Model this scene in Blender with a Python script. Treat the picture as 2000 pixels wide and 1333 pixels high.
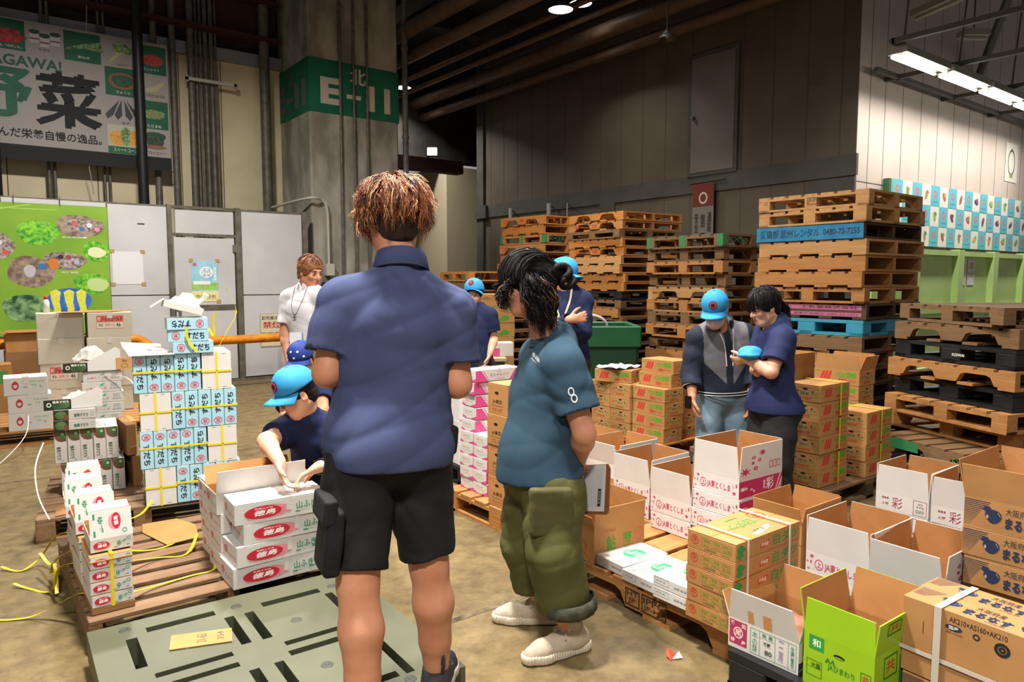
import bpy, bmesh, math, random
import numpy as np
from mathutils import Vector, Matrix
random.seed(7); np.random.seed(7)
for o in list(bpy.data.objects): bpy.data.objects.remove(o)
SC = bpy.context.scene; COL = SC.collection
PI = math.pi; R = math.radians
# ---------------------------------------------------------------- camera
CAM_H = 1.55; YAW = R(52.6); PITCH = math.atan(121/1408)
cam = bpy.data.cameras.new('camera'); camo = bpy.data.objects.new('camera', cam); COL.objects.link(camo)
cam.sensor_width = 36; cam.lens = 1408/2000*36; cam.clip_start = .02; cam.clip_end = 200
camo.location = (0, 0, CAM_H); camo.rotation_euler = (PI/2-PITCH, 0, YAW-PI/2)
SC.camera = camo
SC.view_settings.view_transform = 'Standard'; SC.view_settings.look = 'None'
SC.view_settings.gamma = 1; SC.view_settings.use_curve_mapping = False
SC.view_settings.exposure = 0.0
w = bpy.data.worlds.new('hall'); SC.world = w; w.use_nodes = True
w.node_tree.nodes['Background'].inputs[0].default_value = (1, .95, .9, 1)
w.node_tree.nodes['Background'].inputs[1].default_value = .30
def area(name, loc, power, size, col=(1, .94, .86), spread=150, rot=(0, 0, 0)):
    l = bpy.data.lights.new(name, 'AREA'); l.shape = 'DISK'; l.size = size; l.energy = power; l.color = col; l.spread = R(spread)
    o = bpy.data.objects.new(name, l); COL.objects.link(o); o.location = loc; o.rotation_euler = rot; return o
# ceiling lamps of the hall (their shades are built with the ceiling, save the one noted below)
LAMPS = [('lamp_light', (1.0, 2.8, 5.4), 300, .5), ('lamp_light', (3.6, 3.6, 5.4), 170, .5), ('lamp_light', (-1.0, -0.9, 4.9), 300, .7),
         ('lamp_light', (1.6, 8.0, 5.4), 430, .5), ('lamp_light', (6.2, 6.6, 5.4), 170, .5), ('lamp_light', (4.4, 0.4, 5.4), 60, .5)]
area('lamp_light', (7.51, 8.6, 5.60), 40, .36, spread=110); area('lamp_light', (8.66, 9.4, 6.2), 40, .36, spread=110); area('lamp_light', (8.55, 15.42, 6.0), 160, .36, spread=130); area('lamp_light', (6.5, 13.2, 6.0), 90, .36, spread=130)  # the last is an extra light behind the pillar, no lamp is built for it
for n, p, e, s in LAMPS: area(n, p, e, s, spread={8.0: 172, 2.8: 118}.get(p[1], 134))
# ---------------------------------------------------------------- materials
def lin(c):
    if isinstance(c, str): c = tuple(int(c[i:i+2], 16) for i in (0, 2, 4))
    return tuple(((v/255)/12.92 if v <= 10 else ((v/255+.055)/1.055)**2.4) for v in c)
MATS = {}
def M(name, col='808080', rough=.65, col2=None, scale=6, bump=0, bscale=60, metal=0, spec=.35, stretch=(1, 1, 1), emit=0, trans=0, alpha=1, kind='noise', detail=4, contrast=(.35, .65), coords='Object'):
    if name in MATS: return MATS[name]
    m = bpy.data.materials.new(name); m.use_nodes = True; nt = m.node_tree; b = nt.nodes['Principled BSDF']; L = nt.links.new
    c = lin(col); b.inputs['Base Color'].default_value = (*c, 1); b.inputs['Roughness'].default_value = rough
    b.inputs['Metallic'].default_value = metal; b.inputs['Specular IOR Level'].default_value = spec
    if emit: b.inputs['Emission Color'].default_value = (*c, 1); b.inputs['Emission Strength'].default_value = emit
    if trans: b.inputs['Transmission Weight'].default_value = trans
    if alpha < 1: b.inputs['Alpha'].default_value = alpha
    m.diffuse_color = (*c, 1)
    if col2 or bump:
        tc = nt.nodes.new('ShaderNodeTexCoord'); mp = nt.nodes.new('ShaderNodeMapping'); mp.inputs['Scale'].default_value = stretch
        L(tc.outputs[coords], mp.inputs[0])
    if col2:
        t = nt.nodes.new('ShaderNodeTexNoise'); t.inputs['Scale'].default_value = scale; t.inputs['Detail'].default_value = detail
        L(mp.outputs[0], t.inputs['Vector'])
        r = nt.nodes.new('ShaderNodeValToRGB'); r.color_ramp.elements[0].position = contrast[0]; r.color_ramp.elements[1].position = contrast[1]
        r.color_ramp.elements[0].color = (*c, 1); r.color_ramp.elements[1].color = (*lin(col2), 1)
        L(t.outputs['Fac'], r.inputs[0]); L(r.outputs[0], b.inputs['Base Color'])
    if bump:
        t2 = nt.nodes.new('ShaderNodeTexNoise'); t2.inputs['Scale'].default_value = bscale; t2.inputs['Detail'].default_value = 3
        L(mp.outputs[0], t2.inputs['Vector'])
        bp = nt.nodes.new('ShaderNodeBump'); bp.inputs['Strength'].default_value = bump; bp.inputs['Distance'].default_value = .01
        L(t2.outputs['Fac'], bp.inputs['Height']); L(bp.outputs[0], b.inputs['Normal'])
    MATS[name] = m; return m
def ink(c):
    return M('ink_'+c, c, rough=.6)
YV = {}
def wood(name, c1, c2, dark=None):
    YV[name] = M(name+'_across', c1, .75, c2, scale=9, stretch=(2.4, .16, 2.4), bump=.25, bscale=40, detail=7, contrast=(.3, .7))
    return M(name, c1, .75, c2, scale=9, stretch=(.16, 2.4, 2.4), bump=.25, bscale=40, detail=7, contrast=(.3, .7))
# ---------------------------------------------------------------- object helpers
def tag(o, label=None, cat=None, group=None, kind=None):
    if label: o['label'] = label
    if cat: o['category'] = cat
    if group: o['group'] = group
    if kind: o['kind'] = kind
    return o
def empty(name, loc=(0, 0, 0), rz=0, parent=None):
    o = bpy.data.objects.new(name, None); COL.objects.link(o); o.location = loc; o.rotation_euler.z = rz; o.empty_display_size = .1
    if parent: o.parent = parent
    return o
CUBE = [(0, 3, 2, 1), (4, 5, 6, 7), (0, 1, 5, 4), (1, 2, 6, 5), (2, 3, 7, 6), (3, 0, 4, 7)]
class MB:
    def __init__(s): s.v = []; s.f = []; s.m = []; s.mats = []; s.sm = []
    def mi(s, mat):
        if mat not in s.mats: s.mats.append(mat)
        return s.mats.index(mat)
    def add(s, vs, fs, mat, smooth=False):
        n = len(s.v); i = s.mi(mat); s.v.extend([tuple(p) for p in vs]); s.f.extend([tuple(n+k for k in f) for f in fs])
        s.m.extend([i]*len(fs)); s.sm.extend([smooth]*len(fs)); return s
    def box(s, a, b, mat, rot=None, piv=None):
        (x0, y0, z0), (x1, y1, z1) = a, b
        vs = [Vector(p) for p in ((x0, y0, z0), (x1, y0, z0), (x1, y1, z0), (x0, y1, z0), (x0, y0, z1), (x1, y0, z1), (x1, y1, z1), (x0, y1, z1))]
        if rot: 
            pv = Vector(piv) if piv else (Vector(a)+Vector(b))/2
            vs = [rot @ (p-pv)+pv for p in vs]
        return s.add(vs, CUBE, mat)
    def bbox(s, a, b, mat, ch=.004):
        # box with chamfered edges
        bm = bmesh.new(); (x0, y0, z0), (x1, y1, z1) = a, b
        vs = [bm.verts.new(p) for p in ((x0, y0, z0), (x1, y0, z0), (x1, y1, z0), (x0, y1, z0), (x0, y0, z1), (x1, y0, z1), (x1, y1, z1), (x0, y1, z1))]
        for f in CUBE: bm.faces.new([vs[k] for k in f])
        bmesh.ops.bevel(bm, geom=list(bm.edges), offset=ch, segments=1, affect='EDGES', profile=.5)
        bm.verts.index_update(); s.add([v.co.copy() for v in bm.verts], [[v.index for v in f.verts] for f in bm.faces], mat); bm.free(); return s
    def poly(s, pts, mat): return s.add(pts, [tuple(range(len(pts)))], mat)
    def slab(s, pts, off, mat, mat2=None):
        # polygon extruded by vector off
        n = len(pts); off = Vector(off); a = [Vector(p) for p in pts]; b = [p+off for p in a]
        s.add(a, [tuple(range(n))[::-1]], mat2 or mat); s.add(b, [tuple(range(n))], mat)
        s.add(a+b, [(i, (i+1) % n, n+(i+1) % n, n+i) for i in range(n)], mat); return s
    def tube(s, pts, r, mat, n=8, cap=True, smooth=True, flat=None):
        pts = [Vector(p) for p in pts]; rs = r if isinstance(r, (list, tuple)) else [r]*len(pts)
        vs = []; up = None
        for i, p in enumerate(pts):
            d = (pts[min(i+1, len(pts)-1)]-pts[max(i-1, 0)]).normalized()
            if up is None: up = Vector((0, 0, 1)) if abs(d.z) < .9 else Vector((1, 0, 0))
            a = d.cross(up)
            if a.length < 1e-6: a = d.orthogonal()
            a.normalize(); up = a.cross(d).normalized()
            for k in range(n):
                t = 2*PI*k/n; fl = flat or 1
                vs.append(p+(a*math.cos(t)+up*math.sin(t)*fl)*rs[i])
        fs = [(i*n+k, i*n+(k+1) % n, (i+1)*n+(k+1) % n, (i+1)*n+k) for i in range(len(pts)-1) for k in range(n)]
        s.add(vs, fs, mat, smooth)
        if cap: s.add(vs[:n], [tuple(range(n))[::-1]], mat); s.add(vs[-n:], [tuple(range(n))], mat)
        return s
    def lathe(s, prof, mat, c=(0, 0, 0), n=24, smooth=True):
        c = Vector(c); vs = [c+Vector((r*math.cos(2*PI*k/n), r*math.sin(2*PI*k/n), z)) for r, z in prof for k in range(n)]
        return s.add(vs, [(i*n+k, i*n+(k+1) % n, (i+1)*n+(k+1) % n, (i+1)*n+k) for i in range(len(prof)-1) for k in range(n)], mat, smooth)
    def ribbon(s, pts, wd, mat, th=.0012, side=None):
        # flat strap: width along side vector (per point or fixed)
        pts = [Vector(p) for p in pts]; vs = []
        for i, p in enumerate(pts):
            d = (pts[min(i+1, len(pts)-1)]-pts[max(i-1, 0)]).normalized()
            sd = Vector(side[i] if isinstance(side, list) else side) if side else d.cross(Vector((0, 0, 1)))
            sd = (sd-d*sd.dot(d)).normalized(); nn = sd.cross(d).normalized()
            vs += [p-sd*wd/2-nn*th/2, p+sd*wd/2-nn*th/2, p+sd*wd/2+nn*th/2, p-sd*wd/2+nn*th/2]
        n = 4; fs = [(i*n+k, i*n+(k+1) % n, (i+1)*n+(k+1) % n, (i+1)*n+k) for i in range(len(pts)-1) for k in range(n)]
        s.add(vs, fs+[(3, 2, 1, 0), tuple(len(vs)-4+k for k in range(4))], mat); return s
    def build(s, name, parent=None, loc=None, rz=None, **kw):
        me = bpy.data.meshes.new(name); me.from_pydata(s.v, [], s.f)
        for m in s.mats: me.materials.append(m)
        me.polygons.foreach_set('material_index', s.m); me.polygons.foreach_set('use_smooth', s.sm); me.update()
        o = bpy.data.objects.new(name, me); COL.objects.link(o)
        if parent: o.parent = parent
        if loc is not None: o.location = loc
        if rz is not None: o.rotation_euler.z = rz
        if kw: tag(o, **kw)
        return o
def dup(root, loc=None, rz=None, label=None, group=None):
    r = root.copy(); COL.objects.link(r)
    for ch in list(root.children):
        c = ch.copy(); COL.objects.link(c); c.parent = r
        for g in list(ch.children):
            d = g.copy(); COL.objects.link(d); d.parent = c
    if loc is not None: r.location = loc
    if rz is not None: r.rotation_euler = (0, 0, rz)
    if label: r['label'] = label
    if group: r['group'] = group
    return r
# smooth polyline through control points
def spline(P, n=8):
    P = [Vector(p) for p in P]; out = []
    for i in range(len(P)-1):
        a, b, c, d = P[max(i-1, 0)], P[i], P[i+1], P[min(i+2, len(P)-1)]
        for k in range(n):
            t = k/n; out.append(.5*((2*b)+(c-a)*t+(2*a-5*b+4*c-d)*t*t+(3*b-a-3*c+d)*t**3))
    out.append(P[-1]); return out
# ---------------------------------------------------------------- lettering
_tc = {}
def glyphs(txt, bold):
    k = (txt, bold)
    if k not in _tc:
        cu = bpy.data.curves.new('lettering', 'FONT'); cu.body = txt; cu.offset = bold; cu.resolution_u = 2; cu.fill_mode = 'FRONT'; cu.space_line = .92
        cu.align_x = 'CENTER' if '\n' in txt else 'LEFT'
        o = bpy.data.objects.new('lettering', cu); COL.objects.link(o); dg = bpy.context.evaluated_depsgraph_get(); dg.update()
        me = bpy.data.meshes.new_from_object(o.evaluated_get(dg))
        n = len(me.vertices); co = np.zeros(n*3); me.vertices.foreach_get('co', co); co = co.reshape(-1, 3)[:, :2]
        fs = [tuple(p.vertices) for p in me.polygons]
        # face winding upward
        out = []
        for f in fs:
            a, b, c = co[f[0]], co[f[1]], co[f[2]]
            out.append(f if (b[0]-a[0])*(c[1]-a[1])-(b[1]-a[1])*(c[0]-a[0]) >= 0 else f[::-1])
        if n: 
            mn, mx = co.min(0), co.max(0); co = (co-mn)/np.maximum(mx-mn, 1e-6)
        bpy.data.objects.remove(o); bpy.data.curves.remove(cu); bpy.data.meshes.remove(me); _tc[k] = (co, out)
    return _tc[k]
def ell(u0, v0, u1, v1, n=28):
    return [((u0+u1)/2+(u1-u0)/2*math.cos(2*PI*k/n), (v0+v1)/2+(v1-v0)/2*math.sin(2*PI*k/n)) for k in range(n)]
def prints(mb, O, U, V, items, eps=.0005):
    """print items on a face with corner O and full edge vectors U (right) and V (up)"""
    O, U, V = Vector(O), Vector(U), Vector(V); N = U.cross(V).normalized()
    for i, it in enumerate(items):
        k, c = it[0], it[1]; mat = c if not isinstance(c, str) else ink(c); e = eps+i*.00006
        T = lambda p: O+U*p[0]+V*p[1]+N*e
        if k == 'T':
            txt, u0, v0, u1, v1 = it[2:7]; rot = it[7] if len(it) > 7 else 0; bold = it[8] if len(it) > 8 else .015; sh = it[9] if len(it) > 9 else 0
            fat = 0
            if bold > .015 and any('\u4e00' <= ch <= '\u9fff' for ch in txt): fat = bold-.010; bold = .010     # dense characters are thickened by a second, shifted copy
            co, fs = glyphs(txt, abs(bold)); q = []; nl = txt.count('\n')+1; nc = max(len(l) for l in txt.split('\n')); nv = len(co)
            if fat: d_ = np.array([fat*.7/nc, fat*.5/nl]); co = np.concatenate([co-d_, co+d_]); fs = fs+[tuple(i_+nv for i_ in f_) for f_ in fs]
            for kk, (x, y) in enumerate(co):
                if kk == nv and fat: e += .00012
                if rot == 90: x, y = 1-y, x
                elif rot == -90: x, y = y, 1-x
                elif rot == 180: x, y = 1-x, 1-y
                q.append(T((u0+(u1-u0)*x+sh*y*(u1-u0), v0+(v1-v0)*y)))
            mb.add(q, fs, mat)
        elif k == 'R': u0, v0, u1, v1 = it[2:6]; mb.poly([T(p) for p in ((u0, v0), (u1, v0), (u1, v1), (u0, v1))], mat)
        elif k == 'B':
            u0, v0, u1, v1, t = it[2:7]; tv = t*U.length/V.length
            a = [(u0, v0), (u1, v0), (u1, v1), (u0, v1)]; b = [(u0+t, v0+tv), (u1-t, v0+tv), (u1-t, v1-tv), (u0+t, v1-tv)]
            mb.add([T(p) for p in a+b], [(j, (j+1) % 4, 4+(j+1) % 4, 4+j) for j in range(4)], mat)
        elif k == 'E': mb.poly([T(p) for p in ell(*it[2:6])], mat)
        elif k == 'O':
            u0, v0, u1, v1, t = it[2:7]; tv = t*(v1-v0)/(u1-u0); a = ell(u0, v0, u1, v1); b = ell(u0+t, v0+tv, u1-t, v1-tv); n = len(a)
            mb.add([T(p) for p in a+b], [(j, (j+1) % n, n+(j+1) % n, n+j) for j in range(n)], mat)
        elif k == 'P': mb.poly([T(p) for p in it[2]], mat)
# ================================================================ hall
def floor_mat():
    m = M('floor_concrete', '7c6a46', .62, '66573a', scale=1.6, bump=.12, bscale=30, detail=8, spec=.3, contrast=(.25, .75)); nt = m.node_tree; L = nt.links.new
    b = nt.nodes['Principled BSDF']; ramp = nt.nodes['Color Ramp']; tc = nt.nodes['Texture Coordinate']
    t = nt.nodes.new('ShaderNodeTexNoise'); t.inputs['Scale'].default_value = 9; t.inputs['Detail'].default_value = 9; t.inputs['Roughness'].default_value = .7
    L(tc.outputs['Object'], t.inputs['Vector'])
    r = nt.nodes.new('ShaderNodeValToRGB'); r.color_ramp.elements[0].position = .3; r.color_ramp.elements[1].position = .62
    r.color_ramp.elements[0].color = (*lin('8f8a80'), 1); r.color_ramp.elements[1].color = (1, 1, 1, 1)
    L(t.outputs['Fac'], r.inputs[0])
    mx = nt.nodes.new('ShaderNodeMix'); mx.data_type = 'RGBA'; mx.blend_type = 'MULTIPLY'; mx.inputs[0].default_value = .75
    L(ramp.outputs[0], mx.inputs[6]); L(r.outputs[0], mx.inputs[7]); L(mx.outputs[2], b.inputs['Base Color']); return m
FLOOR = floor_mat()
m = MB(); m.box((-6, -6, -.2), (26, 24, 0), FLOOR); m.build('floor', kind='structure')
jm = M('joint', '3b3226', .9, '6a5c44', scale=20)
m = MB(); m.box((-2.4, 2.655, -.02), (2.9, 2.69, .0015), jm); m.box((-2.4, 6.6, -.02), (6, 6.625, .0015), jm); m.build('trim_1', kind='structure')
DK = M('ceiling_dark', '2b2825', .9, '1c1a18', scale=3)
m = MB(); m.box((-6, -6, 7.2), (26, 24, 7.4), DK)
for x in (1.2, 4.0, 6.8, 9.4, 13): m.box((x-.2, -6, 6.5), (x+.2, 24, 7.2), DK)
for y in (0, 4.2, 8.6, 13.2): m.box((-6, y-.16, 6.7), (26, y+.16, 7.2), DK)
m.build('ceiling', kind='structure')
# left wall: cream insulated panels behind the low partition
CREAM = M('cream_panel', 'cfc4a2', .55, 'c2b796', scale=2)
seam = M('seam', '4a463c', .8)
m = MB(); m.box((-6, 12.65, 0), (5.0, 12.85, 5.15), CREAM)
for x in (.62, 1.75, 2.95, 3.6): m.box((x, 12.645, 2), (x+.012, 12.66, 5.13), seam)
m.build('wall_left', kind='structure')
m = MB(); m.box((-6, 12.55, 5.13), (5.0, 12.85, 5.32), M('alu_trim', '8b8f96', .45, metal=.4)); m.build('trim_2', kind='structure')
m = MB(); RD = M('rust_beam', '3a211c', .85); m.box((-6, 12.3, 5.5), (4.5, 12.9, 5.56), RD); m.box((-6, 12.55, 5.56), (4.5, 12.65, 6.1), RD); m.box((-6, 12.3, 6.1), (4.5, 12.9, 6.16), RD); m.build('trim_3', kind='structure')
m = MB(); m.box((-6, 12.7, 5.32), (5, 12.9, 7.3), DK); m.build('wall_left_upper', kind='structure')
# pillar
CONC = M('pillar_concrete', 'a29d92', .85, '727065', scale=3.2, bump=.2, bscale=18, stretch=(1, 1, .45), detail=10, contrast=(.32, .62))
GRN = M('sign_green', '0c6244', .6, '095239', scale=3)
m = MB(); m.bbox((4.6, 11.35, 0), (6.2, 12.95, 7.2), CONC, .03); pil = m.build('pillar', kind='structure')
m = MB(); m.box((4.592, 11.342, 4.24), (6.208, 12.958, 5.09), GRN)
WT = M('sign_white', 'b8ab9d', .7)
prints(m, (4.592, 11.342, 4.24), (1.616, 0, 0), (0, 0, .85), [('T', WT, '北', .44, .62, .62, .92, 0, .03), ('T', WT, 'E', .12, .17, .34, .67, 0, .045), ('R', WT, .4, .33, .56, .41), ('T', WT, '1', .645, .15, .715, .64, 0, .03), ('T', WT, '1', .825, .15, .895, .64, 0, .03)])
WT2 = M('sign_grey', '57544c', .7)  # darker tone for the letters on the pillar's left face
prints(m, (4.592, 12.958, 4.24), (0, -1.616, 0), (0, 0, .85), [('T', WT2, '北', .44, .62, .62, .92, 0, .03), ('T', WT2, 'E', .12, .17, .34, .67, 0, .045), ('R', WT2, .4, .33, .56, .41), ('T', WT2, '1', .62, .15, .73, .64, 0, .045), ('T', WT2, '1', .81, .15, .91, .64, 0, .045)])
m.build('pillar_sign', label='green painted band with E-11 in pale letters round the concrete pillar', cat='sign')
GALV = M('galvanised', '6b675f', .55, '57534c', scale=12, metal=.35)
DPOLE = M('dark_pole', '17171a', .5)
def vpipe(x, y, r, z0, z1, mat, label, clamps=()):
    m = MB(); m.tube([(x, y, z0), (x, y, z1)], r, mat, 12); o = m.build('pipe', label=label, cat='pipe')
    for z in clamps:
        c = MB(); c.tube([(x, y, z-.025), (x, y, z+.025)], r*1.25, mat, 12); c.build('clamp', o)
    return o
for x, z in ((5.12, 0), (5.36, 0), (5.60, 0)):
    vpipe(x, 11.32, .022, .3, 7.1, GALV, {5.12: 'thin conduit up the pillar face, nearest the E of the sign', 5.36: 'thin conduit up the pillar face, crossing the dash of the sign', 5.60: 'thin conduit up the pillar face, crossing the first 1 of the sign'}[x], (1.6, 4.0, 5.6))
vpipe(6.28, 11.25, .05, 0, 7.1, GALV, 'grey downpipe along the far edge of the concrete pillar', (2.6, 4.0, 5.5))
m = MB(); CW = M('conduit_white', 'a9a79d', .5)
m.tube(spline([(4.25, 12.2, 2.75), (4.5, 11.28, 2.84), (4.74, 11.28, 2.83), (4.83, 11.28, 2.68), (4.84, 11.28, 2.3), (4.84, 11.28, 1.75)], 6), .022, CW, 8)
o = m.build('conduit', label='white conduit bending down the front of the concrete pillar', cat='pipe')
m = MB(); m.bbox((4.78, 11.22, 1.6), (4.92, 11.34, 1.8), CW, .01); m.build('junction_box', o)
m = MB(); m.bbox((4.72, 11.18, 1.25), (5.1, 11.33, 1.5), M('black_box', '22221f', .5), .01); m.build('wall_box', label='small dark box fixed to the pillar under the white conduit', cat='box')
# vertical pipes at the left wall
for x, r, y, lab in ((1.12, .022, 12.5, 'thin grey pipe below the banner, first from the left'), (1.19, .022, 12.5, 'thin grey pipe below the banner, beside the first'), (1.83, .02, 12.5, 'thin grey pipe behind the banner near the big black characters'), (1.90, .018, 12.5, 'thinner grey pipe beside the one behind the banner characters'),
                (2.57, .05, 12.48, 'grey pipe passing behind the right end of the vegetable banner'), (2.84, .052, 12.48, 'grey pipe just right of the vegetable banner'),
                (3.11, .055, 12.48, 'thickest pipe of the bundle on the cream wall'), (3.20, .022, 12.5, 'thin pipe beside the thickest of the bundle'), (3.265, .022, 12.5, 'second thin pipe in the wall bundle'), (3.34, .036, 12.5, 'medium pipe in the middle of the wall bundle'), (3.43, .036, 12.5, 'medium pipe near the end of the wall bundle'), (3.50, .016, 12.5, 'thinnest pipe ending the wall bundle'),
                (4.27, .085, 12.45, 'thick grey drain pipe between pipe bundle and pillar')):
    vpipe(x, y, r, 0.2, 6.6, GALV, lab)
vpipe(2.26, 12.0, .072, 0, 7.1, DPOLE, 'black pole standing in front of the vegetable banner')
vpipe(.46, 12.0, .075, 0, 7.1, DPOLE, 'black pole at the left end of the vegetable banner')
m = MB(); m.box((3.0, 12.36, 4.68), (3.78, 12.39, 4.73), CW); 
for x in (3.0, 3.74): m.box((x, 12.36, 4.66), (x+.04, 12.42, 4.75), CW)
m.build('pipe_bracket', label='short horizontal rail clamping the pipe bundle to the wall', cat='bracket')
# low white partition with frames and a door
PAN = M('white_panel', 'c3c3c6', .45, 'b4b4b6', scale=1.3, spec=.4)
FR = M('panel_frame', '6b665c', .6, '544f46', scale=8)
m = MB(); Y = 11.2
for a, b, z0, z1 in ((-3, .45, 0, 2.6), (.47, 1.63, 0, 2.58), (1.65, 2.385, 1.33, 2.57), (1.65, 2.385, .03, 1.315), (2.5, 3.31, 2.2, 2.55), (3.425, 4.36, 1.315, 2.56), (3.425, 4.36, .06, 1.30)):
    m.box((a, Y, z0), (b, Y+.04, z1), PAN)
m.box((-3, Y+.04, 0), (2.4, Y+.06, 2.6), FR); m.box((3.4, Y+.04, 0), (4.45, Y+.06, 2.6), FR)
m.build('wall_partition', kind='structure')
m = MB()
for a, b in ((2.39, 2.45), (3.33, 3.41), (4.37, 4.45)): m.box((a, Y-.03, 0), (b, Y+.07, 2.61), FR)
for a, b, z0, z1 in ((2.45, 3.33, 2.56, 2.6), (2.45, 3.33, 2.17, 2.21), (-3, 4.4, 0, .04)): m.box((a, Y-.02, z0), (b, Y+.05, z1), FR)
m.build('trim_4', kind='structure')
m = MB(); m.box((2.47, Y-.005, .05), (3.31, Y+.035, 1.08), PAN); m.box((2.47, Y-.005, 1.17), (3.31, Y+.035, 2.15), PAN); m.box((2.46, Y, 1.08), (3.32, Y+.03, 1.17), FR)
d = m.build('door_1', kind='structure')
m = MB(); m.box((3.285, Y-.03, 1.95), (3.33, Y, 2.06), FR); m.build('hinge', d)
m = MB(); m.box((2.5, Y-.04, 1.0), (2.53, Y, 1.12), FR); m.build('handle', d)
m = MB(); m.box((2.01, Y-.004, 2.31), (2.10, Y+.01, 2.325), M('black_plate', '26262a', .5)); m.build('nameplate', label='tiny black plate on the white panel beside the green poster', cat='plate')
PAPER = M('paper', 'd6d6da', .7); TAPE = M('tape_brown', 'a98e5e', .6)
def sheet(x0, x1, z0, z1, mat, y, items=(), tapes=True, name='notice', label='', cat='notice', th=.002):
    m = MB(); m.box((x0, y-th, z0), (x1, y, z1), mat); prints(m, (x0, y-th, z0), (x1-x0, 0, 0), (0, 0, z1-z0), items); o = m.build(name, label=label, cat=cat)
    if tapes:
        for x, z in ((x0, z0), (x1, z0), (x0, z1), (x1, z1)):
            t = MB(); t.box((x-.03, y-th-.002, z-.025), (x+.03, y-th-.0005, z+.025), TAPE); t.build('tape', o)
    return o
sheet(1.68, 2.06, 1.48, 1.93, PAPER, Y-.002, label='blank white sheet taped to the white panel beside the green poster')
SKY = M('poster_sky', '6fb7d6', .5, '9fd0da', scale=4); FLD = M('poster_field', '7fb857', .5, 'a2c971', scale=12)
sheet(2.69, 3.06, 1.22, 1.82, SKY, Y-.008, [('R', FLD, 0, .28, 1, .46), ('R', 'd9d7a0', 0, 0, 1, .26), ('E', 'dfe6e6', .3, .58, .82, .86), ('T', '3a6ea5', 'エコ', .42, .74, .70, .81), ('T', '3a6ea5', 'システム', .36, .68, .76, .74), ('T', '3a6ea5', '卸 売', .42, .61, .70, .67), ('R', 'e8ecec', .84, .52, .93, .97), ('T', '2f62a0', '環\n境\nに\nや\nさ\nし\nく', .85, .53, .92, .96), ('E', 'c65a6a', .06, .86, .2, .95), ('R', 'e8e4dc', .06, .42, .7, .50), ('T', '8a5a3a', '市場協会', .12, .09, .9, .17), ('R', 'c8b060', .1, .06, .92, .075)], name='poster', label='small sky blue and green poster taped to the panel door', cat='poster')
sheet(3.66, 4.0, .5, 1.02, M('sign_cream', 'cfc6ae', .6), Y-.008, [('B', '6a6154', .01, .01, .99, .99, .015), ('T', '3a3530', '卸売場は', .08, .80, .8, .92), ('T', 'b8332a', '禁煙', .12, .55, .95, .75, 0, .03), ('T', '4a453c', '喫煙は指定の場所', .06, .36, .9, .44), ('T', '4a453c', 'でお願いします', .06, .26, .8, .34)], False, 'sign', 'cream no smoking notice with red characters on the partition', 'sign')
# green poster with round pictures
GP = M('poster_green', '86ac3a', .5, '6c9a2c', scale=1.6, contrast=(.3, .7)); LF = M('leafy', '2f8a2a', .6, '8bd03a', scale=22); SOIL = M('soil_print', '6b5848', .6, 'a08f80', scale=16); CROWD = M('crowd_print', '5a4a42', .6, 'b6a9a6', scale=26)
DGR = M('field_print', '1f4a2c', .6, '8fb57c', scale=14); BLU = M('blue_print', '2a5fb5', .5, '3f7ad0', scale=6); YEL = M('yellow_print', 'c9cf2a', .5, 'e6e268', scale=30)
m = MB(); x0, x1, z0, z1 = .36, 1.64, .82, 2.52; W, Hh = x1-x0, z1-z0; m.box((x0, Y-.035, z0), (x1, Y-.03, z1), GP)
m.box((-1.6, Y-.035, z0), (x0, Y-.03, z1), GP)
bl = lambda a, b, c, d, s=0: [( (a+c)/2+(c-a)/2*math.cos(t)*(1+.08*math.sin(3*t+s)), (b+d)/2+(d-b)/2*math.sin(t)*(1+.08*math.cos(2*t+s))) for t in [2*PI*k/30 for k in range(30)]]
it = [('P', LF, bl(.2, .68, .56, .88)), ('R', 'a7c95a', -.2, .955, .55, .96), ('P', SOIL, bl(.53, .75, .96, .93, 1)), ('P', CROWD, bl(.62, .8, .9, .9)), ('P', CROWD, bl(-.12, .58, .17, .78, 2)), ('P', LF, bl(.76, .56, 1.0, .73, 1)), ('P', 'd9dcb0', bl(.8, .6, .97, .68, 2)), ('P', CROWD, bl(.4, .5, .78, .64, 1)), ('P', SOIL, bl(.09, .37, .5, .6, 2)), ('P', 'b7b0b5', bl(.24, .44, .34, .54)), ('P', '3b6db0', bl(.36, .5, .43, .55)), ('P', 'c9772f', bl(.45, .5, .54, .59)), ('P', LF, bl(.67, .3, .99, .48)), ('P', 'b9d08a', bl(.78, .33, .98, .44, 1)), ('P', DGR, bl(.05, .1, .42, .32)), ('E', BLU, .42, .16, .82, .36)]
for u in (.5, .62, .73): it.append(('P', YEL, [(u-.035, .15), (u-.02, .2), (u-.04, .26), (u-.05, .33), (u, .35), (u+.045, .33), (u+.03, .25), (u+.04, .2), (u+.035, .15)]))
for u, v, c in ((.7, .86, 'c95a5a'), (.83, .85, 'd9d9e6'), (.76, .82, '4a6aa8'), (.9, .82, 'cf8aa8'), (.05, .70, 'd8d4d0'), (.1, .63, 'd05040'), (.56, .6, '303034'), (.63, .6, '8a4a4a'), (.7, .56, '9ab0d0')): it.append(('E', c, u-.025, v-.018, u+.025, v+.018))
it += [('P', '9fbf52', [(-.2, .86), (.0, .93), (.35, .99), (.3, .99), (.0, .945), (-.2, .88)]), ('T', 'e0e6d0', 'みんなの畑', .58, .745, .8, .76), ('T', 'e0e6d0', '収穫体験', .56, .475, .72, .488)]
prints(m, (x0, Y-.035, z0), (W, 0, 0), (0, 0, Hh), it)
gpo = m.build('poster', label='large green vinyl poster of fields and farmers on the white partition', cat='poster')
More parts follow.
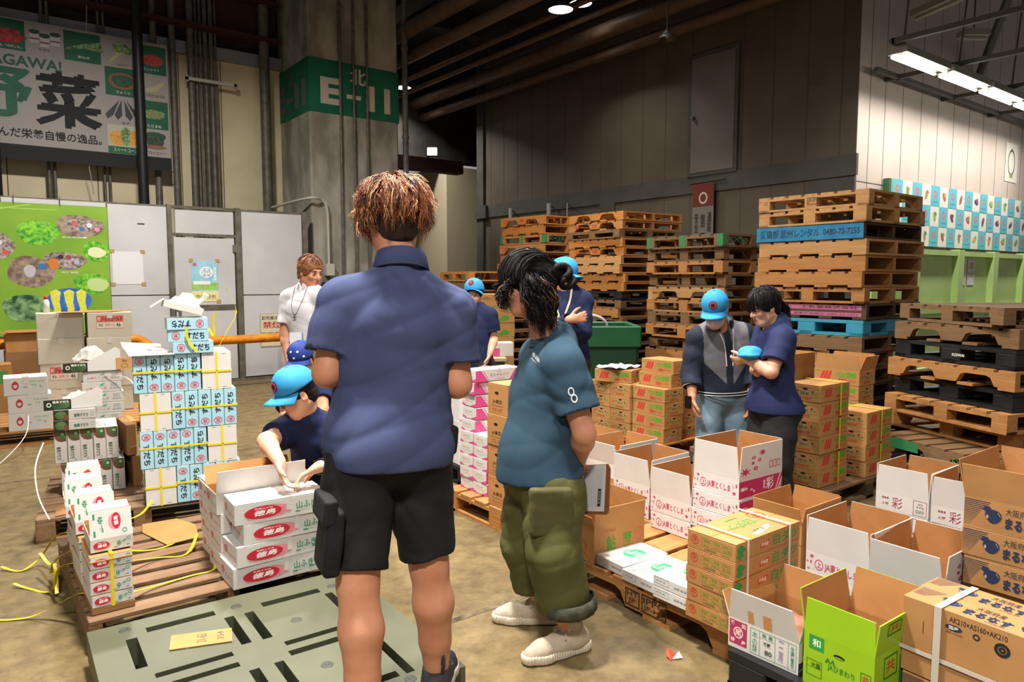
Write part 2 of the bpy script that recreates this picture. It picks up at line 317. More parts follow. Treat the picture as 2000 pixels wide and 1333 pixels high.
for x in (.6, 1.1): 
    c = MB(); c.tube([(x, Y-.04, 2.5), (x, Y-.03, 2.62)], .004, M('cord_dark', '3a382f', .8), 5); c.build('cord', gpo)
m = MB(); m.tube([(.75, Y-.085, 0), (.75, Y-.085, .82)], .035, GALV, 10); m.build('post', label='grey steel post under the green poster', cat='post')
# vegetable banner
BW = M('banner_white', '918d8a', .6); BG = M('banner_green', '125a40', .6, '0e4d36', scale=4); BK = M('banner_black', '15161a', .7)
m = MB(); x0, x1, z0, z1 = -1.4, 2.72, 3.22, 5.12; W, Hh = x1-x0, z1-z0; m.box((x0, 12.28, z0), (x1, 12.29, z1), BW)
U = lambda x: (x-x0)/W
def cell(px0, px1, v0, v1): return (U(px0), v0, U(px1), v1)
RP = M('red_root', '7d1f22', .6, 'a63a38', scale=20); LK = M('leek', '2c5c3a', .6, '8aa76a', scale=30); EG = M('eggplant', '1c1a2a', .5); CORN = M('corn', 'b87a2c', .6, 'c99a48', scale=30); BRO = M('broccoli', '24342c', .7, '3b5244', scale=30); CUC = M('cucumber', '1d4230', .6, '2d5c40', scale=15); TOM = M('tomato', '8a2020', .5, 'b04038', scale=25); PLT = M('basket', '7d5a46', .7)
it = [('R', BK, 0, 0, 1, .105)]
top, rows = .985, [.78, .575, .34, .115]
cs = [(.26, .90), (.90, 1.36), (1.36, 1.82), (1.86, 2.31), (2.31, 2.70)]
for k, (a, b) in enumerate(cs):
    if k in (0, 2, 4): it.append(('R', BG, U(a), .775-.005*k, U(b), .99-.004*k))
for r, (v0, v1) in enumerate([(.55, .765), (.325, .545), (.107, .325)]):
    if r in (0, 2): it.append(('R', BG, U(1.86), v0, U(2.31), v1))
    if r in (1,): it.append(('R', BG, U(2.31), v0, U(2.70), v1))
def vg(mat, cx, cy, w, h, s=0): return ('P', mat, bl(U(cx-w/2), cy-h/2, U(cx+w/2), cy+h/2, s))
it += [vg(RP, .68, .9, .34, .05), vg(RP, .72, .87, .38, .05, 1), vg(RP, .7, .845, .3, .05, 2), ('T', 'b9b6ae', 'さつまいも「金時いも」', U(.45), .79, U(.86), .81)]
for dx, dv in ((-.12, .0), (0, -.02), (.13, 0)): it += [('R', 'b3aeb0', U(1.13+dx-.055), .85+dv, U(1.13+dx+.055), .92+dv), ('R', '6a2a34', U(1.13+dx-.055), .875+dv, U(1.13+dx+.055), .885+dv), vg(BRO, 1.13+dx, .93+dv, .13, .035)]
it += [('T', '2a2a2a', 'なばな', U(1.05), .80, U(1.19), .82)]
it += [('P', LK, [(U(1.37), .84), (U(1.38), .855), (U(1.6), .9), (U(1.82), .93), (U(1.84), .89), (U(1.86), .86), (U(1.6), .865)]), ('T', 'b9b6ae', '青ねぎ', U(1.52), .79, U(1.68), .81)]
it += [('P', 'a8a774', [(U(1.9), .80), (U(1.95), .80), (U(2.1), .88), (U(2.05), .89)]), vg(LK, 2.08, .92, .2, .08), vg(LK, 2.2, .9, .14, .06, 1), ('T', '2a2a2a', 'セロリ', U(2.02), .78, U(2.16), .80)]
it += [('E', TOM, U(2.35), .82, U(2.66), .91), ('T', 'b9b6ae', 'ミニトマト', U(2.38), .78, U(2.6), .80)]
it += [('E', PLT, U(1.9), .60, U(2.28), .73), vg(CUC, 2.09, .665, .28, .10), ('T', 'b9b6ae', 'きゅうり', U(2.0), .565, U(2.18), .59)]
it += [('P', 'a5a17c', [(U(2.33), .62), (U(2.5), .66), (U(2.66), .71), (U(2.66), .69), (U(2.55), .62), (U(2.42), .61)]), ('T', '2a2a2a', 'アスパラガスめざめ', U(2.32), .575, U(2.66), .60)]
for a in (-.14, -.05, .06, .15): it.append(('P', EG, [(U(2.08+a*.3), .52), (U(2.08+a*1.35-.05), .40), (U(2.08+a*1.5), .365), (U(2.08+a*1.3+.05), .40)]))
it += [('T', '2a2a2a', 'なす', U(2.06), .335, U(2.16), .355), vg(LK, 2.5, .44, .3, .08), vg('7c7f4a', 2.48, .44, .2, .05, 2), ('T', 'b9b6ae', 'えだまめ', U(2.4), .335, U(2.6), .36)]
it += [('R', 'a8a58e', U(1.86), .16, U(2.31), .325), vg(CORN, 2.0, .225, .22, .12), vg(CORN, 2.2, .23, .2, .12, 1), vg(LK, 2.1, .24, .12, .16), ('T', 'b9b6ae', 'スイートコーン', U(1.93), .12, U(2.25), .15)]
it += [vg(BRO, 2.5, .26, .3, .09), vg(BRO, 2.5, .22, .24, .08, 1), ('E', PLT, U(2.36), .165, U(2.66), .2), ('T', '2a2a2a', 'ブロッコリー', U(2.36), .125, U(2.64), .15)]
it += [('T', BG, 'KAGAWA!', U(.36), .665, U(1.32), .745, 0, .028), ('T', BG, '野', U(.10), .30, U(.93), .645, 0, .05), ('T', BK, '菜', U(1.0), .265, U(1.78), .66, 0, .055), ('T', BK, '育んだ栄養自慢の逸品。', U(.40), .155, U(1.78), .225, 0, .02)]
prints(m, (x0, 12.28, z0), (W, 0, 0), (0, 0, Hh), it)
bn = m.build('banner', label='vegetable banner with big characters hung high on the cream wall', cat='banner')
for x, z, dz in ((2.72, 5.08, .02), (2.72, 3.24, -.03), (1.65, 5.12, .9), (.5, 3.2, -.1), (1.6, 3.2, -.4)):
    c = MB(); c.tube([(x, 12.285, z), (x+.06, 12.4, z+dz)], .006, CW, 5); c.build('cord', bn)
# yellow guard rails
ORG = M('rail_yellow', 'd98a1a', .5, 'b86a12', scale=9, bump=.1)
def rail(name, pts, label, r=.062):
    m = MB(); m.tube(spline(pts, 8), r, ORG, 16); return m.build(name, label=label, cat='guard rail')
rail('guard_rail', [(4.55, 10.4, 0), (4.55, 10.4, .4), (4.4, 10.4, .66), (4.1, 10.4, .7), (3.0, 10.4, .7), (2.8, 10.4, .7), (2.55, 10.4, .66), (2.45, 10.4, .4), (2.45, 10.4, 0)], 'yellow tubular guard rail in front of the panel door')
rail('guard_rail', [(-.6, 10.4, 0), (-.6, 10.4, .45), (-.3, 10.4, .75), (.3, 10.4, .78), (1.6, 10.4, .78), (1.85, 10.4, .74), (1.99, 10.4, .55), (2.0, 10.4, 0)], 'orange guard rail bending down behind the big white boxes')
# far recess beyond the pillar
CR2 = M('cream_far', 'b0a68c', .7)
m = MB(); m.box((10.11, 16, 0), (16, 22, 4.45), CR2); m.build('wall_far', kind='structure')
m = MB(); m.box((6, 16.2, 4.6), (24, 16.5, 7.2), DK); m.box((-6, 22.5, 0), (12, 22.8, 7.2), DK); m.build('wall_back', kind='structure')
# dark panel wall and the lit wall round its corner
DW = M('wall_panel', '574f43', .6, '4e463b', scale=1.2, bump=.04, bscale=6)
FRD = M('wall_trim', '4a4943', .6, '403f3a', scale=3)
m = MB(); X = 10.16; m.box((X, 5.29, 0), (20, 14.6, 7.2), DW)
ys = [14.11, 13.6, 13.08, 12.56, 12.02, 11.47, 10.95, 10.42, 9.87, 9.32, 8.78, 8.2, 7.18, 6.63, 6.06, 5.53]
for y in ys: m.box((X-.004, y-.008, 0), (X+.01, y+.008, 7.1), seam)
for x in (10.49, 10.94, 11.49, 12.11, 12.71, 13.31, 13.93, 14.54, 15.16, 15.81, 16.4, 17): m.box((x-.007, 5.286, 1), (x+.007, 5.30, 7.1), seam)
m.box((X+.01, 5.287, 0), (20, 5.292, 7.1), M('wall_panel_lit', 'bcb0a6', .55, 'b3a79d', scale=1.2)); m.box((X, 5.286, 2.93), (20, 5.30, 2.945), seam)  # paler panel sheet: the brightness of the lit side is put into its colour
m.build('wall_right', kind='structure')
m = MB(); m.box((X-.03, 5.26, 3.02), (X+.02, 14.6, 3.32), FRD); m.box((X-.03, 5.28, 0), (X+.02, 5.95, 3.0), FRD); m.box((X-.03, 10.0, 0), (X+.02, 10.4, 3.02), FRD)
m.box((X-.06, 14.35, 0), (X+.05, 14.62, 7.1), FRD); m.box((X-.1, 14.2, 3.0), (X, 14.65, 3.3), FRD)
m.build('trim_5', kind='structure')
DG = M('door_grey', '6a6660', .5, '625e58', scale=2)
m = MB(); m.box((X-.05, 7.24, 3.3), (X+.01, 8.24, 5.33), FRD); m.box((X-.06, 7.3, 3.36), (X+.01, 8.16, 5.26), DG); d = m.build('door_2', kind='structure')
m = MB(); m.tube([(X-.06, 8.1, 4.28), (X-.13, 8.1, 4.28)], .03, GALV, 10); m.build('door_knob', d)
# items on the lit wall
CYN = M('tile_cyan', '56b0c0', .6); TW = M('tile_white', 'd4d0c8', .6)
m = MB(); tx0, tz0, ts = 11.03, 2.07, .322; nx = 26; m.box((tx0, 5.17, tz0), (tx0+nx*ts, 5.20, tz0+3*ts), TW)
m.box((tx0-.06, 5.19, tz0), (tx0, 5.28, tz0+3*ts), M('tile_edge', '3f6b4a', .7))
it = []; vc = ['c8a04a', '5f9a3a', 'c05a4a', '8aa84a', '6a3a5a', 'c98a3a', 'b04a5a', '9a8a5a', '4f8a4a']; rnd = random.Random(3)
for i in range(nx):
    for j in range(3):
        a = i/nx; b = (i+1)/nx; c = j/3; d_ = (j+1)/3; f = lambda p, q: (a+(b-a)*p, c+(d_-c)*q)
        if (i+j) % 2 == 0:
            it += [('R', CYN, a, c, b, d_), ('O', 'b8737e', *f(.3, .38), *f(.7, .78), (b-a)*.12), ('R', '4a8fa0', *f(.2, .16), *f(.8, .24))]
        else:
            k = rnd.choice(vc); t0 = rnd.uniform(0, 3)
            it += [('P', k, [f(.5+(.26*math.cos(t)*math.cos(t0)-.13*math.sin(t)*math.sin(t0)), .5+(.26*math.cos(t)*math.sin(t0)+.13*math.sin(t)*math.cos(t0))) for t in [2*PI*q/12 for q in range(12)]]), ('P', rnd.choice(vc), [f(.6+.12*math.cos(t), .62+.1*math.sin(t)) for t in [2*PI*q/8 for q in range(8)]])]
prints(m, (tx0, 5.17, tz0), (nx*ts, 0, 0), (0, 0, 3*ts), it)
m.build('banner', label='long cyan and white checkered banner with vegetables on the lit wall', cat='banner')
GS = M('shutter_green', 'aecb7c', .5, 'b9d38c', scale=2)
for k, (a, b) in enumerate(((9.95, 11.3), (11.3, 12.86), (12.86, 14.3), (14.3, 15.7), (15.7, 17.3))):
    m = MB(); m.box((a, 4.98, .1), (b, 5.0, 1.98), GS)
    for x in (a, b-.1): m.box((x, 4.88, 0), (x+.1, 5.02, 2.02), GS)
    for z in (.1, 1.02, 1.92): m.box((a, 4.9, z), (b, 5.02, z+.08), GS)
    m.build('gate', label=['light green steel gate leaf hidden mostly behind the pallets', 'light green steel gate leaf nearest the tall pallet stack', 'light green gate leaf with two white notices taped on', 'light green gate leaf right of the one with notices', 'light green gate leaf at the end of the row'][k], cat='gate')
for x in (13.0, 13.35): sheet(x, x+.28, 1.45, 1.88, PAPER, 4.975, [('T', 'b05050', '注意', .2, .65, .8, .88), ('T', 'b06868', '立入禁止', .1, .3, .9, .5)], False, label='white notice on the green gate, %s one' % ('nearer' if x < 13.2 else 'farther'))
sheet(15.62, 16.22, 3.38, 4.1, M('sheet_white', 'cfccc2', .6), 5.28, [('O', '4a4a46', .2, .16, .78, .84, .05), ('E', '8a8f50', .36, .1, .64, .22), ('E', '5a5a56', .42, .8, .56, .86)], False, label='white square sheet with a black ring drawing on the lit wall', cat='sign')
# hanging fluorescent row and its frame
FLUO = M('tube_light', 'fff8ee', .5, emit=9); FX = M('fixture', '8d8a80', .5, metal=.3)
for k in range(5):
    a = 9.35+k*1.36; e = empty('fluorescent_lamp', (a, 4.4, 4.3))
    tag(e, ['bright fluorescent lamp of the hanging row, nearest the wall corner', 'bright fluorescent lamp, second along the hanging row from the corner', 'bright fluorescent lamp, third along the hanging row from the corner', 'bright fluorescent lamp, fourth along the hanging row', 'bright fluorescent lamp at the far end of the hanging row'][k], 'lamp', 'fluorescent lamps in the hanging row')
    m = MB(); m.box((0, -.12, .03), (1.26, .12, .12), FX); m.build('housing', e)
    for y in (-.07, .07):
        m = MB(); m.tube([(.03, y, 0), (1.23, y, 0)], .019, FLUO, 8); m.build('tube', e)
    l = area('tube_glow', (a+.63, 4.4, 4.27), 44, 1.2, (1, .94, .86), 170); l.data.shape = 'RECTANGLE'; l.data.size = 1.2; l.data.size_y = .2
m = MB()
STL = M('frame_steel', '55534c', .55, metal=.4)
for y in (4.4, 5.1): m.box((9.2 if y < 5 else 10.25, y-.03, 4.42), (17, y+.03, 4.48), STL)
for x in (9.23, 10.9, 12.8, 14.7, 16.6): m.box((x-.03, 3.0, 4.42), (x+.03, 4.4 if x < 10 else 5.28, 4.48), STL)
for x in (9.3, 10.9, 12.8, 14.7): m.tube([(x, 4.3, 4.48), (x+.25, 4.2, 7.2)], .012, STL, 6)
m.build('lamp_frame', label='grey steel frame hung from the ceiling above the lamp row', cat='frame')
# pipes under the ceiling
PB = M('pipe_brown', '55443a', .55, '4a3a30', scale=6)
def hpipe(x, z, r, label, mat=PB, y0=2, y1=20):
    m = MB(); m.tube([(x, y0, z), (x, y1, z)], r, mat, 14); o = m.build('ceiling_pipe', label=label, cat='pipe')
    for y in np.arange(y0+1, y1, 2.6):
        c = MB(); c.tube([(x, y, z), (x, y+.05, z)], r*1.08, mat, 14); c.build('collar', o)
hpipe(9.55, 5.62, .10, 'lowest brown pipe along the top of the dark wall'); hpipe(9.3, 5.92, .14, 'thick brown pipe above the lowest along the dark wall')
hpipe(8.0, 5.62, .05, 'thin brown pipe under the ceiling passing below the lit lamps'); hpipe(7.8, 5.78, .055, 'thin brown pipe paired with the one passing below the lit lamps')
hpipe(6.6, 5.50, .10, 'brown pipe under the ceiling right beside the pillar, lower of the pair', PB, 4, 20); hpipe(6.35, 5.82, .13, 'brown pipe under the ceiling right beside the pillar, upper of the pair', PB, 4, 20)
# lamps in view
LG = M('lamp_glow', 'fff8ea', .5, emit=14); SHD = M('lamp_shade', '3a3a36', .5, metal=.5); INN = M('lamp_inside', 'a8a49a', .4, metal=.3)
def pendant(p, r, on, label):
    e = empty('pendant_lamp', p); tag(e, label, 'lamp', 'pendant lamps under the ceiling')
    m = MB(); m.lathe([(.05, r*.95), (r*.3, r*.85), (r*.75, r*.4), (r, 0), (r*.97, 0), (r*.7, r*.38), (.04, r*.8)], SHD); m.build('shade', e)
    m = MB(); m.lathe([(0, .012), (r*.93, .012)], LG if on else INN) if on else m.lathe([(0, r*.1), (r*.25, r*.3), (r*.3, r*.6), (0, r*.8)], INN); m.build('bulb', e)
    m = MB(); m.tube([(0, 0, r*.9), (0, 0, 7.2-p[2])], .012, SHD, 6); m.build('cord', e); return e
pendant((7.51, 8.6, 5.64), .2, True, 'lit round ceiling lamp, lower of the bright pair'); pendant((8.66, 9.4, 6.22), .2, True, 'lit round ceiling lamp, upper of the bright pair'); pendant((8.55, 15.42, 6.04), .2, True, 'lit round ceiling lamp beside the pillar sign'); pendant((7.58, 6.55, 4.70), .12, False, 'unlit pendant lamp with grey shade before the dark wall')
for k, (n, p, e_, s) in enumerate(LAMPS): pendant((p[0], p[1], p[2]+.02), s/2+.04, True, ['lamp above the left pallets', 'lamp above the right pallets', 'lamp behind the photographer', 'lamp above the white partition', 'lamp above the pallet stacks', 'lamp above the right boxes'][k]+', out of view under the ceiling')
e = tag(empty('flood_light', (9.05, 14.88, 4.54)), 'small lit square lamp on the dark beam beyond the pillar', 'lamp')
m = MB(); m.box((-.14, -.02, -.1), (.14, .12, .12), SHD, Matrix.Rotation(R(-37), 3, 'Z')); m.build('housing', e)
m = MB(); m.box((-.11, -.035, -.08), (.11, -.021, .09), LG, Matrix.Rotation(R(-37), 3, 'Z'), (0, .05, 0)); m.build('lens', e)
m = MB(); m.tube([(0, .08, .05), (.03, .36, -.1)], .03, SHD, 8); m.build('bracket', e)
m = MB(); m.box((7.5, 15.2, 4.15), (10.1, 15.5, 4.45), RD); m.build('trim_6', kind='structure')
# red and white paper banner on the dark wall
m = MB(); m.box((10.05, 7.62, 2.25), (10.06, 8.05, 3.16), M('hang_white', '6a665e', .8)); m.box((10.045, 7.62, 2.78), (10.051, 8.05, 3.16), M('hang_red', '63281f', .8))
prints(m, (10.045, 8.05, 2.25), (0, -.43, 0), (0, 0, .91), [('O', 'b0a898', .3, .62, .72, .84, .07), ('T', '35312c', '安\n全', .1, .1, .3, .46), ('T', '35312c', '第\n一', .4, .06, .62, .44), ('T', '35312c', '通\n路', .72, .1, .92, .46)])
hb = m.build('hanging_banner', label='narrow red and white cloth hung on the dark wall', cat='banner')
m = MB(); m.tube([(10.05, 7.4, 3.19), (10.05, 8.12, 3.17)], .015, SHD, 6); m.build('rod', hb)
# unlit fixtures, a slanting beam and small hangers
for p0, p1, lab in (((10.74, 4.82, 5.21), (10.35, 3.9, 5.21), 'unlit long fluorescent fixture above the hanging lamp row'), ((11.8, 4.65, 5.12), (12.1, 4.43, 5.12), 'short unlit fixture above the middle of the hanging lamp row')):
    e = tag(empty('ceiling_fixture', p0), lab, 'lamp'); d = Vector(p1)-Vector(p0); m = MB(); m.ribbon([(0, 0, 0), tuple(d)], .22, FX, .09, (1, .4, 0)); m.build('housing', e); m = MB(); m.tube([(0, 0, -.07), tuple(d*.98+Vector((0, 0, -.07)))], .02, CW, 8); m.build('tube', e)
    m = MB(); m.tube([tuple(d*.5), tuple(d*.5+Vector((0, 0, 7.2-p0[2])))], .012, STL, 6); m.build('rod', e)
m = MB(); m.tube([(10.3, 3.0, 6.6), (14, 5.2, 5.0)], .07, STL, 4); m.build('brace', label='slanting steel brace under the ceiling above the lit wall', cat='beam')
for k, (y, z0, z1, r) in enumerate(((13.06, 2.88, 3.14, .045), (11.74, 2.83, 3.14, .045), (11.16, 2.8, 3.1, .012))):
    m = MB(); m.tube([(9.95, y, z0), (9.95, y, z1)], r, CW, 10); o = m.build('hanger', label=['white hanging tube on the dark wall above the farthest pallets', 'white hanging tube on the dark wall above the far pallet stack', 'thin white rod on the dark wall beside the hanging tubes'][k], cat='tube')
    m = MB(); m.tube([(9.95, y, z1), (10.14, y+.25, z1+.02)], .012, SHD, 6); m.build('hook', o)
# ================================================================ pallets, cartons, straps
WD = [wood('wood_pale', 'bd9260', 'a67c4c'), wood('wood_warm', 'b07d48', '98693a'), wood('wood_brown', '7f6041', '695035'), wood('wood_dark', '54432f', '41341f'), wood('wood_orange', 'b87a3c', 'a36a30')]
PLB = M('plastic_blue', '3d98b4', .45, '358aa6', scale=4); PLK = M('plastic_black', '17181a', .45, '212225', scale=5); PLP = M('plastic_pallet_green', '4a4c3b', .5, '565845', scale=2.5, bump=.05, bscale=25, detail=8)
PAINT = {'green': M('paint_green', '2f7d4c', .7), 'blue': M('paint_blue', '1f6f9c', .6, '2d80a8', scale=9), 'red': M('paint_red', '8a2c28', .7)}
ORD = ['topmost']+[n+' from top' for n in 'second third fourth fifth sixth seventh eighth ninth tenth eleventh twelfth thirteenth fourteenth fifteenth sixteenth seventeenth eighteenth nineteenth twentieth'.split()]+['second from bottom', 'lowest']
NTH = ['first', 'second', 'third', 'fourth', 'fifth', 'sixth', 'seventh', 'eighth']
def stamp(e, mk, w, d, h):
    rest = [i for i in mk[1] if i[0] != 'R']; fr = ((-w/2-.0005, d/2, 0), (0, -d, 0), (0, 0, h)) if mk[0] == 'side' else ((-w/2, -d/2-.0005, 0), (w, 0, 0), (0, 0, h))
    for i in mk[1]:
        if i[0] == 'R': m = MB(); prints(m, *fr, [i]); m.build('paint_patch', e)
    for i in rest: m = MB(); prints(m, *fr, [i], .0008); m.build('stamp', e)
def pallet(style='block', mat=None, mat2=None, w=1.1, d=1.1, h=.144, nb=7, name='wood_pallet', marks=(), single=False, gap=.035):
    """deck boards run along x; the notched or blocked bearers run along y"""
    mat = mat or WD[0]; mat2 = mat2 or mat; mat2 = YV.get(mat2.name, mat2); e = empty(name); t = .02; bw = (d-gap*(nb-1))/nb
    bm = None
    for i in range(nb):
        y = -d/2+i*(bw+gap)
        if single: 
            bm = bm or MB(); bm.box((-w/2, y, h-t), (w/2, y+bw, h), mat)
        else: m = MB(); m.bbox((-w/2, y, h-t), (w/2, y+bw, h), mat, .003); m.build('deck_board', e)
    if single: bm.build('deck', e)
    if style == 'block':      # nine blocks on bottom boards
        m = MB()
        for x in (-w/2+.05, 0, w/2-.05): m.box((x-.05, -d/2, 0), (x+.05, d/2, t), mat)
        for y in (-d/2, d/2-.1): m.box((-w/2, y, 0), (w/2, y+.1, t*.98), mat)
        m.build('bottom_frame', e)
        for x in (-w/2+.05, 0, w/2-.05):
            m = MB(); m.box((x-.05, -d/2, h-2*t), (x+.05, d/2, h-t), mat)
            for y in (-d/2+.06, 0, d/2-.06): m.box((x-.05, y-.06, t), (x+.05, y+.06, h-2*t), mat2)
            m.build('bearer', e)
    elif style == 'stringer':  # three solid bearers, boards below
        m = MB()
        for i in range(0, nb, 2): y = -d/2+i*(bw+gap); m.box((-w/2, y, 0), (w/2, y+bw, t), mat)
        m.build('bottom_boards', e)
        for x in (-w/2+.025, 0, w/2-.025):
            m = MB(); m.box((x-.025, -d/2, t), (x+.025, d/2, h-t), mat2); m.build('bearer', e)
    else:                     # bearers with two arched notches
        m = MB()
        for i in range(0, nb, 2): y = -d/2+i*(bw+gap); m.box((-w/2, y, 0), (w/2, y+bw, t), mat)
        m.build('bottom_boards', e)
        for x in (-w/2+.025, 0, w/2-.025):
            m = MB(); pr = [(-d/2, t), (-d*.36, t), (-d*.33, t+.06), (-d*.30, t+.075), (-d*.14, t+.075), (-d*.11, t+.06), (-d*.08, t), (d*.08, t), (d*.11, t+.06), (d*.14, t+.075), (d*.30, t+.075), (d*.33, t+.06), (d*.36, t), (d/2, t)]
            n = len(pr); top = h-t
            for k in range(n-1):
                a, b = pr[k], pr[k+1]
                m.slab([(x-.025, a[0], a[1]), (x-.025, b[0], b[1]), (x-.025, b[0], top), (x-.025, a[0], top)], (.05, 0, 0), mat2)
            m.build('bearer', e)
    for mk in marks:   # painted patches and lettering: (face, items)
        stamp(e, mk, w, d, h)
    return e
def plastic_pallet(mat, marks=(), w=1.1, d=1.1, h=.15, name='plastic_pallet'):
    e = empty(name); m = MB(); t = .03; m.box((-w/2, -d/2, h-t), (w/2, d/2, h), mat)
    m.build('deck', e)
    fx, fy = w*.146, d*.146
    for x0, x1 in ((-w/2, -w/2+fx), (-fx*.56, fx*.56), (w/2-fx, w/2)):
        for y0, y1 in ((-d/2, -d/2+fy), (-fy*.56, fy*.56), (d/2-fy, d/2)): m = MB(); m.bbox((x0, y0, .02), (x1, y1, h-t+.002), mat, .008); m.build('foot', e)
    m = MB()
    for a, b in ((-.5, -.39), (-.055, .055), (.39, .5)): m.box((a*w, -d/2, 0), (b*w, d/2, .025), mat); m.box((-w/2, a*d, 0), (w/2, b*d, .0249), mat)
    m.build('bottom_frame', e)
    for mk in marks:
        stamp(e, mk, w, d, h)
    return e
# carton board colours
WB = M('board_white', 'cfccc8', .55, 'c6c3bf', scale=3, spec=.3); KB = M('board_kraft', 'b0804f', .7, 'a37445', scale=5, spec=.2); KI = M('board_inside', 'aa794a', .8, '9c6d40', scale=5, spec=.15)
KD = M('board_brown', '8f6844', .75, '83603e', scale=5, spec=.2)
PTAPE = M('clear_tape', 'c9c6c0', .25, spec=.6)
SY = M('strap_yellow', 'd9c21c', .4, spec=.5); SW = M('strap_white', 'd4d1c8', .45)
def face_frames(w, d, h):
    return {'front': ((-w/2, -d/2, 0), (w, 0, 0), (0, 0, h)), 'side': ((-w/2, d/2, 0), (0, -d, 0), (0, 0, h)), 'right': ((w/2, -d/2, 0), (0, d, 0), (0, 0, h)),
            'back': ((w/2, d/2, 0), (-w, 0, 0), (0, 0, h)), 'top': ((-w/2, -d/2, h), (w, 0, 0), (0, d, 0))}
def carton(name, w, d, h, mat, pr={}, flaps=None, tape=False, tx=0, tw=.025, label=None, cat='box', group=None):
    """closed carton: body with its printing, two top flaps, tape"""
    m = MB(); m.bbox((-w/2, -d/2, 0), (w/2, d/2, h-(.003 if flaps else 0)), mat, .003); F = face_frames(w, d, h-(.003 if flaps else 0))
    for k, v in pr.items():
        if not (flaps and k == 'top'): prints(m, *F[k], v)
    o = m.build(name)
    if flaps:
        a, b = (flaps if isinstance(flaps, (list, tuple)) else ('x', mat))
        for s in (-1, 1):
            f = MB()
            if a == 'x': f.bbox((-w/2, min(0, s*d/2)+(.0012 if s > 0 else 0), h-.003), (w/2, max(0, s*d/2)-(.0012 if s < 0 else 0), h+.001), b, .001)
            else: f.bbox((min(0, s*w/2)+(.0012 if s > 0 else 0), -d/2, h-.003), (max(0, s*w/2)-(.0012 if s < 0 else 0), d/2, h+.001), b, .001)
            if 'top' in pr and s < 0: prints(f, (-w/2, -d/2, h+.001), (w, 0, 0), (0, d, 0), pr['top'])
            f.build('flap', o)
    if tape:
        f = MB()
        if tape == 'x':
            f.box((-w/2-.0008, -.025, h+.001), (w/2+.0008, .025, h+.0022), PTAPE); f.box((-w/2-.0016, -.025, h-.05), (-w/2-.0006, .025, h+.0022), PTAPE)
        else:
            f.box((tx-tw, -d/2-.0008, h+.001), (tx+tw, d/2+.0008, h+.0022), PTAPE); f.box((tx-tw, -d/2-.0016, h-.06), (tx+tw, -d/2-.0006, h+.0022), PTAPE)
        f.build('tape', o)
    tag(o, label, cat, group); return o
def rotpt(p, ax, org, ang):
    return Matrix.Rotation(ang, 3, ax) @ (Vector(p)-Vector(org)) + Vector(org)
def open_carton(name, w, d, h, mat, inn, fl=(.1, .1, .1, .1), tilt=(5, 5, 5, 5), ins=.02, pr={}, fpr={}, ftop=None, t=.005, label=None, cat='box', group=None, gusset=True):
    """open carton. flaps: front(-y), back(+y), left(-x), right(+x); tilt in degrees from upright, outwards positive"""
    m = MB(); x, y = w/2, d/2
    m.box((-x, -y, 0), (x, y, t), inn)
    for a, b, n, out in (((-x, -y, 0), (x, -y+t, h), 0, 0), ((-x, y-t, 0), (x, y, h), 0, 0), ((-x, -y+t, 0), (-x+t, y-t, h), 0, 0), ((x-t, -y+t, 0), (x, y-t, h), 0, 0)): m.box(a, b, inn)
    # outer skin
    e = .0006
    m.add([(-x-e, -y-e, 0), (x+e, -y-e, 0), (x+e, y+e, 0), (-x-e, y+e, 0), (-x-e, -y-e, h), (x+e, -y-e, h), (x+e, y+e, h), (-x-e, y+e, h)], [(0, 1, 5, 4), (1, 2, 6, 5), (2, 3, 7, 6), (3, 0, 4, 7)], mat)
    F = face_frames(w+2*e, d+2*e, h)
    for k, v in pr.items(): prints(m, *F[k], v)
    o = m.build(name)
    fm = ftop or mat
    for k, L, tl in zip(('front', 'back', 'side', 'right'), fl, tilt):
        if not L: continue
        O, U, V = F[k]; O = Vector(O)+Vector((0, 0, h)); U = Vector(U); N = U.cross(Vector((0, 0, 1))).normalized(); a = R(tl)
        up = Vector((0, 0, 1))*math.cos(a)+N*math.sin(a); un = U.normalized()
        P = [O, O+U, O+U-un*ins+up*L, O+un*ins+up*L]
        nn = un.cross(up)
        f = MB(); f.slab([p-nn*t*.8 for p in P], nn*t*.8, fm, inn)
        if k in fpr: prints(f, O, U, up*L, fpr[k])
        f.build('flap', o)
    tag(o, label, cat, group); return o
def loop_strap(name, c, hw, hh, plane, wd, mat, label, cat='strap', group=None, rz=0, th=.0016, slack=.002):
    """band round a bundle: c centre, half sizes; plane 'xz','yz','xy' is the plane the band lies in"""
    a, b = hw+slack, hh+slack; pts = [(-a, -b), (-a*.5, -b), (0, -b), (a, -b), (a, 0), (a, b), (0, b), (-a, b), (-a, 0), (-a, -b)]
    P = []; 
    for p, q in pts: P.append({'xz': (p, 0, q), 'yz': (0, p, q), 'xy': (p, q, 0)}[plane])
    sd = {'xz': (0, 1, 0), 'yz': (1, 0, 0), 'xy': (0, 0, 1)}[plane]
    m = MB()
    cor = [(-a, -b), (a, -b), (a, b), (-a, b)]
    for i in range(4):
        p, q = cor[i], cor[(i+1) % 4]
        cv = lambda u: Vector({'xz': (u[0], 0, u[1]), 'yz': (0, u[0], u[1]), 'xy': (u[0], u[1], 0)}[plane])
        m.ribbon([cv(p), cv(q)], wd, mat, th, sd)
    return m.build(name, loc=c, rz=rz, label=label, cat=cat, group=group)
def strip(name, pts, wd, mat, label, cat='strap', th=.0012, n=6, side=None, group=None):
    m = MB(); m.ribbon(spline(pts, n), wd, mat, th, side); return m.build(name, label=label, cat=cat, group=group)
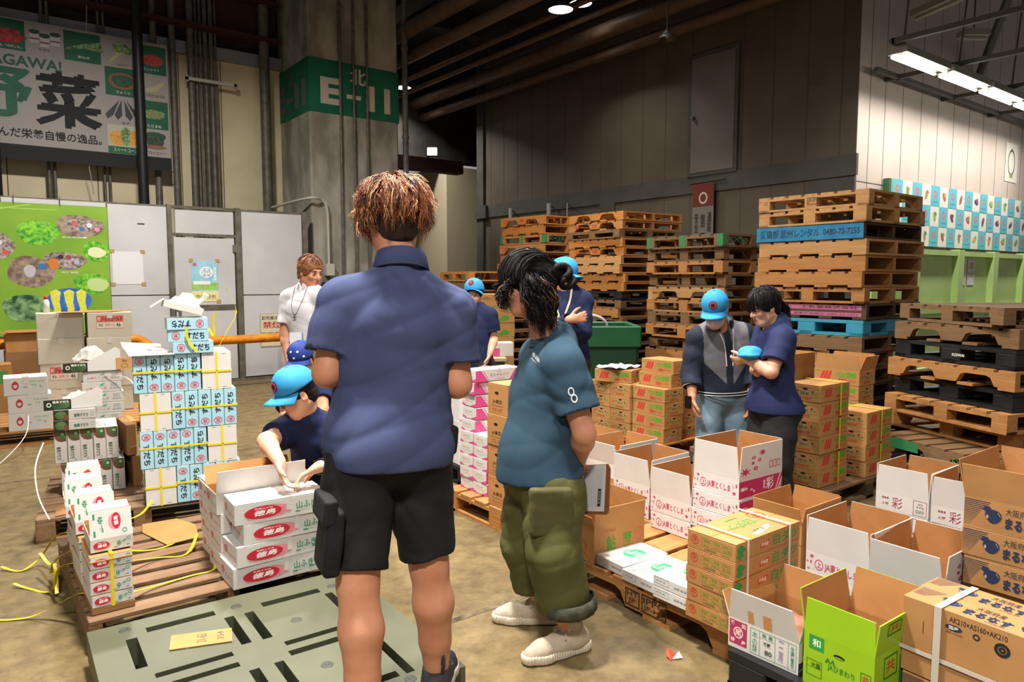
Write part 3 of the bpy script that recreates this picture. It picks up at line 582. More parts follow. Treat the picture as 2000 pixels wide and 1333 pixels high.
class Proto:
    """first placement uses the built thing itself, later ones copies of it and of its parts"""
    def __init__(s, o): s.o = o; s.used = False
    def __call__(s, loc, rz, label, group=None, cat=None):
        if s.used: o = dup(s.o, loc, rz, label, group)
        else:
            o = s.o; s.used = True; o.location = loc; o.rotation_euler = (0, 0, rz); o['label'] = label
            if group: o['group'] = group
        return o
def sheet_card(name, pts, mat, label, items=(), th=.004, cat='cardboard'):
    """a thin loose sheet given by its outline corners (counter-clockwise), top prints in the frame of its first three corners"""
    m = MB(); m.slab(pts, (0, 0, th), mat)
    if items: p = [Vector(q)+Vector((0, 0, th)) for q in pts]; prints(m, p[0], p[1]-p[0], p[-1]-p[0], items)
    return m.build(name, label=label, cat=cat)
# ================================================================ goods on the left
rj = random.Random(11); J = lambda s: rj.uniform(-s, s)
# --- pallets on the left
p = pallet('stringer', wood('wood_worn', '83654a', '6b523a'), WD[2], 1.16, 1.16, nb=8, gap=.055); p.location = (.93, 3.90, 0); tag(p, 'weathered wooden pallet under the yuzu and butterbur boxes', 'pallet')
p = pallet('block', M('wood_worn', ''), WD[2], 1.12, 1.12, nb=7); p.location = (.92, 5.42, 0); p.rotation_euler.z = R(-9); tag(p, 'wooden pallet under the light blue citrus boxes', 'pallet')
p = pallet('block', WD[1], WD[1], 1.5, 1.2, nb=8); p.location = (.80, 8.55, 0); p.rotation_euler.z = R(-4); tag(p, 'wooden pallet under the big white apple boxes', 'pallet')
# --- green plastic deck with slots
def slotted_deck():
    S = [(.51, .77, 3.07, 3.115), (.955, 1.21, 3.03, 3.075), (.43, .47, 2.79, 3.05), (.79, .828, 2.75, 3.02), (.87, .908, 2.745, 3.015), (.93, 1.19, 2.645, 2.68), (.92, 1.19, 2.56, 2.60), (.48, .745, 2.685, 2.72), (.52, .745, 2.595, 2.63), (.76, .797, 2.28, 2.545), (.85, .885, 2.28, 2.545), (1.215, 1.25, 2.74, 3.0), (1.215, 1.25, 2.2, 2.47), (.42, .46, 2.27, 2.53), (.5, .76, 2.2, 2.24), (.95, 1.19, 2.2, 2.24)]
    ox, oy = .862, 2.665; x0, x1, y0, y1 = -.55, .55, -.545, .545
    S = [(a-ox, b-ox, c-oy, d-oy) for a, b, c, d in S]
    xs = sorted(set([x0, x1]+[v for s in S for v in s[:2]])); ys = sorted(set([y0, y1]+[v for s in S for v in s[2:]]))
    hole = lambda x, y: any(a < x < b and c < y < d for a, b, c, d in S) or not (x0 < x < x1 and y0 < y < y1)
    m = MB(); zt, zb = .144, .03
    for i in range(len(xs)-1):
        for j in range(len(ys)-1):
            xa, xb, ya, yb = xs[i], xs[i+1], ys[j], ys[j+1]; cx, cy = (xa+xb)/2, (ya+yb)/2
            if hole(cx, cy): continue
            m.poly([(xa, ya, zt), (xb, ya, zt), (xb, yb, zt), (xa, yb, zt)], PLP); m.poly([(xa, yb, zb), (xb, yb, zb), (xb, ya, zb), (xa, ya, zb)], PLP)
            if hole(xa-1e-4, cy): m.poly([(xa, yb, zb), (xa, ya, zb), (xa, ya, zt), (xa, yb, zt)], PLP)
            if hole(xb+1e-4, cy): m.poly([(xb, ya, zb), (xb, yb, zb), (xb, yb, zt), (xb, ya, zt)], PLP)
            if hole(cx, ya-1e-4): m.poly([(xa, ya, zb), (xb, ya, zb), (xb, ya, zt), (xa, ya, zt)], PLP)
            if hole(cx, yb+1e-4): m.poly([(xb, yb, zb), (xa, yb, zb), (xa, yb, zt), (xb, yb, zt)], PLP)
    o = m.build('plastic_pallet', loc=(ox, oy, 0), rz=R(-2), label='green plastic pallet with black slots, under the feet of the man in shorts', cat='pallet')
    b = MB(); b.box((x0+.02, y0+.02, 0), (x1-.02, y1-.02, .028), PLK); b.build('underside', o)
    for x, y in ((.44, 3.14), (.86, 3.10), (1.275, 3.06), (1.03, 2.83), (1.005, 2.42), (1.21, 2.16), (.62, 2.86), (.44, 2.2)):
        g = MB(); g.lathe([(.0, .1455), (.008, .1455), (.009, .147), (.014, .147), (.016, .1455), (.02, .1475), (.023, .144)], M('grommet', '3a3d34', .6), (x-ox, y-oy, 0), 20); g.build('grommet', o)
slotted_deck()
# --- light blue sudachi boxes
SB = M('board_skyblue', 'a0cbd9', .4, '98c4d4', scale=4, spec=.45); STA = ink('3a3a3c'); RDI = 'c23a44'
def sud_front(flip):
    a = [('O', RDI, .14, .755, .82, .945, .06), ('T', RDI, '志', .30, .79, .68, .91, 180 if flip else 0, .03), ('T', '1c1c24', 'すだち', .24, .10, .74, .66, 90 if flip else -90, .03)]
    if flip: a = [('O', RDI, .14, .055, .82, .245, .06), ('T', RDI, '志', .30, .09, .68, .21, 180, .03), ('T', '1c1c24', 'すだち', .26, .34, .76, .90, 90, .03)]
    return a
wf = [('R', WB, 0, 0, 1, 1)]+[('R', STA, u, v, u+.13, v+.012) for u in (.16, .68) for v in (.04, .95)]
tp = [('R', WB, 0, 0, 1, 1), ('R', '4f9a58', 0, 0, .06, 1), ('R', '4f9a58', .94, 0, 1, 1)]
bw_, bd_, bh_ = .0735, .172, .234
sudA = Proto(carton('citrus_box', bw_, bd_, bh_, SB, {'front': sud_front(0), 'side': wf, 'right': wf, 'top': tp, 'back': sud_front(1)}))
sudB = Proto(carton('citrus_box', bw_, bd_, bh_, SB, {'front': sud_front(1), 'side': wf, 'right': wf, 'top': tp, 'back': sud_front(0)}))
ang = R(-9); ca, sa = math.cos(ang), math.sin(ang); BO = (.848, 4.83)
for o in (sudA.o, sudB.o): tag(o, 'x', 'box')
def bl_at(x, y): return (BO[0]+x*ca-y*sa, BO[1]+x*sa+y*ca)
rowdef = [('bottom', .144, 'W', (0, 1, 1, 1, 1), .0), ('second', .380, 'B', (0, 0, 0, 0, 1), -.02), ('third', .616, 'W', (0, 1, 1, 1, 1), -.012), ('top', .852, 'B', (0, 1, 1, 1, 1), -.04)]
GR = 'light blue citrus boxes in strapped bundles'
for rn, z, order, flips, dx in rowdef:
    x = dx
    for part in order+('B' if order == 'W' else 'W'):
        if part == 'W':
            for k in range(5):
                c = bl_at(x+.087, .038+k*.0755); sudA((c[0], c[1], z), ang+PI/2, 'white large side citrus box, %s of the five behind each other in the %s row' % (NTH[k], rn) if k else 'white large side with yellow strap cross facing front in the %s row of citrus boxes' % rn, GR)
            c = bl_at(x+.087, .19)
            loop_strap('strap', (c[0], c[1], z+.115), .0875, .19, 'xy', .012, SY, 'level yellow strap round the white sided citrus bundle, %s row' % rn, rz=ang)
            loop_strap('strap', (c[0], c[1], z+.117), .19, .118, 'yz', .012, SY, 'upright yellow strap round the white sided citrus bundle, %s row' % rn, rz=ang)
            x += .178
        else:
            for k in range(5):
                c = bl_at(x+bw_/2+k*(bw_+.0025), .088+J(.004)); (sudB if flips[k] else sudA)((c[0], c[1], z), ang+R(J(.2)), 'light blue citrus box with brush lettering, %s from the left standing in the %s row' % (NTH[k], rn), GR)
            c = bl_at(x+.19, .088)
            loop_strap('strap', (c[0], c[1], z+.128), .191, .0885, 'xy', .012, SY, 'yellow strap round the five light blue citrus boxes, %s row' % rn, rz=ang)
            x += .385
# two more strapped blocks standing behind carry the boxes above
for rn, z, order, flips, dx in rowdef[:3]:
    for q in range(5 if order == 'W' else 0):
        pass
# lying blue boxes on top
lf = [('O', RDI, .10, .14, .30, .86, .018), ('T', RDI, '志', .145, .28, .255, .72, 0, .03), ('T', '1c1c24', 'すだち', .44, .2, .9, .8, 0, .03)]
lfr = [('O', RDI, .70, .14, .90, .86, .018), ('T', RDI, '志', .745, .28, .855, .72, 180, .03), ('T', '1c1c24', 'すだち', .12, .2, .58, .8, 180, .03)]
lyA = Proto(carton('citrus_box', .234, .172, .0735, SB, {'front': lf, 'top': wf, 'side': [('R', WB, 0, 0, 1, 1)]})); lyB = Proto(carton('citrus_box', .234, .172, .0735, SB, {'front': lfr, 'top': wf, 'side': [('R', WB, 0, 0, 1, 1)]}))
for o in (lyA.o, lyB.o): tag(o, 'x', 'box')
c = bl_at(.295, .075); zt = 1.087
lyA((c[0]+.005, c[1], zt), ang, 'light blue citrus box lying flat, lowest of the three on the strapped stack', GR)
lyA((c[0]-.018, c[1]+.006, zt+.0745), ang-R(2), 'light blue citrus box lying flat, middle of the three on the strapped stack', GR)
lyB((c[0]-.025, c[1]+.003, zt+.149), ang+R(1), 'light blue citrus box lying flat with upside down lettering, top of the three', GR)
strip('strap', [(c[0]-.05, c[1]-.105, zt+.17), (c[0]-.045, c[1]-.1, zt+.1), (c[0]-.02, c[1]-.1, zt+.05), (c[0]+.01, c[1]-.1, zt+.01)], .016, SY, 'cut yellow strap hanging down the three lying citrus boxes', side=(1, 0, 0))
strip('strap', [(c[0]+.10, c[1]-.02, zt+.15), (c[0]+.135, c[1]-.03, zt+.1), (c[0]+.125, c[1]-.05, zt+.2), (c[0]+.135, c[1]-.06, zt+.25)], .014, SY, 'short cut yellow strap standing up beside the lying citrus boxes', side=(1, 0, 0))
w4 = bl_at(.42, .05)
strip('strap', [(w4[0]+.02, w4[1], 1.09), (w4[0]+.09, w4[1]-.01, 1.22), (w4[0]+.15, w4[1]-.01, 1.34), (w4[0]+.11, w4[1], 1.46), (w4[0]+.09, w4[1], 1.5)], .012, SY, 'long cut yellow strap sticking up behind the citrus stack', n=3)
# open white lid on the left of the stack
def lid_open():
    c0 = bl_at(-.06, -.03); e = empty('open_citrus_box', (c0[0], c0[1], 1.087), ang); tag(e, 'open white box lid spread over the left of the citrus stack', 'box')
    m = MB(); P = [(0, 0, .0), (.25, 0, .0), (.20, .36, .006), (-.03, .36, .02)]; m.slab(P, (0, 0, .006), WB); prints(m, (0, 0, .0062), (.25, 0, 0), (-.03, .36, .014), [('R', '2a2a2c', .48, .62, .62, .67), ('T', '6a6a6c', 'すだち', .72, .66, .95, .74)]); m.build('lid', e)
    m = MB(); m.slab([(-.03, .36, .02), (.2, .36, .006), (.19, .375, .04), (-.04, .375, .06)], (0, -.004, 0), WB); m.build('lid_flap', e)
lid_open()
# tilted empty tray with plastic bag on the very top
def tray_top():
    e = empty('open_citrus_box', (c[0]-.045, c[1]+.02, zt+.228), ang); tag(e, 'white open box tipped on top of the citrus stack', 'box')
    Rm = Matrix.Rotation(R(16), 3, 'Y'); T = lambda p: Rm @ Vector(p)+Vector((0, 0, .035))
    m = MB(); w, d, h = .235, .17, .045
    for a, b in (((-w/2, -d/2, 0), (w/2, d/2, .004)), ((-w/2, -d/2, 0), (w/2, -d/2+.004, h)), ((-w/2, d/2-.004, 0), (w/2, d/2, h)), ((-w/2, -d/2, 0), (-w/2+.004, d/2, h)), ((w/2-.004, -d/2, 0), (w/2, d/2, h))):
        q = MB(); q.box(a, b, WB); m.add([T(v) for v in q.v], q.f, WB)
    m.build('tray', e)
    m = MB(); m.slab([T(v) for v in ((-w/2, -d/2, h), (-w/2, d/2, h), (-w/2-.06, d/2, h-.07), (-w/2-.06, -d/2, h-.07))], (0, 0, .004), WB); m.build('flap', e)
    g = MB(); n = 12; vs = []; rr = random.Random(5)
    for i in range(n+1):
        for j in range(n+1):
            u, v = i/n, j/n; vs.append(T((-.09+.2*u, -.06+.12*v, .03+.08*math.sin(PI*u)*math.sin(PI*v)+rr.uniform(-.018, .018))))
    g.add(vs, [(i*(n+1)+j, (i+1)*(n+1)+j, (i+1)*(n+1)+j+1, i*(n+1)+j+1) for i in range(n) for j in range(n)], M('clear_bag', 'eef0ec', .15, trans=.0, alpha=.4, spec=.8))
    g.tube([T((.06, 0, .06)), T((.1, .01, .1)), T((.115, .0, .14))], [.025, .012, .02], M('clear_bag', ''), 8)
    b = g.build('plastic_bag', label='crumpled clear plastic bag in the tipped box on the citrus stack', cat='bag'); b.location = (c[0]-.045, c[1]+.02, zt+.228); b.rotation_euler.z = ang
tray_top()
# --- grey-white sudachi boxes with a photo of the fruit
GW = M('board_greywhite', 'bdb9b2', .4, 'b4b0a9', scale=4, spec=.4); PHB = M('fruit_photo', '5b3a2c', .5, '7a4a38', scale=10); PHG = M('fruit_green', '2f4a2c', .4, '5d7a4a', scale=9); PHD = M('fruit_dark', '22281c', .5)
gf = [('P', PHB, [(.0, 1), (.08, .78), (.3, .69), (.6, .66), (.95, .68), (.95, 1)]), ('P', PHG, [(.25, 1), (.3, .84), (.45, .76), (.7, .73), (.95, .75), (.95, 1)]), ('E', 'a9b88a', .55, .86, .8, .93), ('T', '2f4a3a', '徳島すだち', .18, .12, .52, .52, -90, .02), ('O', '8a9a8a', .45, .06, .68, .12, .05), ('R', 'a5a19a', .97, 0, 1, 1)]
gA = Proto(carton('lime_box', .071, .172, .212, GW, {'front': gf, 'side': [('R', KB, 0, 0, 1, 1)]}, tape=None)); tag(gA.o, 'x', 'box')
GX = Vector((.44, 5.40, 0)); ga = R(-7)
def g_at(x, y): return (GX.x+x*math.cos(ga)-y*math.sin(ga), GX.y+x*math.sin(ga)+y*math.cos(ga))
GG = 'fruit photo boxes standing in strapped rows'
for rn, z, dx in (('bottom', .144, .02), ('upper', .362, -.01)):
    for k in range(5):
        q = g_at(dx+.036+k*.0725, .09); gA((q[0], q[1], z), ga+R(J(1)), 'white citrus box with fruit photo, %s from the left standing in the %s row' % (NTH[k], rn), GG)
    q = g_at(dx+.418, .2); carton('carton', .06, .36, .21, KD, label='brown carton edge strapped beside the %s row of fruit photo boxes' % rn).location = (q[0], q[1], z)
    bpy.data.objects[-1] if False else None
    q = g_at(dx+.18, .28); b = carton('lime_box', .36, .19, .212, GW, label='fruit photo box bundle standing behind the %s row' % rn); b.location = (q[0], q[1], z); b.rotation_euler.z = ga
ff = [('R', PHD, 0, 0, .36, 1), ('E', PHG, .04, .1, .32, .9), ('R', PHB, .24, 0, .36, .5), ('T', '2f5a46', '徳島すだち', .48, .25, .82, .6, 0, .03), ('O', '8a9a8a', .88, .3, .96, .7, .012)]
gL = Proto(carton('lime_box', .235, .17, .066, GW, {'front': ff})); tag(gL.o, 'x', 'box')
q = g_at(.11, .07); gL((q[0], q[1], .578), ga, 'fruit photo citrus box lying flat, lower of the pair on the upright row'); gL((q[0]+.005, q[1], .645), ga-R(2), 'fruit photo citrus box lying flat, upper of the pair on the upright row')
# a lid standing open on the lying pair
def lime_lid(c, z, label, w=.23, hh=.11, dark=True):
    e = empty('open_lime_box', (c[0], c[1], z), ga); tag(e, label, 'box')
    m = MB(); m.box((-w/2, -.08, 0), (w/2, .08, .004), WB); m.box((-w/2, .076, 0), (w/2, .08, .06), WB); m.box((w/2-.004, -.08, 0), (w/2, .08, .06), WB); m.build('tray', e)
    m = MB(); m.slab([(-w/2, -.08, 0), (w/2, -.08, 0), (w/2, -.08, hh), (w/2-.03, -.08, hh+.02), (-w/2, -.08, .045)], (0, .004, 0), WB, WB); m.build('front_panel', e)
    m = MB(); m.box((-w/2-.10, -.084, 0), (-w/2+.05, -.081, .066), PHD); prints(m, (-w/2-.10, -.084, 0), (.15, 0, 0), (0, 0, .066), [('E', PHG, .5, .1, .95, .9), ('E', PHG, .3, .05, .7, .7), ('O', 'c9ccc0', .1, .3, .28, .75, .04), ('T', 'e0e2d8', '徳島すだち', .32, .66, .92, .9, 0, .03)]); m.build('lid_edge', e)
q = g_at(.16, .09); lime_lid((q[0], q[1]), .712, 'open citrus box with slanted white lid on the fruit photo boxes, lower one')
# thin cooperative boxes stacked behind
jf = [('T', 'b55a6e', 'JA東とくしま', .1, .25, .62, .5, 0, .01), ('P', '3f9a78', [(.42, .62), (.5, .82), (.58, .86), (.52, .7), (.56, .62)]), ('R', '9a9a98', .72, .5, .9, .85), ('T', '8a8a88', '青果用', .7, .25, .92, .4)]
jB = Proto(carton('thin_box', .25, .18, .076, GW, {'front': jf})); tag(jB.o, 'x', 'box')
for k in range(5):
    jB((.80+J(.008), 6.02, .50+k*.077), R(-6+J(2)), 'thin white cooperative box behind the fruit photo boxes, %s of the five' % ORD[4-k], 'thin white boxes with pink lettering')
o = carton('carton', .4, .3, .352, KB, label='brown carton supporting the thin white cooperative boxes'); o.location = (.80, 6.08, .146)
lime_lid((.79, 6.0), .887, 'open citrus box with slanted white lid on the thin white boxes, upper one', .26, .15)
o = sheet_card('box_label', [(0, 0, 0), (.11, 0, 0), (.11, .0, .085), (0, 0, .085)], M('label_orange', 'b98452', .6), 'small orange fruit label standing on the thin white boxes', (), .004, 'label'); 
o.data.transform(Matrix.Identity(4)); o.location = (.88, 5.9, .892)
m = MB(); m.box((0, 0, 0), (.11, .006, .085), M('label_orange', '')); prints(m, (0, 0, 0), (.11, 0, 0), (0, 0, .085), [('T', '5a4632', '特A', .35, .6, .65, .85, 0, .03), ('O', '5a7a4a', .25, .12, .7, .5, .05)])
me_old = o.data; n_ = m.build('tmp'); o.data = n_.data; bpy.data.objects.remove(n_)
# plastic bags on these
def bag(c, s, label):
    g = MB(); n = 10; rr = random.Random(int(c[0]*100)); vs = []
    for i in range(n+1):
        for j in range(n+1):
            u, v = i/n, j/n; vs.append((s[0]*(u-.5), s[1]*(v-.5), s[2]*math.sin(PI*u)*math.sin(PI*v)+rr.uniform(0, .03)))
    g.add(vs, [(i*(n+1)+j, (i+1)*(n+1)+j, (i+1)*(n+1)+j+1, i*(n+1)+j+1) for i in range(n) for j in range(n)], M('clear_bag', ''))
    g.build('plastic_bag', loc=c, label=label, cat='bag')
bag((.74, 6.05, .95), (.22, .16, .1), 'crumpled clear plastic bag in the upper open citrus box'); bag((q[0]-.02, q[1]+.03, .725), (.2, .14, .07), 'crumpled clear plastic bag in the lower open citrus box')
# --- big white apple boxes
AW = M('board_cream', 'c4bfae', .65, 'b9b4a3', scale=3)
al = [('R', 'c4635f', .20, .62, .80, .88), ('T', 'e8d8cc', '津軽', .22, .68, .29, .82), ('T', '2c2420', 'ジョナゴールド', .30, .66, .78, .84, 0, .03), ('R', 'cfc8b8', .20, .36, .80, .62), ('B', 'a85a54', .20, .36, .80, .62, .006), ('T', '6a5a50', '等級', .24, .43, .34, .56), ('T', 'c4635f', '特秀 C4', .40, .43, .58, .56), ('T', '2c2420', '46', .64, .41, .74, .58), ('R', 'a85a54', .385, .36, .39, .62), ('R', 'a85a54', .595, .36, .60, .62)]
apP = Proto(carton('apple_box', .415, .36, .262, AW, {'front': []}, tape='y')); apL = Proto(carton('apple_box', .415, .36, .262, AW, {'front': al}, tape='y'))
for o in (apP.o, apL.o): tag(o, 'x', 'box')
for cidx, (x, y, cn) in enumerate(((.83, 8.95, 'left'), (1.255, 8.85, 'right'))):
    for k in range(4):
        lab = 'big cream apple box, %s, %s column%s' % (ORD[3-k], cn, ', with a red label' if (k, cidx) in ((3, 1), (1, 0)) else '')
        (apL if (k, cidx) in ((3, 1), (1, 0)) else apP)((x+J(.012), y+J(.01), .146+k*.263), R(-4+J(1)), lab, 'big cream apple boxes')
sheet_card('cardboard', [(.75, 8.7, 1.202), (1.2, 8.68, 1.202), (1.52, 8.95, 1.21), (1.1, 9.1, 1.205)], KB, 'torn brown cardboard lying on the apple boxes')
sheet_card('cardboard', [(.95, 8.72, .688), (1.35, 8.6, .69), (1.38, 8.66, .70), (1.0, 8.78, .69)], KB, 'brown cardboard edge poking out between the apple boxes')
# --- three small white boxes with a red emblem
lb = [('O', 'b8323c', .18, .3, .34, .78, .035), ('P', 'b8323c', [(.2, .6), (.26, .84), (.32, .6)]), ('T', '8fb89a', '有機栽培の野菜', .44, .68, .92, .80), ('T', '8fb89a', '産直', .62, .48, .74, .60), ('T', '6a6a6a', 'L', .82, .40, .88, .52), ('T', '9a9a9a', '等級', .44, .40, .54, .5)]
eb = Proto(carton('vegetable_box', .34, .30, .166, WB, {'front': lb}, tape='y')); tag(eb.o, 'x', 'box')
for k in range(3): eb((.48+J(.01)-.012*k, 8.13, .146+k*.167), R(-4+J(1.5)), 'small white box with red emblem, %s of the three at the left' % ORD[2-k], 'small white boxes with a red emblem')
# --- brown cartons at the left edge
for i, (x, y, z, w, d, h, mat, lab) in enumerate(((.58, 10.05, 0, .42, .4, .72, KD, 'tall brown carton behind the small white boxes, slightly open'), (.2, 9.7, 0, .42, .36, .62, KB, 'kraft carton with a green strip at the left edge'))):
    o = carton('carton', w, d, h, mat, {'front': [('T', '7a3a30', 'しょう油', .3, .2, .9, .4, 0, .02)] if i == 0 else [('R', '4f8a4a', .1, .68, .9, .9), ('T', 'c9b070', '九州産', .3, .4, .7, .52)]}, flaps=('x', mat), label=lab); o.location = (x, y, z)
o = open_carton('carton', .40, .36, .2, KB, KI, (0.05, .05, .05, .05), (60, 60, 60, 60), label='brown carton with splayed flaps on top of the tall one'); o.location = (.58, 10.05, .724)
m = MB(); m.lathe([(0, 0), (.03, 0), (.03, .1), (.02, .13), (.012, .14), (0, .14)], M('bottle_white', 'd8d4cc', .3)); b = m.build('bottle', loc=(.72, 9.05, 1.202), label='small bottle with red cap on the apple boxes by the green poster', cat='bottle')
m = MB(); m.lathe([(0, .135), (.018, .135), (.018, .17), (0, .17)], M('cap_red', 'b8302a', .4)); m.build('cap', b)
# --- yuzu boxes on the near pallet
EL = M('ellipse_red', 'bf2338', .5); ELP = M('ellipse_pale', 'd98a94', .5)
def tk(u0, v0, u1, v1, rot=0):
    lx = lambda a: u0+(u1-u0)*a; ly = lambda a: v0+(v1-v0)*a
    o = []
    if rot == 0:
        for k in range(9): t = k/9; o.append(('R', ELP, lx(.02+.10*abs(t-.45)), ly(.02+t*.7), lx(.9+.05*t), ly(.05+t*.7)))
        o += [('E', EL, u0, v0, lx(.86), ly(.92)), ('T', 'f2eeea', '徳島', lx(.2), ly(.22), lx(.7), ly(.62), 0, .04, .1), ('T', 'f2eeea', '新鮮えがお', lx(.24), ly(.68), lx(.66), ly(.80), 0, .01)]
    else:
        o += [('E', ELP, lx(-.35), v0, lx(.9), ly(.95)), ('E', EL, u0, v0, u1, v1), ('T', 'f2eeea', '徳島', lx(.24), ly(.22), lx(.72), ly(.78), rot, .04)]
    return o
yf = tk(.06, .18, .50, .86)+[('T', '2f8a63', 'ゆず', .62, .24, .84, .7, 0, .03), ('R', '2f8a63', .54, .14, .62, .2), ('R', '2f8a63', .84, .2, .92, .26), ('O', '5a9a80', .85, .6, .95, .9, .02)]
ylid = tk(.52, .28, .74, .86, 90)+[('T', '2f8a63', 'ゆず', .18, .22, .32, .78, -90, .03), ('R', '2f8a63', .08, .1, .13, .3), ('R', '2f8a63', .08, .7, .13, .9), ('O', '5a9a80', .76, .12, .88, .28, .02)]
yw, yd, yh = .158, .27, .0535
yz = Proto(carton('yuzu_box', yw, yd, yh, WB, {'front': yf, 'top': [('R', KB, 0, 0, 1, 1)]})); tag(yz.o, 'x', 'box')
def yuzu_open(loc, rz, label):
    o = open_carton('yuzu_box', yw, yd*.9, yh, WB, KI, (0, .02, .02, .02), (0, 10, 10, 10), .005, {'front': yf}, t=.003, label=label, group='open yuzu boxes with raised lids'); o.location = loc; o.rotation_euler.z = rz
    f = MB(); y = -yd*.45; f.slab([(-yw/2, y, yh), (yw/2, y, yh), (yw/2, y+.02, yh+.118), (-yw/2, y+.02, yh+.118)], (0, .003, 0), WB, WB); prints(f, (-yw/2, y, yh), (yw, 0, 0), (0, .02, .118), ylid); l = f.build('lid', o)
    f = MB(); f.slab([(-yw/2+.006, y+.02, yh+.118), (yw/2-.006, y+.02, yh+.118), (yw/2-.01, y+.06, yh+.137), (-yw/2+.01, y+.06, yh+.137)], (0, 0, .003), WB); f.build('lid_flap', l)
    return o
ST = [(.45, 3.505, 4, 'nearest'), (.445, 3.80, 4, 'second nearest'), (.455, 4.09, 4, 'third nearest'), (.50, 4.375, 4, 'farthest')]
for i, (x, y, n, nm) in enumerate(ST):
    o = carton('tray', yw+.006, yd+.004, .03, KD, label='brown cardboard tray under the %s yuzu stack' % nm, cat='tray'); o.location = (x, y, .146)
    for k in range(n): yz((x+J(.003), y+J(.004), .176+k*.0545), R(J(1.2)), 'flat yuzu box, %s of the closed ones, %s stack' % (ORD[n-1-k], nm), 'closed yuzu boxes on the left')
    loop_strap('strap', (x+.0, y, .285), yd/2, .112, 'yz', .014, SY, 'yellow strap round the %s yuzu stack' % nm) if i in (0, 3) else None
    sheet_card('cardboard', [(x-yw/2-.002, y-yd/2-.006, .372), (x+yw/2, y-yd/2-.006, .372), (x+yw/2, y+yd/2, .396), (x-yw/2-.002, y+yd/2, .396)], KB, 'brown cardboard cover on the closed boxes of the %s yuzu stack' % nm)
    yuzu_open((x+.008+(.004 if i == 0 else -.012*i), y+.02, .402), R(-3+J(2)), 'open yuzu box with its printed lid standing up, on the %s stack' % nm)
# --- butterbur boxes
yb = [('E', ELP, .12, .16, .60, .82)]+tk(.10, .18, .56, .86)+[('T', '2f8a63', '山ふき', .66, .36, .88, .74, 0, .03), ('R', '2f8a63', .645, .2, .70, .27), ('R', '2f8a63', .83, .28, .90, .35), ('T', '8a8a88', 'JA東とくしま', .71, .22, .82, .27)]
yb2 = yb+[('O', '3f9a78', .92, .60, .97, .86, .012)]
ys_ = [('O', 'cf6a72', .12, .38, .34, .78, .05), ('T', 'cf6a72', '徳', .18, .48, .28, .68), ('R', '5aa88a', .4, .42, .46, .5), ('T', 'd98a90', 'JA東とくしま', .5, .3, .95, .5)]
fW, fD, fH = .425, .205, .0965
fk = Proto(carton('butterbur_box', fW, fD, fH, WB, {'front': yb2, 'side': ys_}, flaps=('x', WB), tape='y', tx=.032, tw=.011)); tag(fk.o, 'x', 'box')
for cI, (y, nm) in enumerate(((3.365, 'front'), (3.58, 'middle'), (3.795, 'back'))):
    for k in range(4 if cI != 1 else 3):
        dx = (0, .015, .055, .02)[k] if cI == 0 else J(.006)+.012*cI
        fk((1.125+dx, y+(.0 if cI else -.004*k), .146+k*.0978), R((0, 1, -1.5, -3.5)[k] if cI == 0 else J(1)), 'white butterbur box with red oval, %s in the %s stack' % (ORD[(4 if cI != 1 else 3)-1-k], nm), 'white butterbur boxes')
o = open_carton('butterbur_box', fW, fD, fH, WB, KI, (.115, .10, .05, .05), (12, 35, 40, 40), .004, {'front': yb, 'side': ys_}, t=.004, label='open butterbur box with raised flaps in front of the crouching man'); o.location = (1.125, 3.575, .440); o.rotation_euler.z = R(-2)
# --- loose cardboard
sheet_card('cardboard', [(.735, 4.33, .148), (.80, 4.05, .148), (.965, 4.07, .148), (1.0, 4.28, .152), (.94, 4.46, .15), (.76, 4.47, .15)], M('card_pale', 'a87c48', .7, '9c7240', scale=6), 'torn piece of pale cardboard lying on the bare pallet boards')
sheet_card('cardboard', [(.56, 2.87, .146), (.77, 2.795, .146), (.80, 2.905, .146), (.592, 2.985, .146)], M('card_pale', ''), 'cut cardboard strip with handwriting on the green plastic pallet', [('T', '4a4038', '21-63', .42, .2, .58, .8, 90, .0), ('T', '4a4038', '354', .76, .25, .86, .8, 90, .0)])
sheet_card('cardboard', [(.62, 5.05, .147), (.74, 5.0, .147), (.78, 4.92, .16), (.68, 4.9, .147)], M('card_pale', ''), 'torn cardboard piece beside the blue citrus boxes on their pallet')
sheet_card('cardboard', [(.38, 4.95, .147), (.58, 4.98, .147), (.56, 5.1, .2), (.40, 5.12, .15)], KD, 'crumpled brown cardboard at the corner of the citrus pallet')
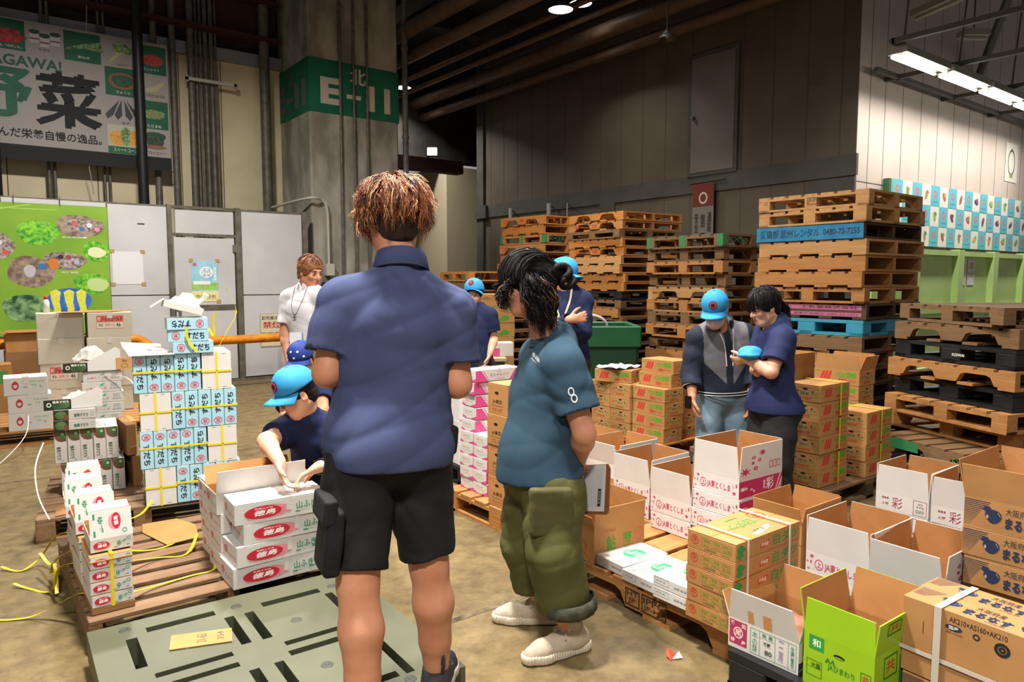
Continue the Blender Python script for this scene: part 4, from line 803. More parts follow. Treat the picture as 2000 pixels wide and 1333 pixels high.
# --- loose yellow straps
G0 = [([(.0, 3.97, .01), (.10, 3.90, .004), (.2, 3.84, .02), (.3, 3.73, .1), (.36, 3.62, .16), (.40, 3.5, .18)], 'long yellow strap on the floor reaching the nearest yuzu stack'), ([(.14, 4.32, .02), (.2, 4.24, .004), (.28, 4.1, .02), (.31, 3.95, .18), (.37, 3.8, .24)], 'yellow strap curving on the floor beside the second yuzu stack'),
      ([(.1, 4.62, .02), (.18, 4.53, .005), (.27, 4.55, .05), (.34, 4.4, .2), (.42, 4.25, .25)], 'yellow strap lifting off the floor behind the left pallet'), ([(.26, 4.35, .14), (.29, 4.2, .12), (.32, 4.08, .19), (.36, 3.9, .27)], 'short yellow strap crossing over the left pallet edge'),
      ([(.53, 3.42, .19), (.62, 3.5, .16), (.8, 3.55, .15), (.9, 3.56, .148), (.93, 3.6, .17), (1.0, 3.72, .2)], 'yellow strap on the pallet boards, nearest of the right hand ones'), ([(.53, 3.68, .25), (.6, 3.78, .2), (.72, 3.86, .16), (.85, 3.85, .15), (.93, 3.95, .21)], 'yellow strap on the pallet boards in front of the torn cardboard'), ([(.53, 3.95, .28), (.6, 4.02, .18), (.75, 4.02, .148), (.9, 4.1, .15)], 'yellow strap passing under the torn cardboard'),
      ([(.58, 4.42, .3), (.66, 4.48, .2), (.78, 4.62, .17), (.86, 4.7, .22)], 'yellow strap between the bare boards and the blue citrus boxes')]
for pts, lab in G0: strip('strap', pts, .015, SY, lab, n=5)
strip('strap', [(.30, 4.3, .04), (.31, 4.2, .12), (.30, 4.05, .02)], .018, SY, 'short yellow strap end standing by the pallet corner', n=4)
for pts, lab in (([(.80, 5.92, .86), (.95, 5.78, .82), (.97, 5.4, .6), (.95, 5.28, .35), (.9, 5.26, .18)], 'white strap hanging along the fruit photo boxes'), ([(.45, 8.0, .3), (.40, 7.7, .15), (.2, 7.3, .02), (.1, 7.2, .01)], 'thin white strap trailing from the red emblem boxes to the floor'), ([(.36, 5.2, .55), (.3, 5.0, .45), (.3, 4.9, .3), (.34, 4.8, .18)], 'white strap looping beside the fruit photo boxes'), ([(.86, 5.35, .42), (.95, 5.3, .45), (1.05, 5.1, .42)], 'white strap arching towards the blue citrus boxes')): strip('strap', pts, .007, SW, lab, n=5)
# ================================================================ goods on the right
def put(o, x, y, z, rz=0):
    o.location = (x, y, z); o.rotation_euler.z = R(rz); return o
# --- pallets
p = pallet('notch', WD[1], WD[1], 1.1, 1.13, nb=6, marks=[('side', [('B', '3a2a1c', .42, .22, .50, .78, .006), ('T', '3a2a1c', 'HT\nJP', .43, .28, .49, .72), ('B', '3a2a1c', .51, .2, .64, .8, .006), ('T', '3a2a1c', 'IPPC', .52, .5, .63, .72), ('T', '3a2a1c', 'JP-HT', .52, .26, .63, .46)])])
put(p, 2.96, 2.185, 0); tag(p, 'wooden pallet with arched bearers under the small flat boxes and opened cartons', 'pallet')
put(tag(pallet('stringer', WD[0], WD[2], 1.1, 1.1), 'wooden pallet behind the opened white cartons, mostly hidden', 'pallet'), 3.62, 3.36, 0) if False else None
put(tag(pallet('block', WD[0], WD[2], .85, .95), 'wooden pallet under the farther opened white cartons', 'pallet'), 3.545, 3.235, 0)
put(tag(pallet('stringer', WD[2], WD[2], 1.1, 1.1), 'brown pallet under the opened cartons with red brush characters', 'pallet'), 4.62, 1.44, 0)
p = plastic_pallet(PLK, (), 1.1, 1.08, .146); put(p, 2.8, 1.05, 0); tag(p, 'black plastic pallet under the white and green opened cartons', 'pallet')
p = pallet('block', WD[1], WD[4], .54, 1.1); put(p, 2.825, 3.52, 0); tag(p, 'wooden pallet under the pink and white shallot boxes', 'pallet')
p = pallet('block', WD[4], WD[4], 1.1, 1.15); put(p, 5.22, 4.60, 0); tag(p, 'orange wooden pallet under the left group of pepper cartons', 'pallet')
p = pallet('block', WD[2], WD[3], 1.3, .58, marks=[('side', [('T', '2a2018', '2022', .86, .35, .96, .7)])], nb=4); put(p, 5.07, 2.73, 0); tag(p, 'dark wooden pallet under the strapped pepper cartons', 'pallet')
put(tag(pallet('block', WD[2], WD[3], .9, .8, nb=5), 'dark wooden pallet under the pepper cartons behind the legs', 'pallet'), 5.27, 3.44, 0)
# --- opened cherry blossom cartons
PK = 'b8265e'; PKD = '8f2352'
def petal(u, v, s, n=5, asp=1.0):
    out = []
    for k in range(n):
        a = 2*PI*k/n+.3; cu, cv = u+.6*s*math.cos(a), v+.6*s*asp*math.sin(a); out.append(('E', PK, cu-.32*s, cv-.32*s*asp, cu+.32*s, cv+.32*s*asp))
    return out
def maple(u, v, s, asp=1.0, col=PK, n=7, a0=.4):
    P = []
    for k in range(n*2): a = a0+PI*k/n; r = s if k % 2 == 0 else s*.36; P.append((u+r*math.cos(a), v+r*asp*math.sin(a)))
    return ('P', col, P)
js = [('O', PK, .15, .22, .29, .72, .011), ('T', PK, '上', .185, .34, .255, .62, 0, .02), ('T', PK, 'JA東とくしま', .31, .24, .82, .68, 0, .02), maple(.10, .80, .045, 2.6), *petal(.03, .52, .02, 4, 2.6), *petal(.05, .2, .022, 4, 2.6), ('E', PK, .08, .45, .1, .62), maple(.9, .28, .05, 2.6, PK, 5), ('E', PK, .93, .6, .96, .8), ('P', PK, [(.86, .72), (.87, .72), (.9, .55), (.89, .53)])]
jfr = [('R', PK, 0, .04, 1, .92), ('T', 'eae4e2', '彩', .62, .18, .80, .82, 0, .02), ('T', 'eae4e2', '徳\n島', .55, .25, .6, .75), *[('P', 'eae4e2', [(.84+.05*k, .04), (.86+.05*k, .04), (.97+.05*k if k < 1 else 1, .92 if k < 1 else .6), (.95+.05*k if k < 1 else 1, .92 if k < 1 else .7)]) for k in range(3)], *[(a[0], 'eae4e2', *a[2:]) for a in petal(.14, .5, .06, 5, 1.6)+petal(.28, .4, .04, 5, 1.6)+[maple(.08, .5, .09, 1.6, 'eae4e2')]], ('E', 'eae4e2', .32, .2, .36, .35)]
jtop = [maple(.13, .22, .14, 1.1), *petal(.3, .62, .05, 5, 1.2), *petal(.44, .52, .05, 5, 1.2), *petal(.36, .28, .06, 5, 1.2), maple(.5, .74, .09, 1.2), ('E', PK, .26, .42, .32, .5), *[('B', PK, .68+.09*k, .2, .75+.09*k, .42, .008) for k in range(3)]]
jd, jw, jh = .285, .36, .097
def ja_open(x, y, z, label, rz=0, fl=.155, tilt=(2, 3, 4, 2), kind='ja'):
    if kind == 'ja': pr = {'side': js, 'front': jfr}; fpr = {'front': jtop}
    else:
        s2 = [('T', PKD, '彩', .32, .18, .52, .82, 0, .0), ('T', PKD, '徳島県', .12, .62, .26, .76), ('T', PKD, '上勝', .12, .28, .26, .44), ('B', PKD, .72, .06, .97, .92, .008), ('T', '9a9896', '等級', .80, .66, .9, .78), ('T', '5a5856', '8.5kg', .78, .5, .92, .6), *[('R', '6a6866', .77+.02*k, .2, .778+.02*k, .4) for k in range(8)]]
        pr = {'side': s2}; fpr = {}
    o = open_carton('opened_carton', jw, jd, jh, WB, KI, (fl, fl, fl, fl), tilt, .012, pr, fpr, label=label, group='opened white cartons with raised flaps')
    return put(o, x+jw/2, y+jd/2, z, rz)
def ja_closed(x, y, z, label, rz=0, kind='ja'):
    s2 = js if kind == 'ja' else [('T', PKD, '彩', .32, .18, .52, .82, 0, .0), ('T', PKD, '徳島県', .12, .62, .26, .76), ('T', PKD, '上勝', .12, .28, .26, .44), ('B', PKD, .72, .06, .97, .92, .008)]
    o = carton('carton', jw, jd, jh, WB, {'side': s2, 'front': jfr if kind == 'ja' else []}, flaps=('x', WB), label=label); return put(o, x+jw/2, y+jd/2, z, rz)
ZP = .146
JS = [(3.055, 2.415, 'the closed white cartons beside the flat gourd boxes', 'ja', 'opened white carton with cherry blossom print behind the brown herb carton'), (3.13, 2.78, '', 'ja', 'opened white carton farther back, behind the one with cherry blossom print'), (3.04, 2.11, '', 'ja', 'tallest opened white carton, pink band and blossoms, before the jeans'), (2.945, 1.405, '', 'ja', 'opened white carton between the strapped brown cartons and its twin'), (2.92, 1.105, '', 'ja', 'opened white carton just left of the eggplant carton stack'), (4.12, 1.66, '', 'sai', 'opened white carton with red brush character and barcode frame'), (4.10, 1.36, '', 'sai', 'opened white carton with red brush character, half behind eggplant cartons')]
JB = ['closed white carton under the opened one behind the brown herb carton', 'closed white carton under the farther opened blossom carton', 'closed white carton under the tallest opened blossom carton', 'closed white carton under the opened one beside the strapped brown cartons', 'closed white carton under the opened one left of the eggplant cartons', 'closed white carton under the opened one with barcode frame', 'closed white carton under the half hidden red brush character one']
for i, (x, y, _, kd, lab) in enumerate(JS):
    zz = ZP
    if i == 2:
        for q in range(2): ja_closed(x-.01*q, y, zz, 'closed white carton %s beneath the tallest opened blossom carton' % ('at the bottom', 'second from the pallet')[q], 0, kd); zz += .0995
    ja_closed(x, y, zz, JB[i], (0, 0, 1, 0, 0, -1, 0)[i], kd)
    ja_open(x+(.0, 0, .01, .005, 0, 0, 0)[i], y, zz+jh+.003+(.0), lab, (0, 1, -1.5, 0, -1, -1, 1)[i], .155 if i != 2 else .17, ((2, 3, 4, 2), (2, 3, 4, 2), (2, 2, 3, 2), (4, 3, 3, 3), (3, 3, 9, 3), (2, 2, 2, 2), (2, 2, 4, 2))[i], kd)
# opened cartons behind, brown inside out
for x, y, lab, m_, fl in ((3.20, 3.10, 'opened white carton at the back, behind the clipboard', WB, .13), (3.2, 3.44, 'opened brown carton at the back beside the long haired man', KB, .12), (2.96, 1.715, 'opened brown carton behind the strapped taro stem cartons', KB, .08)):
    if x > 3.1: put(carton('carton', .36, .285, .15, KB, label='closed brown carton beneath the opened %s one at the back' % ('white' if m_ is WB else 'brown')), x+.18, y+.142, ZP); z = ZP+.152
    else: put(carton('carton', .33, .25, .2, KB, label='closed brown carton under the opened one behind the taro stem cartons'), x+.165, y+.13, ZP); z = ZP+.202
    put(open_carton('opened_carton', .36 if x > 3.1 else .33, .285 if x > 3.1 else .25, .09, m_, KI, (fl, fl, fl, fl), (6, 8, 10, 6), .01, label=lab), x+(.18 if x > 3.1 else .165), y+(.142 if x > 3.1 else .13), z)
put(open_carton('opened_carton', .3, .26, .11, KB, KI, (.08, .08, .09, .08), (10, 8, 14, 8), .01, label='opened brown carton directly behind the clipboard'), 2.82, 2.92, ZP+.09) if False else None
# --- brown herb carton with green brush characters
HB = M('board_herb', 'b5834f', .65, 'a97845', scale=4); GI = '4f8a2c'; RI = 'b5603a'
hs = [('E', '1c1712', .40, .62, .56, .72), ('T', GI, '蓼', .34, .30, .56, .56, 0, .03), ('O', RI, .62, .30, .82, .54, .02), ('T', RI, '八', .66, .36, .78, .48), ('T', RI, '10入', .52, .12, .82, .26), ('T', RI, '生成組合', .2, .03, .72, .12)]
hf = [('T', RI, '大阪特産', .14, .76, .42, .86, 0, 0), ('T', GI, '鮎', .24, .26, .42, .66, 0, .04), ('T', GI, '蓼', .56, .26, .74, .66, 0, .04), ('O', RI, .80, .36, .96, .74, .015), ('T', RI, '八', .84, .46, .92, .64, 0, .03)]
o = open_carton('opened_carton', .335, .29, .192, HB, KI, (.082, .14, .05, .1), (4, 6, 20, 0), .0, {'side': hs, 'front': hf}, label='opened brown herb carton with green brush characters under the clipboard'); put(o, 2.59, 2.625, ZP, -4)
# --- flat white gourd boxes
GD = '2c9166'
gt = [('E', GD, .28, .34, .80, .72), ('T', 'f0f0ea', 'しろうり', .34, .42, .76, .64, -90+90, .03), ('T', '8aa898', '尾張特産', .30, .2, .5, .28), ('T', 'b98a90', '名古屋', .6, .8, .8, .88), ('T', 'a0a8a0', '尾張シロウリ出荷組合', .2, .06, .85, .14)]
gs_ = [('B', '9a9ea0', .05, .3, .45, .85, .01), ('T', '8a8e90', '産地 個', .1, .5, .35, .65), ('T', '5a5e60', '出荷月日', .6, .4, .92, .6)]
gt = [(k[0], k[1], *k[2:]) for k in gt]
def rot_items(items):  # turn a top print so that it reads from the -x side
    out = []
    for k in items:
        if k[0] == 'E': _, c, u0, v0, u1, v1 = k; out.append(('E', c, v0, 1-u1, v1, 1-u0))
        elif k[0] == 'T': out.append(('T', k[1], k[2], k[4], 1-k[5], k[6], 1-k[3], -90, k[8] if len(k) > 8 else .0))
    return out
gb = Proto(carton('gourd_box', .30, .20, .052, WB, {'side': gs_, 'top': rot_items(gt)})); tag(gb.o, 'x', 'box')
for x, y, z, rz, lab in ((2.575, 2.392, ZP, -3, 'flat white gourd box with green oval next to the brown herb carton'), (2.545, 2.185, ZP, -1, 'flat white gourd box with green oval, middle of the row'), (2.525, 1.978, ZP, 0, 'lower flat white gourd box next to the taro stem cartons'), (2.525, 1.978, ZP+.053, 0, 'upper flat white gourd box next to the taro stem cartons')): gb((x, y, z), R(rz), lab, 'flat white gourd boxes')
# --- taro stem cartons
TS = M('board_taro', 'b3814f', .65, 'a77645', scale=4); TG = '3f8a34'; TR = 'b8452c'
ts = [('O', TR, .08, .3, .24, .86, .016), ('T', TR, '平', .115, .42, .205, .74, 0, .03), ('B', '7a9a3a', .30, .34, .92, .82, .006), *[('R', '7a9a3a', .30, .57, .92, .58)], ('R', '7a9a3a', .52, .34, .525, .82), ('R', '7a9a3a', .72, .34, .725, .82), ('T', '6a8a34', '等級', .35, .63, .48, .76), ('T', '6a8a34', '数量', .56, .63, .68, .76), ('T', '6a8a34', '生産者番号', .74, .64, .90, .76), ('T', '6a8a34', 'LL', .36, .40, .46, .52), ('T', '6a8a34', '3本入', .54, .40, .70, .52), ('T', '5a7a30', '2173', .75, .38, .90, .54), ('T', '4a6a2c', 'JA愛知西', .36, .14, .60, .27, 0, .02), ('T', '6a8a34', '平和支店', .70, .16, .88, .26)]
tf = [('P', '2f8a4a', [(.06, .1), (.12, .25), (.10, .45), (.14, .6), (.10, .85), (.05, .95), (.01, .7), (.03, .5), (.0, .3)]), ('P', TR, [(.36, .26), (.50, .42), (.50, .72), (.36, .56)]), ('T', 'e8d8c0', '中島産', .375, .38, .485, .62, 0, .02, 0), ('T', TG, '白ダツ', .56, .22, .96, .86, 0, .03)]
tt = [('O', TR, .72, .52, .92, .86, .016), ('T', TR, '平', .765, .6, .875, .78, 180, .03), ('T', TG, '白ダツ', .3, .42, .66, .68, 180, .03), ('P', 'd3cbbd', [(.34, .14), (.66, .30), (.68, .24), (.62, .16), (.38, .06)]), ('T', '2a2622', '石橋貴司', .42, .15, .62, .25), ('T', TG, '中島特産', .42, .78, .6, .86, 180)]
TW_, TD_, TH_ = .455, .235, .0735
tb = Proto(carton('taro_carton', TW_, TD_, TH_, TS, {'side': ts, 'front': tf, 'top': tt}, flaps=('x', TS))); tag(tb.o, 'x', 'box')
for k in range(5): tb((2.572+J(.004), 1.752+J(.003), ZP+k*.0747), R(J(.7)), 'brown taro stem carton with green lettering, %s of the white strapped stack' % ORD[4-k], 'taro stem cartons')
for u, nm in ((.16, 'nearer the corner'), (.80, 'farther from the corner')): loop_strap('strap', (2.345+TW_*u, 1.752, ZP+.1885), .121, .190, 'yz', .009, SW, 'white strap round the taro stem cartons, %s' % nm, th=.003, slack=.004)
# --- white bud carton
kg = '2f8a6a'; kr = 'a8325a'
ks = [('R', kr, .02, .14, .28, .94), ('O', 'e8e0dc', .08, .36, .22, .74, .012), ('T', 'e8e0dc', '尾', .105, .44, .195, .66, 0, .02), ('T', 'e8e0dc', '愛', .04, .74, .1, .9), ('T', 'e8e0dc', '知', .2, .74, .26, .9), ('T', 'e8e0dc', '特', .04, .18, .1, .34), ('T', 'e8e0dc', '産', .2, .18, .26, .34), ('B', kg, .33, .08, .97, .92, .006), ('R', kg, .46, .08, .465, .92), ('R', kg, .68, .08, .685, .92), ('R', kg, .86, .08, .865, .92), ('R', kg, .465, .70, .68, .71), ('T', kg, '木\nの\n芽', .355, .16, .435, .84, 0, .0), ('T', kg, '数 量', .5, .75, .65, .87), ('T', '2a3a34', '竹籠', .52, .48, .62, .62), ('T', '2a3a34', '80', .54, .2, .64, .36), ('T', '8a6aa8', '一\n二\n月', .73, .2, .80, .86), ('T', kg, '生\n産\n者\n名', .895, .16, .945, .84)]
kf = [('R', kr, .08, .56, .34, .96), ('T', 'e8e0dc', '尾', .14, .62, .28, .88), ('R', '3a2a44', .0, .0, 1, .36), ('P', '4f9a7a', [(.0, .1), (.3, .4), (.6, .6), (.9, .9), (1, .8), (.8, .5), (.5, .3), (.2, .1)])]
fern = [('P', '3f8a62', [(.5+.03*s*math.cos(a), q+.0) for a in (0, 2, 4)]) for s in (1,) for q in (.2,)]
for k in range(8): fern += [('P', '3f8a62', [(.6, .1+.09*k), (.35, .16+.09*k), (.38, .2+.09*k), (.6, .14+.09*k)]), ('P', '3f8a62', [(.6, .1+.09*k), (.85, .16+.09*k), (.82, .2+.09*k), (.6, .14+.09*k)])]
o = open_carton('opened_carton', .34, .285, .116, WB, KI, (.09, .09, .12, .12), (12, 30, 9, 10), .02, {'side': ks, 'front': kf}, {'front': [('R', 'b5cbb5', 0, 0, 1, 1)]+fern, 'side': [('R', 'c98f5e', .30, .04, .38, .44), ('R', 'c98f5e', .52, .04, .64, .48)]}, label='opened white bud carton with crimson square on the black pallet'); put(o, 2.455, 1.475, .148, 2)
m = MB(); m.add([(-.15+.03*i, -.12+.03*j, .03+.012*math.sin(i*1.3+j*.7)+.01*math.cos(j*2.1)) for i in range(11) for j in range(9)], [(i*9+j, (i+1)*9+j, (i+1)*9+j+1, i*9+j+1) for i in range(10) for j in range(8)], M('packing_paper', '9a6a52', .5, '86584a', scale=8), True)
m.build('packing_paper', loc=(2.455, 1.475, .19), label='brown crinkled lining paper inside the opened white bud carton', cat='paper')
# --- bright green carton
GC = M('board_green', '8fbb1c', .4, '86b218', scale=3, spec=.5)
gsd = [('R', '2f9040', .08, .70, .30, .96), ('T', 'dff0c8', '和', .13, .76, .25, .90, 0, .03), ('E', '1a1f10', .44, .70, .60, .78), ('E', '8fbb1c', .455, .71, .585, .735), ('B', '3a6a1c', .82, .30, .96, .66, .01), ('T', 'b5402c', '共\n撰', .84, .34, .94, .62, 0, .03), ('P', '2f7a34', [(.32, .55), (.36, .66), (.40, .58), (.44, .66), (.47, .55), (.44, .55), (.43, .6), (.39, .55), (.36, .6), (.35, .55)]), ('T', '2f7a34', 'JAひまわり', .36, .42, .74, .56), ('B', '3a6a1c', .05, .2, .28, .5, .008), ('T', '2a4a1c', '大葉', .12, .36, .26, .46), ('R', '3a6a1c', .05, .36, .28, .365)]
gfr = [('B', '3a6a1c', .2, .5, .5, .9, .02), ('T', 'b5402c', '共', .25, .6, .45, .82), ('R', '2f7a34', .55, .2, .9, .8)]
o = open_carton('opened_carton', .30, .245, .19, GC, KI, (.11, .14, .115, .15), (6, 10, -2, 12), .004, {'side': gsd, 'front': gfr}, {'front': gfr[:2]}, t=.006, label='opened bright green carton between the bud carton and the eggplant bundle'); put(o, 2.42, 1.172, .148, -1)
# --- eggplant cartons
EB = M('board_eggplant', 'ad8050', .7, 'a07446', scale=5); EN = '26304f'
def eggp(u, v, s, a):   # eggplant drawing centred at u,v; a = aspect correction in v
    P = [(u+s*.95*math.cos(t)+.1*s*math.sin(2*t), v+s*a*.8*math.sin(t)) for t in [2*PI*k/26 for k in range(26)]]
    cap = [(u-s*1.25, v+s*a*1.15), (u-s*.9, v+s*a*1.02), (u-s*.45, v+s*a*1.1), (u-s*.2, v+s*a*.75), (u-s*.5, v+s*a*.55), (u-s*.75, v+s*a*.35), (u-s*1.0, v+s*a*.5), (u-s*1.3, v+s*a*.7), (u-s*1.02, v+s*a*.85)]
    return [('P', EN, P), ('P', EN, cap), ('E', 'b59a74', u-s*.82, v-s*a*.35, u-s*.55, v+s*a*.12), ('P', 'b59a74', [(u+s*.55, v+s*a*.55), (u+s*.8, v+s*a*.2), (u+s*.85, v+s*a*.0), (u+s*.72, v+s*a*.2), (u+s*.45, v+s*a*.55)])]
def eface(W, Hh, stripes=True):
    a = W/Hh; it = []
    for k in range(14): it.append(('R', EN, .0, .90-.062*k, .19-.009*k-(.0 if k < 5 else .02), .90-.062*k+.026*(1-k/18)))
    it += eggp(.215, .48, .062, a*1.15)+[('T', '2c2f3c', '大阪府産', .30, .62, .49, .86, 0, 0), ('T', EN, 'まるなす', .30, .16, .56, .54, 0, .04), *eggp(.66, .48, .062, a*1.15), ('T', EN, 'まるなす', .74, .3, .96, .66, 0, .04)]
    return it
ew, ed, eh = .36, .46, .1135
ep = Proto(carton('eggplant_carton', ew, ed, eh, EB, {'side': eface(ed, eh)}, flaps=('y', EB))); tag(ep.o, 'x', 'box')
ex, ey = 3.03, .865
for k in range(4): ep((ex+ew/2+(.0, .02, .0, .0)[k], ey+J(.006)-.01*(k == 2), .148+k*.1152), R(J(.8)), 'brown eggplant carton, %s of the closed ones below the open one' % ORD[3-k], 'brown eggplant cartons')
o = open_carton('opened_carton', ew, ed, eh, EB, KI, (.1, .14, .125, .14), (5, 10, 6, 10), -.012, {'side': eface(ed, eh)}, label='opened eggplant carton on top of the brown stack at the right edge'); put(o, ex+ew/2, ey, .148+4*.1152, 0)
# bundle lying on its side in front, two cartons with plastic bands
def ebund(z, k):
    s = [('T', '2a2622', 'AK210×AS160×AK210', .315, .86, .67, .93, 0, .01), ('E', EN, .29, .755, .40, .835), ('T', 'e0d4bc', '国産', .315, .77, .375, .82), ('T', '3a342c', '段ボール R-075', .30, .715, .40, .745), ('O', '2a2622', .465, .745, .51, .825, .01), ('O', '1f2024', .595, .66, .69, .83, .02), ('O', '1f2024', .62, .705, .665, .785, .016), ('R', '5a2a1c', .145, .58, .15, .74)]
    for i in range(2):
        t = []
        for q in range(12): t.append(('R', EN, .02, .93-.05*q, .19-.008*q, .93-.05*q+.014))
        t += eggp(.27, .5, .065, 3.3)+[('T', '2c2f3c', '大阪府産', .41, .58, .59, .84), ('T', EN, 'まるなす', .37, .14, .66, .52, 0, .04), ('E', EN, .70, .2, .86, .8), ('T', '4a4a4c', '○出荷', .52, .03, .64, .13), ('T', EN, 'まるなす', .88, .3, .99, .6)]
        tr = []
        for it in t:   # turn so that it reads from the -x side
            if it[0] == 'R': tr.append(('R', it[1], it[3], 1-it[4], it[5], 1-it[2]))
            elif it[0] == 'E': tr.append(('E', it[1], it[3], 1-it[4], it[5], 1-it[2]))
            elif it[0] == 'P': tr.append(('P', it[1], [(b, 1-a) for a, b in it[2]]))
            elif it[0] == 'T': tr.append(('T', it[1], it[2], it[4], 1-it[5], it[6], 1-it[3], -90, it[8] if len(it) > 8 else 0))
        o = carton('eggplant_carton', .121, .46, .255, EB, {'side': s if i == 0 else [], 'top': tr}, label='eggplant carton on its side in the strapped bundle, %s, %s' % ('front one' if i == 0 else 'rear one', k), group='brown eggplant cartons'); put(o, 2.485+i*.123, .815, z, -3)
ebund(.252, 'upper bundle')
o = carton('eggplant_carton', .27, .47, .1, EB, {'side': eface(.47, .1)}, label='brown eggplant carton lying beneath the strapped bundle'); put(o, 2.56, .80, .148, -3)
for v, nm in ((.743, 'near the eggplant drawings'), (.213, 'nearest the right edge')): loop_strap('strap', (2.547, .585+.46*v, .3795), .126, .129, 'xz', .022, M('strap_clear', 'b9b2a6', .25, spec=.7), 'clear plastic band round the eggplant bundle, %s' % nm, rz=R(-3))
loop_strap('strap', (2.547, .815, .335), .126, .234, 'xy', .014, M('strap_clear', ''), 'clear plastic band lying level round the eggplant bundle', rz=R(-3))
m = MB(); g = [(-.3+.05*i, -.22+.05*j) for i in range(13) for j in range(9)]
m.add([(x, y, .16*(1-(x/.32)**4)*(1-(y/.24)**4)+.012*math.sin(x*31+y*17)) for x, y in g], [(i*9+j, (i+1)*9+j, (i+1)*9+j+1, i*9+j+1) for i in range(12) for j in range(8)], M('navy_cloth', '1d2440', .85), True)
m.build('cloth', loc=(3.85, .98, .63), label='navy cloth heaped behind the opened eggplant carton', cat='cloth')
put(carton('carton', .6, .5, .48, KB, label='brown carton under the navy cloth behind the eggplant cartons'), 3.85, .98, .147)
m = MB(); m.slab([(0, 0, 0), (.02, -.22, 0), (.02, -.22, .06), (0, 0, .075)], (.004, 0, 0), KB); m.build('cardboard', loc=(3.62, 1.02, .78), label='small kraft cardboard strip on the navy cloth', cat='cardboard')
# --- pepper cartons
PB_ = M('board_pepper', 'b28450', .65, 'a67846', scale=4); PR = 'c0372c'; PG = '4f9a2a'
def bars(u0, u1, v0, v1):
    o = []; w = (u1-u0)/3.6
    for k in range(3): a = u0+k*w*1.02; o.append(('P', PR, [(a, v0+.04), (a+w*.45, v0), (a+w*.85, v0+.05), (a+w*1.55, v1-.03), (a+w*1.2, v1+.03), (a+w*.8, v1-.02)]))
    return o
pl_ = bars(.13, .40, .26, .84)+[('T', PG, 'Oh!', .53, .48, .70, .86, 0, .03, .02), ('T', PG, '宮崎', .715, .48, .93, .88, 0, .05), ('T', PR, '宮崎ピーマン', .55, .14, .92, .40, 0, .03), ('T', PG, '宮崎県', .05, .78, .12, .88), ('E', '1c140c', .50, .66, .515, .72), ('E', '1c140c', .82, .64, .835, .70)]
pe_ = [('B', '6a7a3a', .08, .28, .94, .84, .008), ('E', '17110b', .46, .70, .62, .82), ('T', PR, 'A', .12, .46, .24, .68, 0, .02), ('T', '3f7a5a', '宮崎 M2', .38, .40, .66, .62), ('T', '7a8a4a', '24袋', .72, .42, .9, .58), ('E', '17110b', .29, .58, .34, .68), ('E', '17110b', .74, .56, .79, .66), ('T', PR, '宮崎県経済連', .3, .12, .72, .24), ('R', '7a8a4a', .1, .62, .36, .63)]
pw, pd, ph = .365, .243, .1145
pp = Proto(carton('pepper_carton', pw, pd, ph, PB_, {'front': pl_, 'side': pe_, 'right': pe_, 'back': pl_}, flaps=('x', PB_))); tag(pp.o, 'x', 'box'); PGp = 'brown pepper cartons'
def pep(x, y, z, rz, lab): return pp((x+J(.006), y+J(.006), z), R(rz+J(1)), lab, PGp)
# left group: long faces towards the photographer on the near column
for k in range(4):
    pep(4.71+.1225, 4.03+.183, .147+k*.1163, -90, 'pepper carton with red bars, %s, near column of left group' % ORD[5-k])
    pep(4.96+.1225, 4.06+.183, .147+k*.1163, -90, 'pepper carton end on, %s in the rear column of the left group' % ORD[3-k])
    for q in range(2): pep(4.69+.183, 4.405+.122+q*.25, .147+k*.1163, 0, 'pepper carton end on, %s, %s end column of left group' % (ORD[3-k], ('right', 'left')[q]))
for k in range(2): pep(4.80+.1225+.03*k, 4.04+.183, .613+k*.1163, -90, 'pepper carton with red bars, %s, near column of left group' % ORD[1-k])
pep(4.80, 4.66, .613, -70, 'pepper carton turned askew on top of the end columns')
m = MB(); m.add([(-.16+.04*i, -.13+.043*j, .012*math.sin(i*1.7+j)+.014) for i in range(9) for j in range(7)], [(i*7+j, (i+1)*7+j, (i+1)*7+j+1, i*7+j+1) for i in range(8) for j in range(6)], PAPER, True); m.build('paper', loc=(4.80, 4.66, .735), label='crumpled white paper on the askew pepper carton', cat='paper')
# strapped columns of the right group
for k in range(6): pep(4.50+.1825, 2.51+.122, .147+k*.1163, 0, 'pepper carton, %s of the six in the tall yellow strapped column' % ORD[5-k])
for k in range(3): loop_strap('strap', (4.50+.24, 2.632, .147+k*.2326+.1165), .124, .1175, 'yz', .014, SY, 'yellow strap round the tall pepper column, %s pair' % ('bottom', 'middle', 'top')[k], slack=.005)
for k in range(4): pep(5.01+.1825, 2.45+.122, .147+k*.1163, 0, 'pepper carton, %s of the four in the short yellow strapped column' % ORD[3-k])
for k in range(2): loop_strap('strap', (5.01+.2, 2.572, .147+k*.2326+.1165), .124, .1175, 'yz', .014, SY, 'yellow strap round the short pepper column, %s pair' % ('bottom', 'top')[k], slack=.005)
for k in range(5): pep(5.45+.1225, 2.74+.183, .147+k*.1163, -90, 'pepper carton, %s of the closed ones under the opened pepper carton' % ORD[4-k])
o = open_carton('opened_carton', pw, pd, ph, PB_, KI, (.12, .12, .12, .12), (5, 8, 5, 18), .02, {'front': pl_, 'side': pe_, 'right': pe_}, label='opened pepper carton with raised flaps on the column behind the straps'); put(o, 5.45+.1225, 2.74+.183, .147+5*.1163, -90)
for q in range(3):
    for k in range((5, 4, 4)[q]): pep(4.84+.183, 3.05+.122+q*.25, .147+k*.1163, 0, 'pepper carton behind the legs, %s in the %s column' % (ORD[(4, 3, 3)[q]-k], ('near', 'middle', 'far')[q]))
